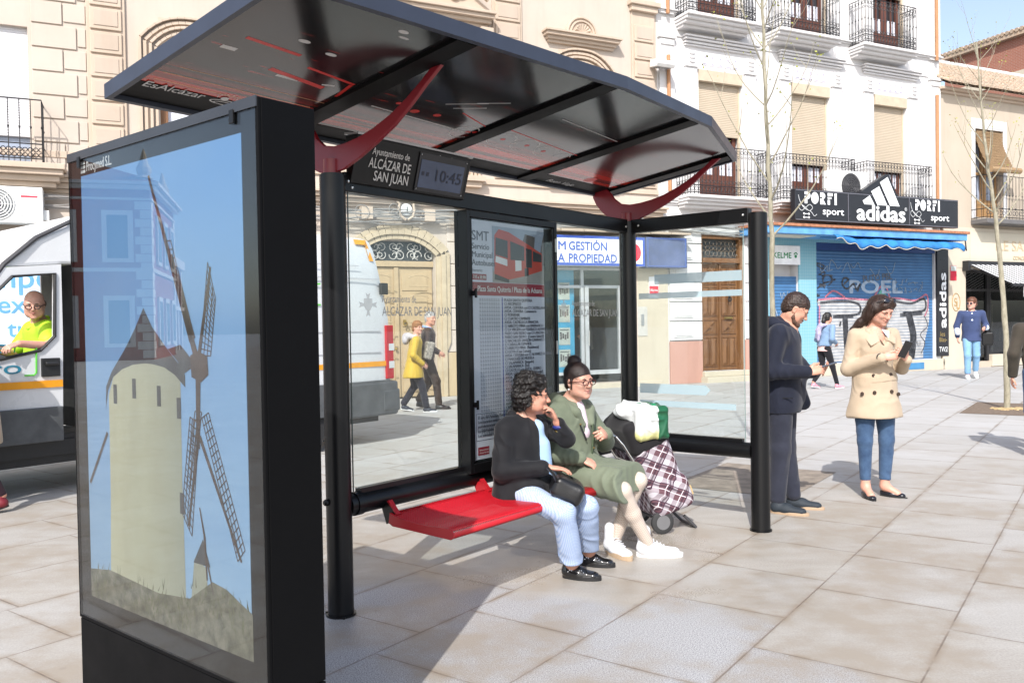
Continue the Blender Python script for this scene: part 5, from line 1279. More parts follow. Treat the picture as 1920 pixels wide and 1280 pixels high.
m = MB(); RM = Matrix(((0, 0, -1, 0), (-1, 0, 0, 0), (0, 1, 0, 0), (0, 0, 0, 1)))    # reads from the -x side
m.text('Procymed S.L.', T(px - .0015, fy(.245), 2.103) @ RM, .052, .010, fit=.195); m.build('lettering', M('print_white', (.62, .62, .62), .4), mu)
m = MB()
for k in range(3): m.box(px - .0015, px - .001, fy(.198 + .036), fy(.198), 2.10 + k * .016, 2.111 + k * .016)
m.build('logo_mark', MATS['print_white'], mu)
MB().box(.001, .006, fy(1.338), fy(.118), .412, 2.158).build('glass_panel', glass('poster_glass', (.93, .95, .95), 1.25), mu)
# ================================================================== delivery van
van = thing('delivery_van', 'white delivery van with an orange stripe and grey bumper parked behind the bus shelter', 'van', shw(4.75, -4.69), AU)
VW = M('van_white', (.64, .65, .66), .28, var=.03, coat=.3); VG = M('van_grey_plastic', (.085, .09, .095), .6, var=.35, vs=5); VB = M('van_black', (.015, .015, .016), .5); ORG = M('van_orange', (.80, .33, .012), .4)
vx = lambda u: u - 4.75
def vp(mb, pts, y0, y1): return mb.prism([(vx(a), z) for a, z in pts], 1, y0, y1)
def vprism(pts, y0, y1):                          # prism along y keeps (x,z)
    m_ = MB(); n = len(pts)
    V = [(vx(a), y0, z) for a, z in pts] + [(vx(a), y1, z) for a, z in pts]
    return m_.add(V, [tuple(range(n))[::-1], tuple(range(n, 2 * n))] + [(i, (i + 1) % n, (i + 1) % n + n, i + n) for i in range(n)])
m = MB()                                          # cargo body with tumblehome: rounded shoulders
sec = [(.02, .47), (0, .85), (.0, 1.6), (.03, 2.2), (.06, 2.5), (.12, 2.62), (.25, 2.67), (1.0, 2.69), (1.75, 2.67), (1.88, 2.62), (1.94, 2.5), (1.97, 2.2), (2.0, 1.6), (2.0, .85), (1.98, .47)]
us = [1.40, 1.6, 4.2, 4.62, 4.70, 4.74]
for u in us:
    k = 0 if u < 4.5 else (u - 4.5) / .24; dz = 0
    for y_, z in sec:
        yy_ = 1.0 + (y_ - 1.0) * (1 - .03 * k * k); zz = z + (dz if z > 2 else 0)
        ux = u - (.24 * max(0, (z - 1.5)) / 1.15 if u > 4.5 else 0)
        m.v.append((vx(ux), yy_, zz))
ns = len(sec)
for i in range(len(us) - 1):
    for k in range(ns - 1): m.f.append((i * ns + k, i * ns + k + 1, (i + 1) * ns + k + 1, (i + 1) * ns + k))
    m.f.append((i * ns + ns - 1, i * ns, (i + 1) * ns, (i + 1) * ns + ns - 1))
m.f.append(tuple((len(us) - 1) * ns + k for k in range(ns))); m.f.append(tuple(range(ns))[::-1])
body = m.build('body', VW, van, smooth=True)
m = MB()
for z in (1.18, 1.45, 2.12):
    m.box(vx(1.0), vx(4.55), -.008, .0, z, z + .012)
m.box(vx(2.5), vx(2.515), -.006, .0, .55, 2.1); m.box(vx(3.2), vx(4.2), -.006, 0, 2.28, 2.29)
m.build('body_seam', M('seam_grey', (.5, .5, .52), .5), body)
MB().box(vx(.82), vx(4.69), -.006, -.001, 1.0, 1.065).build('stripe', ORG, body)
m = MB(); m.box(vx(.82), vx(4.70), -.022, -.002, .42, .82); m.build('side_cladding', VG, body, .008)
m = MB(); m.add([(vx(4.22), .125, 2.63), (vx(4.42), .125, 2.63), (vx(4.50), .066, 2.36), (vx(4.43), .066, 2.36), (vx(4.37), .085, 2.565), (vx(4.21), .085, 2.565)], [(0, 1, 4, 5), (1, 2, 3, 4)])
m.xf(T(0, -.02, 0)); m.build('reflective_corner', ORG, body)
m = MB(); m.box(vx(3.95), vx(4.83), -.03, 2.03, .36, .80); m.box(vx(4.55), vx(4.86), -.035, 2.035, .40, .70); m.build('bumper', VG, van, .03)
m = MB(); m.box(vx(4.64), vx(4.765), -.02, .05, .83, 1.53); tl = m.build('tail_light', M('tail_red', (.42, .012, .02), .2), van, .01)
m = MB()
for z in (.97, 1.20): m.box(vx(4.68), vx(4.77), -.024, -.019, z, z + .09).cut()
m.each('clear_lens', M('lens_clear', (.6, .6, .6), .2), tl)
m = MB(); m.box(vx(4.56), vx(4.68), -.03, .02, 1.93, 2.08); m.build('door_hinge', VB, van, .01)
m = MB()
for z in (2.03, 1.78): m.box(vx(2.3), vx(3.60), -.006, -.001, z, z + .018)
m.tube([(vx(1.2), -.004, 1.9), (vx(1.2), -.004, 1.5)], .01, 4)
m.build('green_line', M('logo_green', (.12, .55, .06), .4), body)
# cab
cabm = vprism([(-1.25, .42), (-1.25, .95), (-1.12, 1.12), (-.42, 1.30), (-.42, .42)], .04, 1.96).build('hood', VW, van, .04)
doors_ = []
for y0, y1 in ((.02, .07), (1.93, 1.98)):
    m = MB(); O_ = [(-.42, .50), (.60, .50), (.622, 1.48), (.622, 2.14), (.14, 2.09), (-.30, 1.62), (-.44, 1.25)]
    W_ = [(-.30, 1.19), (.42, 1.345), (.545, 1.47), (.562, 2.05), (.20, 2.01), (-.20, 1.58), (-.33, 1.28)]
    yA = y0 - (.02 if y0 < 1 else -.02)
    base = len(m.v)
    for y_ in (y0, y1):
        for a, z in O_: m.v.append((vx(a), y_, z))
        for a, z in W_: m.v.append((vx(a), y_, z))
    for i in range(7):
        j = (i + 1) % 7
        m.f.append((base + i, base + j, base + 7 + j, base + 7 + i)); m.f.append((base + 14 + j, base + 14 + i, base + 21 + i, base + 21 + j))
        m.f.append((base + 7 + i, base + 7 + j, base + 21 + j, base + 21 + i)); m.f.append((base + j, base + i, base + 14 + i, base + 14 + j))
    doors_.append(m.build('door', VW, van))
doors = doors_[0]
m = MB(); W2 = [(-.30, 1.19), (.42, 1.345), (.545, 1.47), (.562, 2.05), (.20, 2.01), (-.20, 1.58), (-.33, 1.28)]
m.tube([(vx(a), .014, z) for a, z in W2 + W2[:1]], .016, 6); m.build('window_seal', VB, doors)
m = MB(); m.box(vx(.42), vx(.585), -.002, .02, 1.10, 1.27); m.tube([(vx(.45), -.012, 1.22), (vx(.56), -.012, 1.22)], .022, 6); m.build('handle', VB, doors, .006)
MB().box(vx(-.41), vx(.605), .006, .018, 1.0, 1.065).build('stripe', ORG, doors)
MB().box(vx(-.41), vx(.602), .0, .019, .50, .82).build('lower_cladding', VG, doors, .01)
m = MB(); m.text('aire', T(vx(-.42), .017, 1.33) @ FRONT, .17, .002, fit=.58); m.text('impero', T(vx(-.62), .017, 1.14) @ FRONT, .17, .002, fit=.86); m.build('lettering', M('logo_teal', (.02, .20, .30), .4), doors)
m = MB(); pts = [(.20, 1.33), (.21, 1.39), (.37, 1.395), (.385, 1.36), (.38, 1.14), (.36, 1.12), (.28, 1.12)]
m.tube([(vx(a), .014, z) for a, z in pts], .008, 5); m.build('green_mark', MATS['logo_green'], doors)
m = MB(); m.box(vx(.80), vx(1.395), .0, .03, .47, 2.55); m.box(vx(.80), vx(1.395), .03, 1.97, 2.52, 2.62); m.box(vx(.80), vx(1.395), 1.97, 2.0, .47, 1.0); m.box(vx(1.22), vx(1.395), 1.97, 2.0, 1.0, 2.52); m.build('cab_side', VW, van)
MB().box(vx(1.375), vx(1.39), .035, 1.96, .45, 2.50).build('cab_bulkhead', M('cab_shade_black', (.006, .006, .006), .9), van)  # black colour stands in for the shade inside the cab
m = MB(); m.box(vx(.62), vx(.80), .10, 1.9, .42, .55); m.box(vx(-.42), vx(.8), .08, 1.92, .36, .50); m.build('cab_floor', VB, van)
m = MB()                                          # cab roof, bent down over the windscreen
rf = [(.80, 2.60), (.70, 2.50), (.42, 2.36), (.16, 2.14), (.14, 2.09), (.622, 2.142), (.80, 2.15)]
m = vprism(rf, .05, 1.95); m.build('cab_roof', VW, van, .03)
m = MB(); m.tube([(vx(.75), .045, 2.56), (vx(.42), .045, 2.375), (vx(.14), .03, 2.12), (vx(-.44), .02, 1.28)], .022, 6); m.tube([(vx(.14), 1.97, 2.12), (vx(-.44), 1.98, 1.28)], .03, 6); m.build('pillar_trim', M('rubber', (.05, .05, .055), .6), van)
MB().add([(vx(-.42), .06, 1.29), (vx(.13), .06, 2.09), (vx(.13), 1.94, 2.09), (vx(-.42), 1.94, 1.29)], [(0, 1, 2, 3)]).build('windscreen', CLEAR, van)
m = MB(); m.box(vx(.30), vx(.62), .35, .85, .5, 1.0); m.box(vx(.56), vx(.70), .38, .82, 1.0, 1.38); m.box(vx(.30), vx(.62), 1.15, 1.65, .5, 1.0); m.box(vx(.56), vx(.70), 1.2, 1.6, 1.0, 1.38); m.build('seat', M('seat_dark', (.03, .03, .034), .8), van, .06)
m = MB(); m.prism([(.08, 1.0), (1.92, 1.0), (1.92, 1.28), (.08, 1.28)], 0, vx(-.42), vx(-.15)); m.build('dashboard', VB, van, .04)
m = MB(); m.ring((0, 0, 0), .20, .018, 2, 20, 6); m.xf(T(vx(-.02), .6, 1.28) @ Matrix.Rotation(R(55), 4, 'Y')); m.build('steering_wheel', VB, van)
for u in (-.35, 3.35):
    for y_ in (.02, 1.80):
        t_ = MB(); t_.lathe([(.20, 0), (.33, .01), (.345, .04), (.345, .17), (.33, .20), (.2, .20)], n=24); t_.xf(T(vx(u), y_ + .2, .345) @ Matrix.Rotation(R(90), 4, 'X')); wt_ = t_.build('wheel', M('tyre', (.02, .02, .021), .8), van, smooth=True)
        h_ = MB(); h_.lathe([(.03, .0), (.2, .0), (.205, .03), (.1, .05)], n=18); h_.xf(T(vx(u), y_ + .03, .345) @ Matrix.Rotation(R(90), 4, 'X')); h_.build('rim', M('steel_rim', (.35, .35, .36), .4, .7), wt_)
MB().box(vx(-1.1), vx(4.6), .12, 1.88, .28, .44).build('chassis', VB, van)

# ================================================================== young street trees
def tree(name_label, base, trunk, first, seed, tops):
    t = thing('young_tree', name_label, 'tree', base, 0, 'young trees in the square')
    b0 = np.array(base)
    tr = [np.array(p) - b0 for p in trunk]; n = len(tr); rs = [tops[0] + (tops[1] - tops[0]) * i / (n - 1) for i in range(n)]
    dense = []; rd = []
    for i in range(n - 1):
        for k in range(4): f = k / 4; dense.append(tr[i] * (1 - f) + tr[i + 1] * f + np.array([.006 * math.sin(i * 3 + k * 2), .006 * math.cos(i * 2 + k), 0])); rd.append((rs[i] * (1 - f) + rs[i + 1] * f) * (1 + .06 * math.sin(i * 5 + k * 3)))
    dense.append(tr[-1]); rd.append(rs[-1])
    mt, tt_, b = nodes('sapling_bark'); v = coords(tt_, (1, 1, .4)); nn = noise(tt_, v, 22, 5, .7)
    tt_.links.new(mixc(tt_, ramp(tt_, nn, .35, .65), (.36, .33, .25), (.22, .20, .14)), b.inputs['Base Color']); b.inputs['Roughness'].default_value = .8; bump(tt_, b, nn, .3, .01)
    MB().tube(dense, rd, 9).build('trunk', mt, t, smooth=True)
    rr = random.Random(seed); br = MB(); lf = MB()
    zs = np.array([p[2] for p in dense])
    def leafs(p, k, s):
        for _ in range(k):
            c = np.array(p) + np.array([rr.uniform(-.05, .05) for _ in range(3)]) * s
            d = np.array([rr.gauss(0, 1) for _ in range(3)]); d /= np.linalg.norm(d); e = np.cross(d, [rr.gauss(0, 1) for _ in range(3)]); e /= np.linalg.norm(e) + 1e-6
            L_ = rr.uniform(.016, .032) * s; w_ = L_ * .38
            lf.quad(c, c + d * L_ * .5 + e * w_, c + d * L_, c + d * L_ * .5 - e * w_)
    z = first; k = 0
    while z < zs[-1] - .25:
        i = min(int(np.searchsorted(zs, z)), len(dense) - 1); p = dense[i]; az = k * 2.4 + rr.uniform(-.5, .5); up = rr.uniform(.75, 1.35)
        Lb = rr.uniform(.9, 1.5) * (1 - .25 * (z - first) / max(.1, zs[-1] - first)); r0 = rd[i] * .42
        pts = [p]; d = np.array([math.cos(az), math.sin(az), up]); d /= np.linalg.norm(d)
        for s in range(7):
            d = d + np.array([rr.uniform(-.1, .1), rr.uniform(-.1, .1), .10]); d /= np.linalg.norm(d); pts.append(pts[-1] + d * Lb / 7)
        br.tube(pts, [r0 * (1 - .8 * s / 7) for s in range(8)], 5)
        for s in range(2, 8):
            if rr.random() < .55: leafs(pts[s], 1, .9)
            if s in (3, 5) and rr.random() < .7:
                d2 = d + np.array([rr.uniform(-.9, .9), rr.uniform(-.9, .9), rr.uniform(-.1, .5)]); d2 /= np.linalg.norm(d2); q = [pts[s], pts[s] + d2 * .15, pts[s] + d2 * .3 + np.array([0, 0, .05])]
                br.tube(q, [r0 * .4, r0 * .3, r0 * .15], 4); leafs(q[-1], 2, 1)
        leafs(pts[-1], 4, 1.2)
        z += rr.uniform(.09, .17); k += 1
    br.build('branch', mt, t, smooth=True)
    lm = M('young_leaf', (.30, .32, .05), .6, var=.4, vs=9); lf.build('leaf', lm, t)
    return t
def px_line(pix, Y):
    out_ = []
    for x, y in pix:
        d = RC @ np.array([(x - 960) / 1565.1, 1, -(y - 640) / 1565.1]); out_.append(np.array([0, 0, CAM_H]) + d * (Y / d[1]))
    return out_
t1 = [np.array([2.407, 7.86, 0]), np.array([2.43, 7.86, .5]), np.array([2.452, 7.86, 1.3]), np.array([2.462, 7.86, 2.3]), np.array([2.43, 7.86, 2.95]), np.array([2.41, 7.86, 3.7]), np.array([2.395, 7.86, 4.4]), np.array([2.37, 7.86, 5.6])]
tree('slim pale-barked tree with nearly bare branches growing directly behind the shelter', (2.407, 7.86, 0), t1, 2.3, 4, (.032, .010))
t2 = [np.array([8.123, 13.7, 0]), np.array([8.11, 13.7, 1.2]), np.array([8.02, 13.7, 2.4]), np.array([7.95, 13.7, 3.2]), np.array([7.83, 13.7, 3.9]), np.array([7.75, 13.7, 4.7]), np.array([7.65, 13.7, 6.0])]
tree('slightly crooked young tree ringed with wood chips in a brown soil bed', (8.123, 13.7, 0), t2, 3.0, 9, (.05, .012))
SOIL = M('tree_bed_soil', (.175, .13, .095), .95, var=.3, vs=18, bmp=.5, bs=70)
def bed(c, h, name, mt=None):
    A_ = R(54.03); ca, sa_ = math.cos(A_), math.sin(A_); m = MB()
    P = [(c[0] + ca * a - sa_ * b_, c[1] + sa_ * a + ca * b_, .004) for a, b_ in ((-h[0], -h[1]), (h[0], -h[1]), (h[0], h[1]), (-h[0], h[1]))]
    m.quad(*P); tag(m.build(name, mt or SOIL), kind='structure')
SOIL2 = M('damp_earth', (.27, .225, .18), .9, var=.35, vs=7, bmp=.3, bs=60); bed((2.30, 7.95), (.72, .56), 'soil_bed', SOIL2); bed((8.25, 13.6), (1.05, .72), 'soil_bed')
m = MB(); rr = random.Random(8)
for k in range(120):
    a = rr.uniform(0, 6.28); q = rr.uniform(.05, .34) ; s = rr.uniform(.015, .04); m.sph((8.16 + q * math.cos(a), 13.62 + q * .7 * math.sin(a), .006), (s, s, s * .5), 6, 4)
tag(m.build('bark_mulch', M('mulch', (.45, .33, .17), .9, var=.4, vs=20)), kind='stuff')
# ================================================================== people: smooth-blended bodies meshed with surface nets
def nrm(v):
    v = np.array(v, float); return v / (np.linalg.norm(v) + 1e-12)
class SDF:
    def __init__(s, vox=.007): s.p = []; s.vox = vox; s.disp = None
    def cone(s, a, b, ra, rb, k=.02, flat=None, op='u'):
        s.p.append(('c', np.array(a, float), np.array(b, float), ra, rb, k, flat, op)); return s
    def chain(s, pts, rs, k=.02, flat=None):
        for i in range(len(pts) - 1): s.cone(pts[i], pts[i + 1], rs[i], rs[i + 1], k, flat)
        return s
    def ell(s, c, r, k=.02, rot=None, op='u'):
        s.p.append(('e', np.array(c, float), np.array(r, float), None if rot is None else np.array(rot, float), 0, k, None, op)); return s
    def rbox(s, c, h, rd, k=.01, rot=None, op='u'):
        s.p.append(('b', np.array(c, float), np.array(h, float), None if rot is None else np.array(rot, float), rd, k, None, op)); return s
    def bbox(s, q):
        if q[0] == 'c':
            _, a, b, ra, rb, k, fl, op = q; r = max(ra, rb)
            if fl is not None: r *= max(1, fl[1])
            return np.minimum(a, b) - r, np.maximum(a, b) + r
        if q[0] == 'e': r = max(q[2]); return q[1] - r, q[1] + r
        r = np.linalg.norm(q[2]) + q[4]; return q[1] - r, q[1] + r
    def dist(s, q, X, Y, Z):
        if q[0] == 'c':
            _, a, b, ra, rb, k, fl, op = q
            P = [X - a[0], Y - a[1], Z - a[2]]; ba = b - a; sc = 1.0
            if fl is not None:
                n = nrm(fl[0]); g = 1 / fl[1] - 1
                d = (P[0] * n[0] + P[1] * n[1] + P[2] * n[2]) * g
                P = [P[i] + d * n[i] for i in range(3)]; ba = ba + n * (ba @ n) * g
                sc = 1.0 if fl[1] >= 1 else fl[1]
            h = np.clip((P[0] * ba[0] + P[1] * ba[1] + P[2] * ba[2]) / (ba @ ba + 1e-9), 0, 1)
            return (np.sqrt((P[0] - h * ba[0]) ** 2 + (P[1] - h * ba[1]) ** 2 + (P[2] - h * ba[2]) ** 2) - (ra + (rb - ra) * h)) * sc
        c = q[1]; P = np.stack(np.broadcast_arrays(X - c[0], Y - c[1], Z - c[2]), -1)
        if q[3] is not None: P = P @ q[3]
        if q[0] == 'e':
            r = q[2]; k0 = np.sqrt(((P / r) ** 2).sum(-1)); k1 = np.sqrt(((P / r ** 2) ** 2).sum(-1)) + 1e-9
            return np.where(k0 < 1e-4, -r.min(), k0 * (k0 - 1) / k1)
        w_ = np.abs(P) - q[2]; return np.sqrt((np.maximum(w_, 0) ** 2).sum(-1)) + np.minimum(w_.max(-1), 0) - q[4]
    def mesh(s, name, mat, parent=None, smooth=1):
        v = s.vox; lo = np.min([s.bbox(q)[0] for q in s.p if q[7] == 'u'], 0) - 4 * v; hi = np.max([s.bbox(q)[1] for q in s.p if q[7] == 'u'], 0) + 4 * v
        n = np.ceil((hi - lo) / v).astype(int) + 1
        ax = [lo[i] + v * np.arange(n[i]) for i in range(3)]
        D = np.full(n, 9.0, np.float32)
        for q in s.p:
            a, b = s.bbox(q); k = q[5]; pad = k + 3 * v
            i0 = np.clip(np.floor((a - pad - lo) / v).astype(int), 0, n); i1 = np.clip(np.ceil((b + pad - lo) / v).astype(int) + 1, 0, n)
            if (i1 <= i0).any(): continue
            sl = tuple(slice(i0[i], i1[i]) for i in range(3))
            X = ax[0][sl[0]][:, None, None]; Y = ax[1][sl[1]][None, :, None]; Z = ax[2][sl[2]][None, None, :]
            d = s.dist(q, X, Y, Z).astype(np.float32); o = D[sl]
            if q[7] == 'u':
                h = np.clip(.5 + .5 * (o - d) / max(k, 1e-6), 0, 1); D[sl] = o + (d - o) * h - k * h * (1 - h)
            else:
                d = -d; h = np.clip(.5 - .5 * (o - d) / max(k, 1e-6), 0, 1); D[sl] = o + (d - o) * h + k * h * (1 - h)
        if s.disp is not None:
            near = np.argwhere(np.abs(D) < .05)
            P = lo + near * v
            D[near[:, 0], near[:, 1], near[:, 2]] += s.disp(P).astype(np.float32)
        V, F = surface_nets(D, lo, v)
        me = bpy.data.meshes.new(name); me.from_pydata(V.tolist(), [], F.tolist()); me.update()
        me.polygons.foreach_set('use_smooth', np.ones(len(me.polygons), bool))
        o = bpy.data.objects.new(name, me); COL.objects.link(o); me.materials.append(mat)
        if parent is not None: o.parent = parent
        return o
def surface_nets(D, lo, v):
    I = D < 0; nx, ny, nz = D.shape
    c = sum(I[i:nx - 1 + i, j:ny - 1 + j, k:nz - 1 + k].astype(np.int8) for i in (0, 1) for j in (0, 1) for k in (0, 1))
    act = (c > 0) & (c < 8); cells = np.argwhere(act); idx = np.full(act.shape, -1, np.int64); idx[act] = np.arange(len(cells))
    acc = np.zeros((len(cells), 3)); cnt = np.zeros(len(cells))
    cor = [np.array((i, j, k)) for i in (0, 1) for j in (0, 1) for k in (0, 1)]
    for a in range(8):
        for b in range(a + 1, 8):
            if np.abs(cor[a] - cor[b]).sum() != 1: continue
            pa, pb = cells + cor[a], cells + cor[b]
            da, db = D[tuple(pa.T)], D[tuple(pb.T)]; m = (da < 0) != (db < 0)
            t = da[m] / (da[m] - db[m]); acc[m] += cor[a] + (cor[b] - cor[a]) * t[:, None]; cnt[m] += 1
    V = lo + (cells + acc / cnt[:, None]) * v
    F = []
    for axis in range(3):
        o1, o2 = [(1, 2), (2, 0), (0, 1)][axis]
        A = np.moveaxis(I, axis, 0); e = A[:-1] != A[1:]; e = np.moveaxis(e, 0, axis)
        sl = [slice(None)] * 3; sl[o1] = slice(1, D.shape[o1] - 1); sl[o2] = slice(1, D.shape[o2] - 1)
        pts = np.argwhere(e[tuple(sl)]); pts[:, o1] += 1; pts[:, o2] += 1
        u1 = np.zeros(3, int); u1[o1] = 1; u2 = np.zeros(3, int); u2[o2] = 1
        q = np.stack([idx[tuple((pts - a).T)] for a in (u1 + u2, u2, 0 * u1, u1)], 1)
        ins = I[tuple(pts.T)]; q[~ins] = q[~ins][:, ::-1]; F.append(q)
    return V, np.concatenate(F)
def folds(amp, f=26, seed=0, zf=.5):
    """cloth creases: broken diagonal ridges that come and go, not even ripples"""
    r = np.random.RandomState(seed); ks = r.normal(size=(6, 3)); ks /= np.linalg.norm(ks, axis=1)[:, None]; ks[:, 2] *= zf; ph = r.uniform(0, 6, 8)
    def fn(P):
        wv = P + .035 * np.sin(P[:, [1, 2, 0]] * 13 + seed) + .02 * np.sin(P[:, [2, 0, 1]] * 23 + 2 * seed)
        m1 = np.clip(-.05 + 1.2 * np.sin(P @ ks[4] * 14 + ph[0]) * np.sin(P[:, 2] * 9 + ph[1] + 6 * P[:, 1]), 0, 1); m2 = np.clip(-.1 + 1.2 * np.sin(P @ ks[5] * 17 + ph[2]) * np.sin(P[:, 2] * 12 + ph[3] - 7 * P[:, 0]), 0, 1)
        r1 = 1 - np.abs(np.sin(wv @ ks[0] * f * .9 + ph[4])) * 1.5; r2 = 1 - np.abs(np.sin(wv @ ks[1] * f * 1.5 + ph[5])) * 1.5
        return amp * (-.9 * r1 * m1 - .7 * r2 * m2 + .45 * np.sin(wv @ ks[2] * f * .45 + ph[6]))
    return fn
def curls(amp, f=170):
    def fn(P): return amp * (np.sin(P[:, 0] * f + 2 * np.sin(P[:, 2] * f * .45)) * np.sin(P[:, 1] * f * .9 + 1.7 * np.sin(P[:, 0] * f * .5)) + .7 * np.sin(P[:, 2] * f * 1.1 + 2 * np.sin(P[:, 1] * f * .4)))
    return fn
def rotm(yaw, pitch, rollv=0):
    """head turn: yaw to the left, pitch nods down, roll tilts; columns forward, left, up (degrees)"""
    a, b, c = R(yaw), R(pitch), R(rollv)
    Rz = np.array([[math.cos(a), -math.sin(a), 0], [math.sin(a), math.cos(a), 0], [0, 0, 1]])
    Ry = np.array([[math.cos(b), 0, math.sin(b)], [0, 1, 0], [-math.sin(b), 0, math.cos(b)]])
    Rx_ = np.array([[1, 0, 0], [0, math.cos(c), -math.sin(c)], [0, math.sin(c), math.cos(c)]])
    return Rz @ Ry @ Rx_
def skin_mat(name, c):
    if name in MATS: return MATS[name]
    m, t, b = nodes(name); v = coords(t); n = noise(t, v, 30, 4); n2 = noise(t, v, 7, 3)
    t.links.new(mixc(t, ramp(t, n2, .35, .65), mixc(t, ramp(t, n, .3, .7), c, tuple(x * y for x, y in zip(c, (.9, .8, .78)))), tuple(x * y for x, y in zip(c, (1.02, .84, .80)))), b.inputs['Base Color'])
    b.inputs['Roughness'].default_value = .5; b.inputs['Subsurface Weight'].default_value = .08; b.inputs['Subsurface Radius'].default_value = (.012, .005, .003); b.inputs['Subsurface Scale'].default_value = .6
    bump(t, b, noise(t, v, 320, 3), .05, .002); MATS[name] = m; return m
SKIN = skin_mat('skin_warm', (.56, .315, .225)); SKIN2 = skin_mat('skin_pale', (.60, .36, .275))
def cloth(name, c, c2=None, rough=.85, weave=420, bmp=.12, vs=5):
    if name in MATS: return MATS[name]
    m, t, b = nodes(name); v = coords(t); n = noise(t, v, vs, 5, .6)
    t.links.new(mixc(t, ramp(t, n, .35, .68), c, c2 or tuple(x * .8 for x in c)), b.inputs['Base Color'])
    b.inputs['Roughness'].default_value = rough; b.inputs['Specular IOR Level'].default_value = .25; b.inputs['Sheen Weight'].default_value = .12
    w1 = noise(t, v, weave, 2); bump(t, b, math_n(t, 'ADD', w1, math_n(t, 'MULTIPLY', noise(t, v, 28, 4), 1.5)), bmp, .004); MATS[name] = m; return m
EYEW = M('eye_white', (.42, .38, .36), .25, var=.03); IRIS = M('iris_dark', (.03, .018, .012), .15); LIP = M('lip', (.42, .15, .13), .45, var=.05)

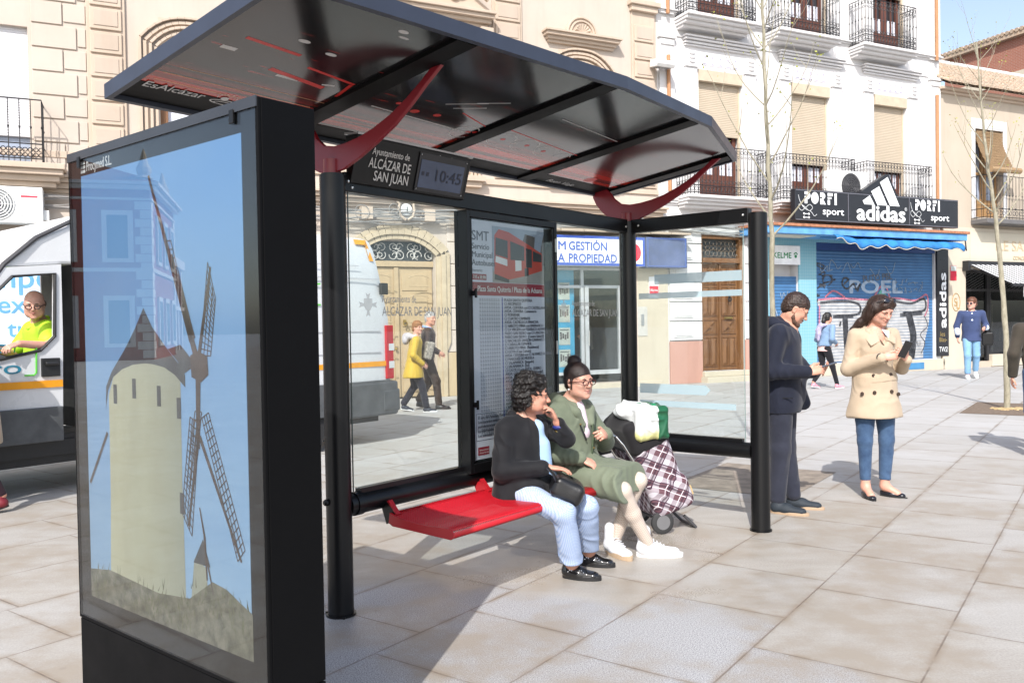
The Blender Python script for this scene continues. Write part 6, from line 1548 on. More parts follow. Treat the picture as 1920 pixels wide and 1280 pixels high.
class Fig:
    def __init__(s, label, loc, heading, vox=.007, skin=SKIN, size=1.0, fem=False, group=None, name='person'):
        s.root = thing(name, label, 'person', loc, heading, group); s.root.scale = (size, size, size)
        s.vox = vox; s.skin = skin; s.S = SDF(vox); s.fem = fem; s.hs = 1.0
    def head(s, c, yaw=0, pitch=0, roll_=0, sc=1.0, neck=None, brow=(.03, .018, .012), lips=True, fat=1.0):
        s.hc = np.array(c, float); s.hr = rotm(yaw, pitch, roll_); s.hk = sc; S = s.S; Hm = s.hr
        P = lambda x, y, z: s.hc + Hm @ (np.array((x, y, z)) * sc)
        E = lambda cc, r, k, op='u': S.ell(P(*cc), np.array(r) * sc, k * sc, Hm, op)
        E((-.012, 0, .035), (.098, .077, .088), .01); E((.022, 0, -.03), (.066, .062 * fat, .082), .03); E((.046, 0, -.083), (.036, .040 * fat, .030), .03)
        E((.01, .045 * fat, -.06), (.05, .022, .035), .03); E((.01, -.045 * fat, -.06), (.05, .022, .035), .03)
        for y_ in (1, -1):
            E((.060, .036 * y_, -.018), (.024, .024, .022), .02); E((.074, .030 * y_, .024), (.014, .026, .009), .014)
            E((.094, .030 * y_, .004), (.014, .017, .011), .012, 'sub')
            E((-.008, .077 * y_, -.004), (.017, .009, .031), .006); E((-.004, .084 * y_, -.004), (.009, .006, .016), .004, 'sub')
        S.cone(P(.083, 0, .014), P(.106, 0, -.024), .0085 * sc, .0125 * sc, .012 * sc); E((.098, .011, -.028), (.009, .008, .008), .006); E((.098, -.011, -.028), (.009, .008, .008), .006)
        E((.080, 0, -.052), (.016, .024, .011), .010); E((.080, 0, -.066), (.014, .021, .009), .008); E((.086, 0, -.0585), (.02, .026, .0018), .004, 'sub')
        E((.074, 0, -.098), (.018, .022, .016), .016)
        nb = neck if neck is not None else s.hc + np.array([-.03, 0, -.17])
        S.cone(P(-.022, 0, -.055), nb, .052 * sc, .058 * sc, .03 * sc)
        s.P = P
        eye = MB(); ir = MB(); bw = MB(); lp = MB()
        for y_ in (1, -1):
            eye.cut(); ir.cut(); bw.cut()
            q = MB().sph((0, 0, 0), .0105 * sc, 10, 8); eye.add((np.array(q.v) + np.array(P(.0735, .030 * y_, .002))).tolist(), q.f)
            q = MB().sph((0, 0, 0), .0056 * sc, 8, 6); ir.add((np.array(q.v) + np.array(P(.0795, .030 * y_, .000))).tolist(), q.f)
            bw.tube([P(.090, .014 * y_, .021), P(.0905, .028 * y_, .027), P(.080, .046 * y_, .021)], [.0035 * sc, .0042 * sc, .0022 * sc], 6)
            bw.tube([P(.082, .018 * y_, .008), P(.0845, .030 * y_, .0095), P(.077, .043 * y_, .005)], .0017 * sc, 5)
            S.chain([P(.078, .016 * y_, .0115), P(.080, .030 * y_, .0135), P(.072, .045 * y_, .008)], [.004 * sc, .0055 * sc, .004 * sc], .006)
            S.chain([P(.076, .018 * y_, -.0085), P(.078, .030 * y_, -.0105), P(.070, .043 * y_, -.006)], [.003 * sc, .004 * sc, .003 * sc], .006)
        for e_, i_ in zip(eye.each('eye', EYEW, s.root, smooth=True), ir.each('iris', IRIS, s.root, smooth=True)): i_.parent = e_
        bw.each('eyebrow', M('brow_%d' % int(brow[0] * 1000), brow, .8), s.root)
        if lips:
            lp.tube([P(.084, .021, -.0585), P(.0965, .008, -.054), P(.0965, 0, -.0555), P(.0965, -.008, -.054), P(.084, -.021, -.0585)], [.001, .0035 * sc, .003 * sc, .0035 * sc, .001], 6)
            lp.tube([P(.084, .019, -.0605), P(.0945, 0, -.0655), P(.084, -.019, -.0605)], [.001, .0048 * sc, .001], 6); lp.build('lips', LIP, s.root, smooth=True)
    def hand(s, wrist, d, n, side, curl=(35, 38, 40, 42), sc=1.0, spread=4, thumb=(.55, .75, -.35)):
        """d: pointing direction, n: back-of-hand normal, side: +1 when the thumb lies along cross(n, d)"""
        S = s.S; w_ = np.array(wrist, float); d = nrm(d); n = nrm(np.array(n) - d * (np.array(n) @ d)); t = np.cross(n, d) * side
        S.cone(w_ - d * .02 * sc, w_ + d * .05 * sc, .024 * sc, .034 * sc, .012, (n, .52)); S.cone(w_ + d * .05 * sc, w_ + d * .08 * sc, .034 * sc, .035 * sc, .008, (n, .42))
        for i, (off, L_, r_) in enumerate(((.027, .072, .0088), (.009, .080, .0092), (-.009, .074, .0088), (-.026, .060, .0078))):
            p = w_ + (d * (.086 - .004 * (i == 3)) + t * off) * sc; ang = R(curl[i] * .6); sp_ = R(spread * (1.5 - i))
            for f_, rr_ in ((.45, 1.0), (.31, .92), (.24, .84)):
                dd = d * math.cos(ang) - n * math.sin(ang); dd = nrm(dd + t * math.sin(sp_)); q = p + dd * L_ * f_ * sc
                S.cone(p, q, r_ * rr_ * sc, r_ * rr_ * .93 * sc, .004); p = q; ang += R(curl[i])
        p = w_ + (d * .028 + t * .026) * sc; q = p + nrm(d * thumb[0] + t * thumb[1] + n * thumb[2]) * .042 * sc; S.cone(p, q, .0135 * sc, .0115 * sc, .010)
        e = q + nrm(d * (thumb[0] + .45) + t * (thumb[1] - .35) + n * (thumb[2] - .1)) * .034 * sc; S.cone(q, e, .0112 * sc, .0088 * sc, .004)
        return w_ + d * .11 * sc
    def limb(s, a, b, c, r=(.045, .036, .027), k=.02): s.S.chain([a, b, c], list(r), k)
    def finish(s): s.body = s.S.mesh('body', s.skin, s.root); return s
    def garment(s, vox=None): return SDF(vox or s.vox)
    def shoe(s, heel, toe, mat, sole, h=.075, wd=.043, name='shoe', ankle=True, solecol=None, hi=0.0):
        heel = np.array(heel, float); toe = np.array(toe, float); d = toe - heel; L_ = np.linalg.norm(d); d = d / L_; up = np.array([0, 0, 1.]); lat = np.cross(up, d)
        Mx = np.stack([d, lat, np.cross(d, lat)], 1)
        S = SDF(min(s.vox, .006)); q = lambda a, b, z: heel + d * L_ * a + lat * b + Mx[:, 2] * z
        S.cone(q(.14, 0, h * .55), q(.42, 0, h * .5), wd * .92, wd * .92, .02, (Mx[:, 2], 1.0)); S.cone(q(.40, 0, h * .42), q(.80, 0, h * .34), wd * 1.0, wd * .86, .03, (Mx[:, 2], .72))
        if ankle: S.cone(q(.16, 0, h * .6), q(.17, 0, h * 1.25 + hi), wd * .9, wd * .86, .02)
        S.rbox(q(.5, 0, -.10), (L_, .2, .10), 0, .002, Mx, 'sub')
        o = S.mesh(name, mat, s.root)
        so = MB(); n = 26; ring = []
        for i in range(n):
            a = 2 * math.pi * i / n; x = math.cos(a); y_ = math.sin(a)
            ring.append((.5 + .52 * x, (wd * (1.02 - .16 * max(0, -x) + .06 * max(0, x) * (1 - x))) * y_ * (1 if abs(x) < .95 else .9)))
        V = [q(a, b, -.002) for a, b in ring] + [q(a, b, sole) for a, b in ring]
        so.add(V, [tuple(range(n))[::-1], tuple(range(n, 2 * n))] + [(i, (i + 1) % n, (i + 1) % n + n, i + n) for i in range(n)])
        so.build('sole', solecol or VB, o, .004)
        return o
    def hair_cap(s, mat, top=.012, back=-.05, front=.062, vox=None, disp=None, extra=None, name='hair', side=.084, low=-.05):
        S = SDF(vox or s.vox); P = s.P; k = s.hk; Hm = s.hr
        S.ell(P(-.018, 0, .040), np.array((.104, side, .094)) * k, .01, Hm); S.ell(P(-.045, 0, back + .04), np.array((.070, side * .95, .07)) * k, .02, Hm)
        S.ell(P(front + .045, 0, -.035), np.array((.070, .072, .082)) * k, .012, Hm, 'sub'); S.ell(P(.055, 0, -.10), np.array((.075, .12, .080)) * k, .01, Hm, 'sub')
        for y_ in (1, -1): S.ell(P(.0, .085 * y_, -.012), np.array((.024, .03, .034)) * k, .008, Hm, 'sub')
        if extra: extra(S, P, Hm, k)
        S.disp = disp
        return S.mesh(name, mat, s.root)
def strands(hair, n, ln, wd, flow, wave=.3, seed=1, lift=.004, mat=None, keep=None):
    """thin locks laid over a hair mesh, following flow (a direction or a function of the point)"""
    rr = np.random.RandomState(seed); me = hair.data; nv = len(me.vertices)
    V = np.zeros(nv * 3); me.vertices.foreach_get('co', V); V = V.reshape(-1, 3); Nn = np.array([v.normal[:] for v in me.vertices])
    out_ = MB()
    for i in rr.randint(0, nv, n):
        p, nm = V[i], Nn[i]
        if keep is not None and not keep(p): continue
        f = nrm(flow(p) if callable(flow) else flow); f = nrm(f - nm * (f @ nm) + rr.normal(size=3) * wave); L_ = ln * rr.uniform(.5, 1.3); sd = np.cross(nm, f) * wd * rr.uniform(.6, 1.3)
        q = p + nm * lift * rr.uniform(-.3, 1.0); pts = [q]
        for k in range(3):
            f = nrm(f + rr.normal(size=3) * wave * .5 - nm * .12); pts.append(pts[-1] + f * L_ / 3)
        b = len(out_.v)
        for k, (pt, s_) in enumerate(zip(pts, (1, .9, .6, .1))): out_.v.append(tuple(pt - sd * s_)); out_.v.append(tuple(pt + sd * s_))
        for k in range(3): out_.f.append((b + 2 * k, b + 2 * k + 1, b + 2 * k + 3, b + 2 * k + 2))
    return out_.build('hair_strand', mat or me.materials[0], hair, smooth=True)
def attach(o, parent):
    o.parent = parent; return o
HAIR_BLACK = M('hair_black', (.012, .009, .008), .45, var=.5, vs=60, bmp=.5, bs=180, stretch=(1, 1, .35)); HAIR_BROWN = M('hair_brown', (.035, .016, .010), .45, var=.5, vs=60, bmp=.5, bs=180, stretch=(1, 1, .3))
HAIR_GREY = M('hair_grey', (.42, .40, .38), .7, var=.4, vs=60, bmp=.5, bs=180); HAIR_FAIR = M('hair_auburn', (.30, .135, .055), .6, var=.4, vs=50, bmp=.5, bs=180)
def wang(dx, dy): return math.atan2(dy, dx)
def phone(label, M4, lit=False):
    t = tag(MB().box(-.072, .072, -.036, .036, -.004, .004).build('phone', M('phone_black', (.02, .02, .022), .2), None, .003), label, 'phone'); t.matrix_world = M4
    MB().box(-.066, .066, -.033, .033, .0042, .0046).build('screen', M('phone_screen', (.05, .06, .08), .1), t); return t
def frame_mat(root, p, x, z):
    """world matrix of a held thing given in a figure's own frame"""
    x = nrm(x); z = nrm(np.array(z) - x * (np.array(z) @ x)); y = np.cross(z, x)
    bpy.context.view_layer.update()
    loc = Matrix(((x[0], y[0], z[0], p[0]), (x[1], y[1], z[1], p[1]), (x[2], y[2], z[2], p[2]), (0, 0, 0, 1)))
    rootm = Matrix.Translation(root.location) @ Matrix.Rotation(root.rotation_euler[2], 4, 'Z') @ Matrix.Diagonal((*root.scale, 1))
    return rootm @ loc

# ---------------------------------------------------------------- man in the navy jacket
def man_navy():
    f = Fig('bearded man in dark navy hooded jacket looking down at his phone beside the far post', (2.14, 6.60, 0), R(-26), .0055)
    S = f.S
    f.head((.10, .01, 1.59), 10, 34, 2, 1.0, neck=(-.01, 0, 1.44), fat=1.1)
    S.cone((0, 0, .98), (.01, 0, 1.38), .10, .11, .05, ((0, 1, 0), 1.35)); S.cone((.005, -.14, 1.40), (.005, .14, 1.40), .06, .06, .04)
    rs, re, rw = (0, -.20, 1.40), (-.06, -.27, 1.12), (.20, -.175, 1.11)
    ls, le, lw = (0, .20, 1.40), (.02, .27, 1.13), (.22, .06, 1.09)
    for a, b, c in ((rs, re, rw), (ls, le, lw)): f.limb(a, b, c, (.05, .04, .028))
    f.hand(rw, (.95, .40, .18), (.05, -.85, .5), 1, (42, 45, 40, 40), 1.05, 3, (.75, .35, .25))
    f.hand(lw, (.9, -.45, .25), (.2, .5, -.85), -1, (30, 30, 28, 28), 1.02, 4, (.7, .5, .1))
    for s_, x0, xa in ((-1, -.01, -.02), (1, .0, .07)):
        S.chain([(0, s_ * .09, .92), (x0, s_ * .10, .50), (xa - .01, s_ * .105, .09)], [.075, .045, .035], .03)
    f.finish()
    NAVY = cloth('navy_wool', (.012, .015, .030), (.008, .010, .020), .8); 
    G = f.garment()
    G.cone((-.01, 0, .86), (-.005, 0, 1.12), .152, .146, .05, ((0, 1, 0), 1.26)); G.cone((-.005, 0, 1.12), (-.005, 0, 1.34), .146, .146, .05, ((0, 1, 0), 1.38))
    G.cone((0, -.15, 1.395), (0, .15, 1.395), .085, .085, .05); G.cone((-.015, 0, 1.40), (-.02, 0, 1.46), .11, .085, .04)
    for (a, b, c), s_ in (((rs, re, rw), -1), ((ls, le, lw), 1)):
        c = np.array(c); b_ = np.array(b); c2 = b_ + (c - b_) * .97
        G.chain([a, b, c2], [.070, .064, .048], .03)
    G.cone((.10, .06, .90), (.12, .08, 1.15), .06, .06, .04); G.cone((-.02, 0, .80), (-.01, 0, .92), .150, .148, .03, ((0, 1, 0), 1.28))
    G.cone((.13, .17, .84), (.07, .17, 1.05), .055, .05, .05)
    G.ell((.24 - .02, 0, 1.42), (.10, .045, .16), .02, op='sub'); G.rbox((0, 0, .64), (.5, .5, .14), 0, .012, None, 'sub')
    dsp = folds(.005, 30, 3); G.disp = dsp
    jk = G.mesh('jacket', NAVY, f.root)
    H_ = SDF(f.vox)                                     # hood lying on the shoulders, and the raised collar
    H_.chain([(.085, -.055, 1.40), (.03, -.10, 1.455), (-.06, -.085, 1.485), (-.105, 0, 1.485), (-.06, .085, 1.485), (.03, .10, 1.455), (.085, .055, 1.40)], [.026, .036, .046, .05, .046, .036, .026], .03)
    H_.ell((-.12, 0, 1.42), (.06, .12, .07), .04); H_.disp = folds(.003, 40, 9); H_.mesh('hood', NAVY, jk)
    z = MB(); z.tube([(.125, -.012, 1.30), (.145, -.012, 1.12), (.14, -.012, .84)], .004, 5); z.build('zip', M('zip_dark', (.05, .05, .055), .35, .6), jk)
    m = MB(); m.box(.02, .10, -.196, -.19, .905, .912); m.build('pocket', M('seam_black', (.004, .005, .009), .9), jk)
    P_ = f.garment()
    for s_, x0, xa in ((-1, -.01, -.02), (1, .0, .07)):
        P_.chain([(-.01, s_ * .085, .86), (x0, s_ * .10, .50), (xa - .015, s_ * .105, .115)], [.105, .074, .060], .03)
    P_.rbox((0, 0, .02), (.5, .5, .045), 0, .01, None, 'sub'); P_.disp = folds(.005, 30, 6, .5); P_.mesh('trousers', cloth('navy_chino', (.030, .033, .050), (.018, .020, .032), .9), f.root)
    SH = M('navy_suede', (.018, .026, .036), .7, bmp=.2, bs=300); SOLE = M('sole_tan', (.42, .30, .20), .7)
    f.shoe((-.085, -.115, 0), (.20, -.135, 0), SH, .022, .085, .046, solecol=SOLE); f.shoe((.0, .12, 0), (.285, .13, 0), SH, .022, .085, .046, solecol=SOLE)
    P = f.P
    hr = f.hair_cap(HAIR_BROWN, side=.0805, disp=curls(.002, 240), front=.046); strands(hr, 900, .022, .0011, lambda p: (.5, 0, -.6), .35, 3)
    b_ = SDF(f.vox); k = 1.04                            # beard and moustache
    b_.ell(P(.056, 0, -.098), np.array((.043, .046, .028)) * k, .01, f.hr)
    for q in (1, -1): b_.chain([P(.008, .071 * q, -.03), P(.016, .070 * q, -.062), P(.040, .057 * q, -.085), P(.066, .030 * q, -.098)], [.006, .011, .014, .016], .02)
    b_.ell(P(.092, 0, -.045), np.array((.010, .026, .006)) * k, .008, f.hr); b_.ell(P(.10, 0, -.058), np.array((.03, .020, .010)) * k, .006, f.hr, 'sub'); b_.disp = curls(.0012, 300)
    b_.mesh('beard', M('beard_brown', (.12, .062, .042), .8, var=.4, vs=90, bmp=.4, bs=260), f.root)
    phone('black phone held low in both hands by the man in navy', frame_mat(f.root, (.335, -.075, 1.155), (.93, .15, .30), (-.32, -.1, .95)))
man_navy()

# ---------------------------------------------------------------- woman in the trench coat
def woman_trench():
    f = Fig('woman in belted beige trench coat and blue jeans standing and typing on her phone', (3.06, 7.05, 0), R(-84), .0055, SKIN2)
    S = f.S
    f.head((.075, .02, 1.575), 14, 26, 3, .98, neck=(-.01, .0, 1.425), brow=(.05, .03, .022))
    S.cone((0, 0, .98), (0, 0, 1.34), .09, .10, .05, ((0, 1, 0), 1.3)); S.cone((0, -.13, 1.375), (0, .13, 1.375), .05, .05, .04)
    rs, re, rw = (-.005, -.165, 1.37), (-.02, -.225, 1.09), (.225, -.05, 1.19)
    ls, le, lw = (-.005, .165, 1.37), (.02, .225, 1.09), (.225, .155, 1.17)
    for a, b, c in ((rs, re, rw), (ls, le, lw)): f.limb(a, b, c, (.042, .034, .023))
    f.hand(rw, (.35, .95, .18), (.85, -.25, .35), 1, (28, 34, 36, 40), .93, 3, (.8, .2, .25))
    f.hand(lw, (.35, -.55, .45), (.75, .45, -.2), -1, (38, 42, 44, 46), .93, 3, (.75, .35, .2))
    for s_, fx in ((-1, .02), (1, .02)):
        S.chain([(0, s_ * .085, .90), (.012, s_ * .095, .48), (-.005, s_ * .085, .085)], [.085, .052, .036], .03)
    S.chain([(-.005, -.085, .09), (.10, -.095, .03)], [.033, .03], .03); S.chain([(-.005, .085, .09), (.06, .165, .03)], [.033, .03], .03)
    f.finish()
    TR = cloth('trench_gabardine', (.47, .375, .275), (.42, .33, .235), .8)
    G = f.garment()
    G.cone((0, 0, .70), (0, 0, 1.0), .160, .122, .05, ((0, 1, 0), 1.44)); G.cone((0, 0, 1.0), (0, 0, 1.30), .120, .124, .05, ((0, 1, 0), 1.30))
    G.cone((0, -.115, 1.36), (0, .115, 1.36), .074, .074, .05); G.cone((.05, 0, 1.24), (.05, 0, 1.30), .09, .085, .05, ((0, 1, 0), 1.3))
    for a, b, c in ((rs, re, rw), (ls, le, lw)):
        c = np.array(c); b_ = np.array(b); G.chain([a, b, b_ + (c - b_) * .93], [.060, .056, .046], .022)
    G.ell((.17, .01, 1.40), (.11, .05, .12), .02, op='sub'); G.rbox((0, 0, .58), (.5, .5, .10), 0, .01, None, 'sub')
    fa, fb_ = folds(.0075, 26, 11, .5), folds(.003, 60, 12, .7); G.disp = lambda P_: fa(P_) + fb_(P_)
    ct = G.mesh('trench_coat', TR, f.root)
    C = SDF(f.vox)                                      # turned collar and lapels
    C.chain([(.095, -.045, 1.345), (.055, -.085, 1.395), (-.03, -.09, 1.435), (-.075, 0, 1.445), (-.03, .09, 1.435), (.055, .085, 1.395), (.095, .055, 1.345)], [.020, .026, .028, .030, .028, .026, .020], .02)
    C.rbox((.105, -.075, 1.325), (.012, .038, .035), .006, .02, rotm(-20, -28, 30)); C.rbox((.105, .085, 1.33), (.012, .034, .03), .006, .02, rotm(20, -28, -30))
    C.mesh('collar', TR, ct)
    lp = MB(); lp.add([(.121, -.012, 1.335), (.128, -.05, 1.29), (.150, .0, 1.20), (.150, .035, 1.14), (.142, .035, 1.25)], [(0, 1, 2, 3, 4)]); lp.build('lapel_lining', M('lining_brown', (.10, .065, .04), .9), ct)
    MB().add([(.100, .012, 1.42), (.122, .03, 1.375), (.128, .055, 1.345), (.112, .068, 1.40)], [(0, 1, 2, 3)]).build('shirt_collar', M('shirt_pale_blue', (.50, .60, .74), .8), f.root)
    bt = MB()
    for y_, z in ((-.075, 1.035), (.075, 1.04), (-.075, .895), (.075, .90), (-.165, .885), (.15, .875)):
        x = .128 - y_ * y_ * 1.6 + (.014 if z < .95 else 0); bt.add(*(lambda q: ((np.array(q.v) @ np.array(Matrix.Rotation(R(90), 3, 'Y')).T + np.array((x, y_, z))).tolist(), q.f))(MB().lathe([(.014, -.006), (.017, 0), (.014, .006)], n=12)))
    bt.build('button', M('button_horn', (.045, .028, .02), .3), ct)
    bl = MB(); ring = [(.139 * math.cos(a) + .004, .188 * math.sin(a), 1.005 + .008 * math.sin(3 * a)) for a in np.linspace(0, 2 * math.pi, 40)]
    for i in range(39): p, q = ring[i], ring[i + 1]; bl.quad((p[0], p[1], p[2] - .018), (q[0], q[1], q[2] - .018), (q[0], q[1], q[2] + .018), (p[0], p[1], p[2] + .018))
    o = bl.build('belt', TR, ct); o.modifiers.new('solid', 'SOLIDIFY').thickness = .006
    P_ = f.garment()
    for s_ in (-1, 1): P_.chain([(0, s_ * .085, .80), (.012, s_ * .095, .48), (-.004, s_ * .087, .16)], [.092, .061, .046], .022)
    P_.rbox((0, 0, .06), (.5, .5, .085), 0, .006, None, 'sub'); P_.disp = folds(.004, 40, 22, .6); P_.mesh('jeans', cloth('denim_blue', (.062, .115, .21), (.030, .060, .125), .85, vs=9), f.root)
    BK_ = M('ballet_black', (.012, .013, .018), .25)
    f.shoe((-.045, -.08, 0), (.175, -.105, 0), BK_, .008, .05, .036, 'shoe', False); f.shoe((-.05, .07, 0), (.115, .215, 0), BK_, .008, .05, .036, 'shoe', False)
    def long_hair(S_, P, Hm, k):
        for y_, b_ in ((1, .11), (-1, .16)):
            S_.chain([P(-.02, .070 * y_, .03), P(-.035, .088 * y_, -.06), P(-.06, (.088 + b_ * .25) * y_, -.14), P(-.075, (.10 + b_ * .55) * y_, -.205)], [.045, .036, .030, .012], .03)
        S_.chain([P(-.07, 0, .02), P(-.09, 0, -.08), P(-.09, -.02, -.17)], [.07, .065, .04], .04)
        S_.chain([P(.055, .02, .115), P(.066, -.040, .075), P(.03, -.076, .02)], [.018, .022, .02], .02); S_.chain([P(.05, .02, .115), P(.058, .055, .075), P(.025, .078, .02)], [.018, .02, .02], .02)
    hr = f.hair_cap(HAIR_BROWN, extra=long_hair, disp=folds(.0035, 150, 2, .15), front=.050); strands(hr, 1500, .085, .0015, lambda p: (-.1, 1.2 * (p[1] - .02), -1), .16, 5, .006, None, lambda p: ((p - f.hc) @ f.hr)[0] < .025)
    g = MB(); P = f.P                                   # sunglasses pushed up on the hair
    for y_ in (1, -1):
        q = MB().sph((0, 0, 0), (.010, .028, .021), 14, 8); Mx = f.hr @ rotm(0, -50); g.add((np.array(q.v) @ Mx.T + np.array(P(.062, .034 * y_, .122))).tolist(), q.f); g.tube([P(.055, .06 * y_, .115), P(-.03, .09 * y_, .06)], .003, 5)
    g.tube([P(.068, .01, .124), P(.068, -.01, .124)], .004, 5)
    t = tag(g.build('sunglasses', M('sunglass_black', (.015, .018, .03), .12), None, smooth=True), 'black sunglasses pushed up on the hair of the woman in the trench coat', 'sunglasses')
    t.matrix_world = Matrix.Translation(f.root.location) @ Matrix.Rotation(f.root.rotation_euler[2], 4, 'Z')
    phone('grey phone held up in both hands by the woman in the trench coat', frame_mat(f.root, (.315, .085, 1.255), (.30, .30, .85), (-.80, -.05, .35)))
    MB().ring((0, 0, 0), .03, .006, 0, 14, 5).build('bracelet', M('bead_black', (.02, .02, .02), .4), f.root).location = (.225, -.075, 1.19)
woman_trench()

# ---------------------------------------------------------------- seated woman in the black blazer; frame: x = away from the wall, y = along the bench
HS = AU - R(90)
def seat_fig(label, u, w_, vox, skin=SKIN, zs=1.0):
    f = Fig(label, tuple(shw(u, w_)), HS, vox, skin); f.root.scale = (1, 1, zs); return f
def woman_blazer():
    f = seat_fig('older woman with short dark curls and black blazer sitting with a hand at her mouth', 1.20, .27, .0055, SKIN, .955)
    S = f.S
    f.head((.065, .045, 1.115), 37, 6, 0, .95, neck=(-.02, .03, .985), brow=(.03, .02, .016))
    S.cone((-.02, 0, .52), (0, .03, .90), .10, .10, .05, ((0, 1, 0), 1.3)); S.cone((-.01, -.11, .925), (-.01, .17, .925), .05, .05, .04)
    rs, re, rw = (-.02, -.135, .915), (.01, -.195, .66), (.235, -.04, .685)
    ls, le, lw = (-.01, .185, .92), (.20, .20, .83), (.185, .125, .945)
    for a, b, c in ((rs, re, rw), (ls, le, lw)): f.limb(a, b, c, (.042, .036, .025))
    f.hand(rw, (.75, .62, -.12), (.05, .05, 1), 1, (16, 18, 18, 20), .92, 6, (.7, .5, -.1))
    f.hand(lw, (-.15, -.40, .90), (.60, .65, .35), -1, (30, 30, 32, 34), .92, 3, (.5, .4, -.4))
    for s_, hy, ky, ax_, ay in ((-1, -.09, -.115, .355, .02), (1, .09, .115, .29, .30)):
        S.chain([(0, hy, .51), (.40, ky, .435), (ax_, ay, .08)], [.085, .058, .04], .03)
    f.finish()
    BZ = cloth('blazer_black', (.010, .0105, .013), (.006, .006, .008), .75)
    G = f.garment()
    G.cone((-.01, 0, .475), (-.01, .01, .64), .150, .138, .05, ((0, 1, 0), 1.32)); G.cone((-.01, .01, .64), (.0, .03, .86), .135, .126, .05, ((0, 1, 0), 1.32))
    G.cone((-.015, -.085, .925), (-.015, .14, .925), .070, .070, .05); G.cone((.02, 0, .485), (.10, .0, .53), .15, .12, .05, ((0, 1, 0), 1.35))
    for a, b, c in ((rs, re, rw), (ls, le, lw)):
        c = np.array(c); b_ = np.array(b); G.chain([a, b, b_ + (c - b_) * .88], [.060, .056, .045], .025)
    G.ell((.165, .075, .90), (.085, .05, .20), .02, op='sub'); G.rbox((0, 0, .36), (.6, .6, .09), 0, .01, None, 'sub'); G.disp = folds(.009, 32, 31, .8)
    jk = G.mesh('blazer', BZ, f.root)
    C = SDF(f.vox); C.chain([(.10, .02, .80), (.075, -.025, .92), (-.03, -.05, 1.0), (-.085, .03, 1.005), (-.03, .10, 1.0), (.08, .125, .92), (.11, .10, .80)], [.018, .026, .024, .028, .024, .026, .018], .02); C.mesh('collar', BZ, jk)
    B = SDF(f.vox); B.cone((.055, .07, .70), (.055, .06, .90), .085, .07, .04, ((0, 1, 0), .85)); B.cone((.12, .08, .62), (.10, .08, .8), .05, .05, .03); B.disp = folds(.004, 40, 5); B.mesh('blouse', cloth('blouse_blue', (.36, .52, .74), (.30, .45, .68), .8), f.root)
    tr_, t, b = nodes('check_trousers'); v = coords(t); s_ = N(t, 'SeparateXYZ'); t.links.new(v, s_.inputs[0])
    gx = math_n(t, 'FRACT', math_n(t, 'MULTIPLY', math_n(t, 'ADD', s_.outputs[1], math_n(t, 'MULTIPLY', s_.outputs[0], .5)), 90.0)); gz = math_n(t, 'FRACT', math_n(t, 'MULTIPLY', math_n(t, 'ADD', s_.outputs[2], s_.outputs[0]), 90.0))
    chk = math_n(t, 'MAXIMUM', math_n(t, 'GREATER_THAN', gx, .6), math_n(t, 'GREATER_THAN', gz, .6))
    t.links.new(mixc(t, chk, (.50, .57, .70), (.30, .40, .62)), b.inputs['Base Color']); b.inputs['Roughness'].default_value = .85
    P_ = f.garment()
    for s_, hy, ky, ax_, ay in ((-1, -.09, -.115, .355, .02), (1, .09, .115, .29, .30)):
        a_ = np.array((ax_, ay, .085)); kn = np.array((.40, ky, .435)); P_.chain([(.02, hy, .525), kn + (0, 0, .0), kn + (a_ - kn) * .98], [.092, .068, .066], .022)
    P_.rbox((.3, .1, .05), (.5, .6, .052), 0, .008, None, 'sub'); P_.disp = folds(.006, 34, 41, 1.0); P_.mesh('trousers', tr_, f.root)
    PT = M('patent_black', (.008, .008, .009), .08, coat=.5)
    for (h_, t_) in (((.30, .005, 0), (.515, .085, 0)), ((.235, .285, 0), (.44, .36, 0))):
        so = f.shoe(h_, t_, PT, .030, .078, .042, solecol=VB); st = MB(); h_, t_ = np.array(h_), np.array(t_); d = (t_ - h_); lt = np.cross((0, 0, 1), d / np.linalg.norm(d))
        for i in range(9):
            q = h_ + d * (.18 + .05 * i) - lt * (.044 - .001 * i) + np.array((0, 0, .052 + .012 * math.sin(i * 1.2))); st.sph(tuple(q), .0042, 6, 4)
        st.build('stud', M('stud_silver', (.75, .72, .68), .2, .9), so)
    def perm(S_, P, Hm, k):
        for c, r_ in (((-.05, 0, .085), .085), ((-.02, .05, .095), .06), ((-.02, -.05, .095), .06), ((.035, .03, .105), .045), ((.035, -.03, .105), .045), ((-.075, .04, .0), .062), ((-.075, -.04, .0), .062), ((-.07, 0, -.06), .06), ((-.045, .066, .02), .045), ((-.045, -.066, .02), .045), ((-.04, -.075, -.04), .036), ((-.04, .075, -.04), .036)):
            S_.ell(P(*c), np.array((r_,) * 3) * k, .02)
    hr = f.hair_cap(HAIR_BLACK, extra=perm, disp=curls(.006, 150), front=.066); strands(hr, 2200, .034, .0014, lambda p: (0, 0, -.3), 1.1, 7, .008, None, lambda p: ((p - f.hc) @ f.hr)[0] < .055)
    w_ = MB(); c = np.array(lw) - np.array((-.02, -.05, .015)); 
    MB().ring((0, 0, 0), .031, .013, 2, 18, 6).build('watch_strap', M('strap_blue', (.02, .03, .20), .4), f.root).location = tuple(np.array(lw) + np.array((.005, .02, -.030)))
    MB().ring((0, 0, 0), .032, .009, 2, 18, 6).build('bracelet', M('gold', (.65, .42, .12), .25, .9), f.root).location = tuple(np.array(lw) + np.array((.008, .03, -.055)))
    er = MB(); er.sph(tuple(f.P(-.012, -.088, -.045)), .008, 8, 6); er.build('earring', M('gold', (.65, .42, .12), .25, .9), f.root)
    # handbag on her lap
    hb = thing('handbag', 'small black leather shoulder bag under the hand of the woman in the blazer', 'handbag', tuple(shw(1.235, .575, .535)), HS + R(40))
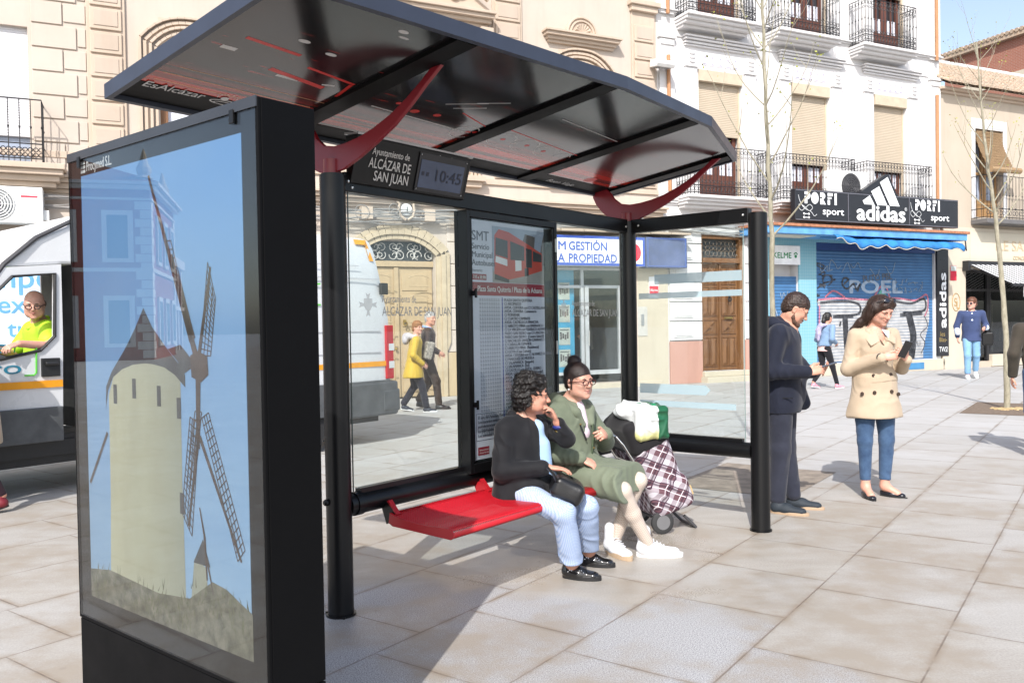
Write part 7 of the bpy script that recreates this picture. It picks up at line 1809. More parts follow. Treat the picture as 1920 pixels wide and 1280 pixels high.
    Bg = SDF(.006); Bg.rbox((0, 0, .0), (.062, .135, .030), .028, .03, rotm(0, 28)); Bg.ell((.05, .0, -.035), (.06, .14, .06), .05); Bg.ell((.06, .07, -.05), (.05, .07, .06), .04); Bg.disp = folds(.009, 40, 77); bgm = Bg.mesh('bag_body', M('bag_leather', (.011, .011, .012), .35, bmp=.15, bs=120), hb)
    fl_ = MB(); fl_.tube([(-.03, -.12, .045), (-.06, -.15, .06), (-.08, -.19, .11), (-.12, -.235, .16)], .009, 6); fl_.build('strap', M('bag_leather', (.011, .011, .012), .35), hb)
    MB().ring((-.035, -.128, .03), .018, .004, 0, 16, 5).build('ring', M('gold', (.65, .42, .12), .25, .9), hb)
    zz = MB(); zz.tube([(.04, -.12, .042), (.05, 0, .05), (.04, .12, .042)], .004, 5); zz.build('zip', M('zip_dark', (.05, .05, .055), .35, .6), hb)
woman_blazer()

# ---------------------------------------------------------------- seated woman in the green parka
def woman_parka():
    f = seat_fig('woman with a hair bun and glasses in a green parka smiling on the bench', 1.76, .27, .0055, SKIN2, .98)
    S = f.S
    f.head((.06, -.005, 1.145), -16, 2, 3, .98, neck=(-.025, 0, 1.005), brow=(.04, .025, .02), fat=1.06)
    S.cone((-.03, 0, .52), (-.01, 0, .92), .10, .10, .05, ((0, 1, 0), 1.3)); S.cone((-.02, -.12, .945), (-.02, .12, .945), .05, .05, .04)
    rs, re, rw = (-.02, -.165, .935), (.03, -.235, .68), (.18, -.165, .655)
    ls, le, lw = (-.02, .165, .935), (.10, .225, .715), (.22, .055, .795)
    for a, b, c in ((rs, re, rw), (ls, le, lw)): f.limb(a, b, c, (.042, .036, .025))
    f.hand(rw, (.75, .45, -.45), (.3, -.2, .9), 1, (30, 34, 36, 38), .92, 4, (.6, .5, -.1))
    f.hand(lw, (.35, -.90, .12), (.75, .25, .5), -1, (34, 55, 60, 62), .95, 3, (.75, .45, .05))
    legs = ((-1, -.085, (.43, -.08, .465), (.485, .12, .10)), (1, .085, (.44, .10, .50), (.275, .075, .10)))
    for s_, hy, kn, an in legs: S.chain([(0, hy, .52), kn, an], [.07, .045, .032], .03)
    f.finish()
    GR = cloth('parka_green', (.165, .19, .135), (.125, .148, .102), .75)
    G = f.garment()
    G.cone((-.01, 0, .49), (-.015, 0, .66), .150, .140, .05, ((0, 1, 0), 1.38)); G.cone((-.015, 0, .66), (-.01, 0, .88), .138, .132, .05, ((0, 1, 0), 1.38))
    G.cone((-.02, -.12, .945), (-.02, .12, .945), .080, .080, .05)
    G.cone((.03, -.075, .535), (.50, -.085, .50), .110, .098, .05); G.cone((.03, .075, .535), (.50, .095, .52), .110, .090, .05); G.cone((.15, 0, .55), (.50, 0, .52), .085, .075, .05); G.cone((.10, -.09, .50), (.50, -.10, .46), .075, .075, .05); G.rbox((.615, 0, .5), (.16, .5, .4), 0, .012, rotm(0, -14), 'sub')
    for a, b, c in ((rs, re, rw), (ls, le, lw)):
        c = np.array(c); b_ = np.array(b); G.chain([a, b, b_ + (c - b_) * .92], [.064, .060, .048], .025)
    G.ell((.14, 0, .985), (.085, .045, .13), .02, op='sub'); fa, fb_ = folds(.010, 26, 51, .8), folds(.004, 60, 52, .8); G.disp = lambda P_: fa(P_) + fb_(P_)
    pk = G.mesh('parka', GR, f.root)
    C = SDF(f.vox); C.chain([(.105, -.03, .86), (.075, -.075, .945), (-.02, -.10, 1.01), (-.10, -.06, 1.02), (-.125, 0, 1.01), (-.10, .06, 1.02), (-.02, .10, 1.01), (.08, .08, .95), (.115, .05, .86)], [.020, .032, .040, .046, .05, .046, .040, .032, .020], .03); C.ell((-.13, 0, .96), (.055, .11, .06), .04); C.disp = folds(.004, 42, 8); C.mesh('hood', GR, pk)
    B = SDF(f.vox); B.cone((.03, 0, .80), (.015, 0, .955), .095, .075, .03, ((0, 1, 0), .8)); B.disp = folds(.003, 50, 3); B.mesh('top', cloth('top_pink', (.74, .60, .68), (.68, .54, .62), .85), f.root)
    fl_ = MB(); fl_.tube([(.13, .045, .86), (.14, .03, .76), (.135, .02, .66), (.15, .015, .58)], .007, 6); fl_.build('placket', M('placket_green', (.06, .085, .045), .8), pk)
    m = MB(); m.tube([(.118, -.085, .865), (.132, -.06, .80), (.135, -.04, .76)], .006, 5); m.build('pocket_zip', M('zip_dark', (.05, .05, .055), .35, .6), pk)
    m = MB()
    for x, y_, z in ((.148, .03, .70), (.146, .035, .80), (.125, -.09, .87)): m.sph((x, y_, z), .008, 8, 6)
    m.build('snap', M('snap_brass', (.22, .16, .07), .4, .7), pk)
    ft, t, b = nodes('fishnet_stocking'); v = coords(t); s_ = N(t, 'SeparateXYZ'); t.links.new(v, s_.inputs[0])
    a1 = math_n(t, 'FRACT', math_n(t, 'MULTIPLY', math_n(t, 'ADD', s_.outputs[2], math_n(t, 'ADD', s_.outputs[1], s_.outputs[0])), 52.0)); a2 = math_n(t, 'FRACT', math_n(t, 'MULTIPLY', math_n(t, 'SUBTRACT', s_.outputs[2], math_n(t, 'ADD', s_.outputs[1], math_n(t, 'MULTIPLY', s_.outputs[0], -.4))), 52.0))
    net = math_n(t, 'MAXIMUM', math_n(t, 'GREATER_THAN', a1, .62), math_n(t, 'GREATER_THAN', a2, .62))
    t.links.new(mixc(t, net, (.48, .36, .29), (.62, .55, .48)), b.inputs['Base Color']); b.inputs['Roughness'].default_value = .75
    P_ = f.garment()
    for s_, hy, kn, an in legs: P_.chain([(.15, hy, .515), kn, np.array(kn) * .55 + np.array(an) * .45 + np.array((-.012, 0, 0)), an], [.074, .052, .052, .038], .022)
    P_.mesh('tights', ft, f.root)
    WS = M('sneaker_white', (.74, .75, .78), .5, bmp=.15, bs=70); WSO = M('sneaker_sole', (.72, .72, .72), .6); BSO = M('sneaker_sole_tan', (.45, .33, .22), .7)
    s1 = f.shoe((.425, .09, 0), (.665, .255, 0), WS, .030, .098, .047, solecol=WSO, hi=.045); s2 = f.shoe((.205, .08, 0), (.455, -.03, 0), WS, .030, .098, .047, solecol=BSO, hi=.045)
    for so, h_, t_ in ((s1, (.425, .09, 0), (.665, .255, 0)), (s2, (.205, .08, 0), (.455, -.03, 0))):
        h_, t_ = np.array(h_), np.array(t_); d = (t_ - h_) / np.linalg.norm(t_ - h_); lt = np.cross((0, 0, 1), d); lc = MB()
        for i in range(5):
            q = h_ + d * (.085 + .022 * i) + np.array((0, 0, .118 - .012 * i)); lc.tube([tuple(q - lt * .026), tuple(q + np.array((0, 0, .009))), tuple(q + lt * .026)], .0036, 5)
        lc.build('lace', M('lace_white', (.70, .71, .74), .8), so)
    def bun(S_, P, Hm, k):
        S_.ell(P(-.055, .01, .135), np.array((.048, .048, .046)) * k, .012); S_.ell(P(-.030, 0, .062), np.array((.082, .074, .064)) * k, .02, Hm)
        for y_ in (1, -1): S_.cone(P(.008, .076 * y_, .02), P(.012, .076 * y_, -.045), .008, .004, .01)
    hr = f.hair_cap(M('hair_dark_brown', (.022, .012, .010), .45, var=.5, vs=60, bmp=.4, bs=200), extra=bun, disp=folds(.0018, 190, 6, .3), front=.030, side=.081); strands(hr, 1100, .05, .0010, lambda p: (-.7, 0, .6), .16, 8, .003)
    g = MB(); P = f.P; k = .98
    for y_ in (1, -1):
        pts = [P(.108, (.032 + .024 * math.cos(a)) * y_, .001 + .0175 * math.sin(a) * (1.0 if math.sin(a) > 0 else .9)) for a in np.linspace(0, 2 * math.pi, 17)]
        g.tube(pts, .0030, 5, cap=False); g.tube([P(.104, .056 * y_, .008), P(.03, .080 * y_, .010), P(-.015, .085 * y_, -.002)], .0028, 5)
    g.tube([P(.108, .008, .004), P(.112, 0, .007), P(.108, -.008, .004)], .0028, 5); g.build('glasses', M('glasses_dark_red', (.06, .012, .014), .25), f.root)
    er = MB(); er.sph(tuple(P(-.006, -.087, -.045)), .007, 8, 6); er.sph(tuple(P(-.006, .087, -.045)), .007, 8, 6); er.build('earring', M('pearl', (.75, .73, .68), .2), f.root)
woman_parka()
# ---------------------------------------------------------------- passers-by, simpler but whole figures
def walker(label, loc, heading, size, spec, vox=.010):
    f = Fig(label, loc, heading, vox, spec.get('skin', SKIN), size); S = f.S
    lean = spec.get('lean', .03)
    f.head((.045 + lean, 0, 1.615), spec.get('yaw', 0), spec.get('pitch', 4), 0, 1.02, neck=(lean, 0, 1.46), brow=spec.get('brow', (.03, .02, .015)), lips=spec.get('lips', True))
    S.cone((0, 0, .98), (lean, 0, 1.36), .095, .105, .05, ((0, 1, 0), 1.3)); S.cone((lean, -.14, 1.40), (lean, .14, 1.40), .05, .05, .04)
    arms = spec['arms']
    for a, b, c in arms.values(): f.limb(a, b, c, (.045, .037, .027))
    for k, (a, b, c) in arms.items():
        s_ = 1 if k == 'l' else -1
        d = nrm(np.array(c) - np.array(b)); f.hand(c, d, (0, s_, .1), s_, (25, 25, 25, 25), 1.0, 2)
    legs = spec['legs']
    for k, (hp, kn, an) in legs.items(): S.chain([hp, kn, an], [.085, .055, .04], .03)
    f.finish()
    G = f.garment(); hem = spec.get('hem', .84); fl = spec.get('flare', 1.0)
    G.cone((0, 0, hem + .03), (lean * .5, 0, 1.10), .135 * fl, .128, .05, ((0, 1, 0), 1.33)); G.cone((lean * .5, 0, 1.10), (lean, 0, 1.33), .126, .130, .05, ((0, 1, 0), 1.36)); G.cone((lean, -.14, 1.39), (lean, .14, 1.39), .072, .072, .05)
    for a, b, c in arms.values():
        b_ = np.array(b); G.chain([a, b, b_ + (np.array(c) - b_) * spec.get('sleeve', .94)], [.068, .060, .048], .025)
    G.rbox((0, 0, hem - .12), (.6, .6, .12), 0, .01, None, 'sub'); G.disp = folds(.006, 26, int(hem * 100) + len(label), .6)
    f.top = G.mesh(spec.get('topname', 'jacket'), spec['top'], f.root)
    P_ = f.garment()
    for k, (hp, kn, an) in legs.items():
        kn, an = np.array(kn), np.array(an); P_.chain([(hp[0], hp[1], hp[2]), kn, kn + (an - kn) * spec.get('leglen', .96)], spec.get('legr', (.105, .075, .064)), .025)
    P_.disp = folds(.005, 34, 7 + len(label), 1.0); P_.mesh(spec.get('legname', 'trousers'), spec['legs_mat'], f.root)
    for k, (h_, t_) in spec['feet'].items(): f.shoe(h_, t_, spec['shoe'], .025, .08, .045, solecol=spec.get('sole'))
    return f
JEANS = cloth('jeans_mid', (.10, .20, .36), (.07, .15, .28), .85); DARKT = cloth('dark_navy_cloth', (.016, .016, .026), None, .9); WHITE_SH = M('trainer_white', (.72, .72, .72), .6)
def striding(step=.26, back=.10):
    """right leg forward, left leg back"""
    return ({'r': ((0, -.085, .92), (.16, -.09, .50), (step, -.09, .10)), 'l': ((0, .085, .92), (.03, .09, .50), (-step * .8, .09, .16))},
            {'r': ((step - .06, -.09, .0), (step + .21, -.10, .0)), 'l': ((-step * .8 - .05, .09, .05), (-step * .8 + .20, .095, .0))})
lg, ft_ = striding(.24)
y = walker('older woman in a yellow raincoat with grey hood walking past the beige door', (-1.76, 14.774, 0), R(8), .92, dict(
    skin=SKIN2, yaw=-52, pitch=2, lean=.06, arms={'r': ((.06, -.21, 1.38), (.0, -.28, 1.10), (.18, -.20, .93)), 'l': ((.06, .2, 1.38), (.05, .27, 1.1), (.2, .2, .95))}, legs=lg, feet=ft_, hem=.66, flare=1.5, sleeve=.98,
    topname='raincoat', top=cloth('raincoat_yellow', (.55, .37, .04), (.46, .30, .03), .6), legs_mat=DARKT, shoe=M('shoe_navy', (.02, .025, .04), .5), sole=WHITE_SH))
def mop(S_, P, Hm, k): S_.ell(P(-.02, 0, .06), np.array((.105, .09, .085)) * k, .02, Hm); S_.ell(P(-.06, 0, -.02), np.array((.06, .085, .07)) * k, .03, Hm)
y.hair_cap(HAIR_FAIR, extra=mop, front=.06, disp=curls(.003, 90))
C = SDF(.01); C.chain([(.13, -.06, 1.36), (.05, -.12, 1.43), (-.08, -.08, 1.46), (-.12, 0, 1.45), (-.08, .08, 1.46), (.05, .12, 1.43), (.13, .06, 1.36)], [.03, .045, .06, .07, .06, .045, .03], .03); C.ell((-.13, 0, 1.38), (.07, .13, .09), .04); C.disp = folds(.006, 40, 3); C.mesh('hood', cloth('hood_grey', (.48, .45, .46), (.38, .35, .37), .9), y.top)
lg2, ft2 = striding(.20)
om = walker('grey-haired man in brown cardigan and pale blue shirt walking behind the woman in yellow', (-1.56, 15.25, 0), R(5), 1.02, dict(
    yaw=-40, pitch=2, arms={'r': ((.03, -.21, 1.40), (-.03, -.27, 1.12), (.20, -.20, 1.02)), 'l': ((.03, .21, 1.40), (.02, .28, 1.12), (.22, .2, 1.0))}, legs=lg2, feet=ft2, hem=.90, brow=(.35, .33, .31),
    topname='cardigan', top=cloth('cardigan_brown', (.075, .05, .042), (.05, .034, .03)), legs_mat=cloth('trousers_brown', (.055, .038, .032), None), shoe=M('shoe_black', (.015, .015, .017), .4)))
om.hair_cap(HAIR_GREY, side=.08, disp=curls(.002, 120))
C = SDF(.01); C.chain([(.12, -.03, 1.36), (.07, -.07, 1.44), (-.02, -.075, 1.475), (-.06, 0, 1.48), (-.02, .075, 1.475), (.07, .07, 1.44), (.12, .03, 1.36)], [.018, .022, .02, .02, .02, .022, .018], .02); C.cone((.10, 0, 1.25), (.07, 0, 1.42), .05, .05, .02); C.mesh('shirt_collar', M('shirt_blue', (.30, .42, .70), .8), om.root)
bg_ = thing('clutch_bag', 'patterned grey clutch bag carried between the woman in yellow and the man', 'bag', (-1.50, 14.90, .96), R(20))
S_ = SDF(.01); S_.rbox((0, 0, .12), (.045, .09, .13), .03, .02, rotm(0, 15)); S_.mesh('bag_body', M('bag_pattern', (.30, .27, .23), .7, var=.8, vs=40), bg_)
lg3, ft3 = striding(.30)
d_ = walker('woman with a dark ponytail in a denim jacket and lilac scarf walking past the shutter', (6.86, 18.35, 0), R(24), .96, dict(
    yaw=8, lean=.08, lips=False, arms={'r': ((.07, -.20, 1.40), (-.02, -.26, 1.14), (.18, -.18, 1.05)), 'l': ((.07, .20, 1.40), (.04, .27, 1.12), (.24, .2, 1.0))}, legs=lg3, feet=ft3, hem=.98,
    topname='denim_jacket', top=cloth('denim_pale', (.20, .30, .44), (.15, .235, .36)), legs_mat=cloth('leggings_black', (.012, .012, .016), None), legr=(.095, .062, .048), shoe=M('trainer_pink', (.68, .27, .33), .6), sole=WHITE_SH))
def pony(S_, P, Hm, k): S_.ell(P(-.115, 0, .03), np.array((.05, .045, .06)) * k, .02, Hm); S_.chain([P(-.13, 0, .0), P(-.15, 0, -.08), P(-.13, 0, -.18)], [.045, .045, .02], .02)
d_.hair_cap(HAIR_BLACK, extra=pony, disp=curls(.003, 80))
C = SDF(.01); C.cone((0, 0, .86), (.02, 0, .99), .13, .125, .03, ((0, 1, 0), 1.3)); C.rbox((0, 0, .76), (.5, .5, .10), 0, .01, None, 'sub'); C.mesh('shirt_hem', M('shirt_pink', (.66, .44, .42), .85), d_.root)
C = SDF(.01); C.chain([(-.02, -.08, 1.46), (-.12, -.03, 1.44), (-.15, .03, 1.34), (-.17, .05, 1.18)], [.035, .05, .05, .03], .03); C.chain([(-.13, .0, 1.42), (-.17, -.02, 1.26), (-.18, -.01, 1.12)], [.045, .045, .03], .03); C.disp = folds(.008, 50, 4); C.mesh('scarf', cloth('scarf_lilac', (.42, .38, .52), (.26, .25, .40), vs=30), d_.root)
lg4, ft4 = striding(.14)
b_ = walker('woman in navy overshirt and sunglasses walking past the dark glazed shop', (11.42, 20.75, 0), R(-112), 1.15, dict(
    skin=SKIN2, yaw=-30, pitch=0, arms={'r': ((.03, -.20, 1.40), (.0, -.28, 1.13), (.06, -.27, .90)), 'l': ((.03, .20, 1.40), (-.03, .28, 1.14), (.13, .24, 1.10))}, legs=lg4, feet=ft4, hem=.80, flare=1.1,
    topname='overshirt', top=cloth('overshirt_navy', (.045, .065, .15), (.032, .048, .11)), legs_mat=cloth('jeans_pale', (.20, .36, .54), (.15, .29, .45)), legr=(.10, .07, .062), leglen=.88, shoe=WHITE_SH, sole=WHITE_SH))
b_.hair_cap(M('hair_chestnut', (.12, .045, .022), .5, var=.4, vs=40), extra=mop, disp=curls(.003, 90))
g = MB(); P = b_.P
for s_ in (1, -1): q = MB().sph((0, 0, 0), (.008, .028, .020), 12, 8); g.add((np.array(q.v) @ b_.hr.T + np.array(P(.102, .032 * s_, .0))).tolist(), q.f); g.tube([P(.095, .058 * s_, .006), P(0, .083 * s_, .004)], .004, 5)
g.build('sunglasses', M('sunglass_black', (.015, .018, .03), .12), b_.root)
C = SDF(.01)
for s_ in (1, -1): C.cone((.09 + .06 * (s_ < 0), s_ * .275, 1.09 if s_ > 0 else .99), (.05, s_ * .278, 1.10 if s_ > 0 else 1.05), .056, .056, .01)
C.chain([(.12, -.04, 1.36), (.06, -.075, 1.44), (-.05, 0, 1.47), (.06, .075, 1.44), (.12, .04, 1.36)], [.02, .024, .022, .024, .02], .02); C.cone((.12, 0, 1.26), (.10, 0, 1.38), .04, .05, .02); C.mesh('shirt', M('shirt_white_blue', (.55, .62, .76), .8), b_.root)
hb2 = thing('handbag', 'black handbag hanging from the forearm of the woman in navy', 'handbag', tuple(np.array((11.42, 20.75, 0)) + np.array((.34, -.10, .98))), R(-112))
S_ = SDF(.01); S_.rbox((0, 0, 0), (.05, .10, .13), .03, .02); S_.mesh('bag_body', BLK, hb2); MB().tube([(0, -.08, .14), (.0, -.06, .26), (0, .06, .26), (0, .08, .14)], .012, 6).build('handle', BLK, hb2)
lg5, ft5 = striding(.18)
r_ = walker('person in a dark olive jacket and blue jeans striding beside the tree bed', (5.70, 8.98, 0), R(70), .98, dict(
    yaw=0, lips=False, arms={'r': ((.03, -.21, 1.40), (.0, -.27, 1.13), (.12, -.25, .90)), 'l': ((.03, .21, 1.40), (-.03, .27, 1.13), (.06, .27, .88))}, legs=lg5, feet={'r': ((.10, -.09, 0), (.37, -.10, 0)), 'l': ((-.22, .10, .035), (.04, .12, .0))}, hem=.86,
    top=cloth('jacket_olive', (.055, .045, .035), (.035, .03, .022)), legs_mat=cloth('jeans_deep', (.04, .09, .22), (.03, .07, .16)), legname='jeans', shoe=M('shoe_black', (.015, .015, .017), .4), sole=WHITE_SH), .008)
r_.hair_cap(HAIR_BROWN, side=.08)
lg6, ft6 = striding(.16)
l_ = walker('person in beige trench coat and dark tights walking in front of the van door', tuple(shw(-.17, -4.40)), R(215), .93, dict(
    lips=False, yaw=0, arms={'r': ((.03, -.20, 1.40), (-.03, -.26, 1.13), (.08, -.24, .9)), 'l': ((.03, .20, 1.40), (-.03, .26, 1.13), (.08, .24, .9))}, legs=lg6, feet=ft6, hem=.62, flare=1.15,
    topname='trench_coat', top=cloth('trench_gabardine', (.49, .375, .26)), legs_mat=cloth('tights_plum', (.022, .008, .014), None), legname='tights', legr=(.08, .058, .042), shoe=M('shoe_wine', (.16, .012, .02), .4)))
l_.hair_cap(HAIR_BROWN, extra=mop)
# driver leaning out of the van window
dv = Fig('bald driver in bright yellow polo shirt and glasses leaning out of the van window', tuple(shw(.655, -5.30, .05)), AU + R(180), .008, SKIN2)
S = dv.S
dv.head((.13, .22, 1.72), 62, 12, 0, 1.10, neck=(.02, .05, 1.56), fat=1.15, brow=(.12, .09, .07))
S.cone((-.02, 0, 1.0), (.0, .03, 1.46), .13, .13, .05, ((0, 1, 0), 1.35)); S.cone((0, -.15, 1.50), (0, .19, 1.50), .055, .055, .04)
ls, le, lw = (.03, .23, 1.50), (.14, .54, 1.33), (.42, .61, 1.36); rs, re, rw = (0, -.2, 1.5), (.15, -.25, 1.25), (.36, -.12, 1.3)
for a, b, c in ((ls, le, lw), (rs, re, rw)): dv.limb(a, b, c, (.052, .043, .032))
dv.hand(lw, (.9, .25, -.25), (.2, .3, .9), -1, (35, 38, 40, 42), 1.1); dv.hand(rw, (.9, .2, .1), (0, -.3, .9), 1, (60, 60, 60, 60), 1.05)
dv.finish()
G = dv.garment(); G.cone((-.02, 0, 1.0), (.0, .03, 1.44), .155, .150, .05, ((0, 1, 0), 1.36)); G.cone((0, -.15, 1.49), (.01, .19, 1.49), .085, .085, .05)
for a, b in ((ls, le), (rs, re)): a, b = np.array(a), np.array(b); G.cone(a, a + (b - a) * .72, .078, .078, .03)
G.disp = folds(.006, 30, 15); pl_ = G.mesh('polo_shirt', M('hi_vis_yellow', (.46, .74, .03), .7), dv.root)
C = SDF(.008); C.chain([(.13, .07, 1.50), (.05, -.03, 1.58), (-.05, .05, 1.60), (.03, .13, 1.58), (.13, .09, 1.50)], [.018, .022, .022, .022, .018], .02); C.mesh('collar', MATS['hi_vis_yellow'], pl_)
g = MB(); P = dv.P
for s_ in (1, -1): g.tube([P(.110, (.033 + .024 * math.cos(a)) * s_, .0 + .016 * math.sin(a)) for a in np.linspace(0, 2 * math.pi, 15)], .0038, 5, cap=False); g.tube([P(.105, .057 * s_, .006), P(-.01, .088 * s_, .004)], .0038, 5)
g.build('glasses', M('glasses_black', (.015, .015, .017), .3), dv.root)
S_ = SDF(.008); S_.ell(P(-.05, 0, .0), np.array((.075, .088, .06)) * 1.1, .01, dv.hr); S_.ell(P(.05, 0, -.03), np.array((.08, .12, .12)), .02, dv.hr, 'sub'); S_.mesh('hair', M('hair_shaved', (.12, .085, .07), .8), dv.root)
# man inside the estate agency, seen through the door glass
A_ = np.array(A0); Fv = np.array((math.cos(AF), math.sin(AF), 0)); Fo = np.array((math.sin(AF), -math.cos(AF), 0))
ins = walker('grey-haired man in a dark jacket behind the glass door of the estate agency', tuple(A_ + Fv * 3.82 - Fo * .75 + np.array((0, 0, .12))), AF + R(150), .95, dict(
    yaw=0, lips=False, arms={'r': ((.03, -.2, 1.4), (0, -.26, 1.13), (.18, -.1, 1.15)), 'l': ((.03, .2, 1.4), (0, .26, 1.13), (.18, .1, 1.15))}, legs={'r': ((0, -.085, .92), (.02, -.09, .5), (0, -.09, .1)), 'l': ((0, .085, .92), (.02, .09, .5), (0, .09, .1))}, feet={'r': ((-.06, -.09, 0), (.2, -.1, 0)), 'l': ((-.06, .09, 0), (.2, .1, 0))}, hem=.82,
    top=cloth('jacket_khaki', (.10, .085, .06), None), legs_mat=DARKT, shoe=M('shoe_black', (.015, .015, .017), .4)), .012)
ins.hair_cap(HAIR_GREY, side=.08)

# ---------------------------------------------------------------- shopping trolley and bag
tro = thing('shopping_trolley', 'tartan shopping trolley with a black lid and silver handle beside the woman in the parka', 'shopping trolley', tuple(shw(2.56, .40)), AU - math.atan2(.58, .81))
# local x: from the handle side towards the stand, y: along the axle; the frame leans back
lean = R(-20)
LM = Matrix.Translation((0, 0, .13)) @ Matrix.Rotation(lean, 4, 'Y')
tm, t, b = nodes('tartan'); v = coords(t, rot=(0, 0, 0)); s_ = N(t, 'SeparateXYZ'); t.links.new(v, s_.inputs[0])
def stripe(src, per, ph, wd):
    fr = math_n(t, 'FRACT', math_n(t, 'ADD', math_n(t, 'DIVIDE', src, per), ph)); return math_n(t, 'LESS_THAN', math_n(t, 'ABSOLUTE', math_n(t, 'SUBTRACT', fr, .5)), wd)
A1 = math_n(t, 'ADD', math_n(t, 'MULTIPLY', math_n(t, 'ADD', s_.outputs[1], math_n(t, 'MULTIPLY', s_.outputs[0], .8)), .75), math_n(t, 'MULTIPLY', s_.outputs[2], .66)); A2 = math_n(t, 'SUBTRACT', math_n(t, 'MULTIPLY', math_n(t, 'ADD', s_.outputs[1], math_n(t, 'MULTIPLY', s_.outputs[0], .8)), .75), math_n(t, 'MULTIPLY', s_.outputs[2], .66))
col = (.12, .055, .07)
w1, w2 = stripe(A1, .115, 0, .17), stripe(A2, .115, 0, .17)
base = mixc(t, math_n(t, 'MULTIPLY', math_n(t, 'ADD', w1, w2), .40), col, (.66, .64, .70))
base = mixc(t, math_n(t, 'MULTIPLY', math_n(t, 'ADD', stripe(A1, .115, .33, .05), stripe(A2, .115, .33, .05)), .7), base, (.03, .015, .03)); base = mixc(t, math_n(t, 'MAXIMUM', stripe(A1, .115, .5, .025), stripe(A2, .115, .5, .025)), base, (.62, .58, .62))
base = mixc(t, math_n(t, 'MAXIMUM', stripe(A1, .115, .17, .03), stripe(A2, .115, .17, .03)), base, (.05, .02, .04))
t.links.new(base, b.inputs['Base Color']); b.inputs['Roughness'].default_value = .8
S_ = SDF(.007); S_.rbox((.10, .03, .30), (.10, .19, .27), .04, .02); S_.rbox((.12, .02, .10), (.11, .19, .07), .04, .05); S_.ell((.15, .03, .30), (.10, .20, .24), .05); S_.disp = folds(.010, 24, 61, .6); o = S_.mesh('bag', tm, tro); o.matrix_local = LM
S_ = SDF(.007); S_.rbox((.10, .02, .59), (.11, .18, .07), .05, .04); S_.ell((.07, .06, .66), (.11, .19, .11), .05); S_.rbox((.02, .02, .48), (.02, .17, .15), .02, .03); S_.disp = folds(.008, 26, 62, .6); o = S_.mesh('lid', cloth('lid_black', (.014, .013, .015), None, .8), tro); o.matrix_local = LM
CHR = M('chrome_tube', (.62, .60, .57), .18, .95)
m = MB(); m.tube([(-.03, -.15, .16), (-.045, -.155, .40), (-.085, -.155, .58), (-.105, -.13, .645), (-.11, -.09, .66), (-.11, .13, .66), (-.105, .17, .645), (-.085, .195, .58), (-.045, .195, .40), (-.03, .19, .16)], .0115, 10); m.tube([(-.05, -.155, .42), (-.05, .195, .42)], .008, 8); o = m.build('handle', CHR, tro, smooth=True); o.matrix_local = LM
m = MB(); m.tube([(-.03, -.13, .0), (-.03, -.13, .30)], .012, 8); m.tube([(-.03, .13, .0), (-.03, .13, .30)], .012, 8); m.tube([(-.03, -.13, .03), (.24, -.13, .02)], .011, 8); m.tube([(-.03, .13, .03), (.24, .13, .02)], .011, 8); m.tube([(.24, -.13, .02), (.24, .13, .02)], .011, 8); o = m.build('frame', M('frame_charcoal', (.06, .06, .065), .45), tro, smooth=True); o.matrix_local = LM
m = MB(); m.box(.02, .29, -.15, .15, .030, .042); m.box(.278, .30, -.15, .15, .03, .10); o = m.build('base_board', M('board_edge', (.55, .40, .20), .6), tro, .004); o.matrix_local = LM
m = MB(); m.tube([(.21, -.11, .10), (.30, -.115, .012), (.30, .115, .012), (.21, .11, .10)], .011, 8); m.build('stand', MATS['frame_charcoal'], tro, smooth=True)
MB().tube([(.0, -.19, .085), (0, .19, .085)], .010, 8).build('axle', MATS['frame_charcoal'], tro)
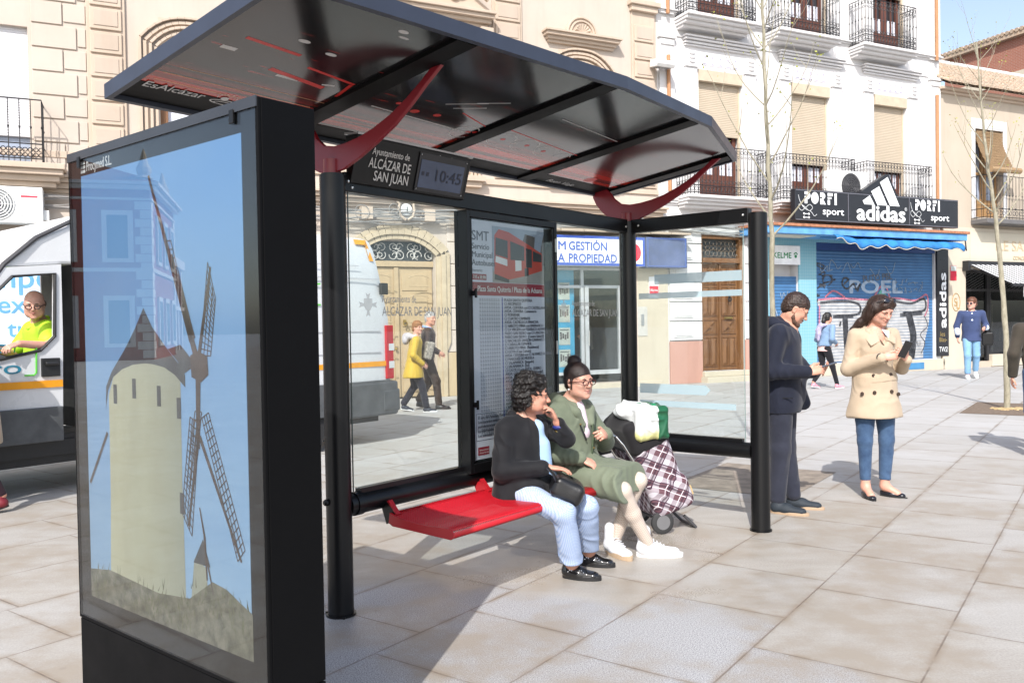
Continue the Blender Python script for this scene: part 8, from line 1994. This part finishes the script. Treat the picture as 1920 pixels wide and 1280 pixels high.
for y_ in (-.205, .17):
    wmesh = MB().lathe([(.03, 0), (.072, .0), (.084, .006), (.084, .029), (.072, .035), (.03, .035)], n=24).xf(T(0, y_ + .035, .085) @ Matrix.Rotation(R(90), 4, 'X'))
    wl_ = wmesh.build('wheel', M('trolley_tyre', (.035, .035, .036), .75), tro, smooth=True)
    h_ = MB().lathe([(.012, -.002), (.05, -.002), (.052, .037), (.012, .037)], n=18).xf(T(0, y_ + .035, .085) @ Matrix.Rotation(R(90), 4, 'X')); h_.build('hub', M('hub_grey', (.16, .16, .165), .6), wl_)
m = MB()
for y_ in (-.155, .155): m.tube([(0, y_, .085), (.03, y_, .20), (-.01, y_ * .9, .30)], .011, 8)
m.build('wheel_fork', MATS['frame_charcoal'], tro, smooth=True)
sb = thing('shopping_bag', 'white and green plastic shopping bag slumped on top of the tartan trolley', 'shopping bag', tuple(shw(2.40, .36, .745)), AU - math.atan2(.58, .81))
S_ = SDF(.006); S_.rbox((.075, -.02, .055), (.08, .125, .08), .05, .04); S_.ell((-.03, .03, .115), (.10, .13, .05), .04); S_.ell((.09, -.05, .02), (.09, .10, .10), .04); fa, fb_ = folds(.020, 30, 71, 1.0), folds(.007, 64, 75, 1.0); S_.disp = lambda P_: fa(P_) + fb_(P_)
pm, t, b = nodes('bag_plastic'); v = coords(t); s_ = N(t, 'SeparateXYZ'); t.links.new(v, s_.inputs[0])
grn = math_n(t, 'MULTIPLY', math_n(t, 'GREATER_THAN', math_n(t, 'ADD', s_.outputs[0], math_n(t, 'MULTIPLY', noise(t, v, 9, 2), .04)), .125), 1.0); yel = ramp(t, math_n(t, 'SUBTRACT', math_n(t, 'MULTIPLY', noise(t, v, 14, 3), .12), s_.outputs[2]), .04, .09)
t.links.new(mixc(t, grn, mixc(t, math_n(t, 'MULTIPLY', yel, .8), (.70, .72, .72), (.62, .60, .16)), (.012, .10, .045)), b.inputs['Base Color']); b.inputs['Roughness'].default_value = .32
S_.mesh('bag_body', pm, sb)
GRN = M('handle_green', (.015, .23, .10), .5)
for x, y0_, y1_ in ((.04, -.06, .08), (.11, -.14, -.02)):
    m = MB(); P0 = [np.array((x, y0_ + (y1_ - y0_) * k / 8, .13 + .05 * math.sin(math.pi * k / 8))) for k in range(9)]
    for p, q in zip(P0[:-1], P0[1:]): m.quad(p + (-.016, 0, 0), q + (-.016, 0, 0), q + (.016, 0, 0), p + (.016, 0, 0))
    o = m.build('handle', GRN, sb); o.modifiers.new('solid', 'SOLIDIFY').thickness = .004
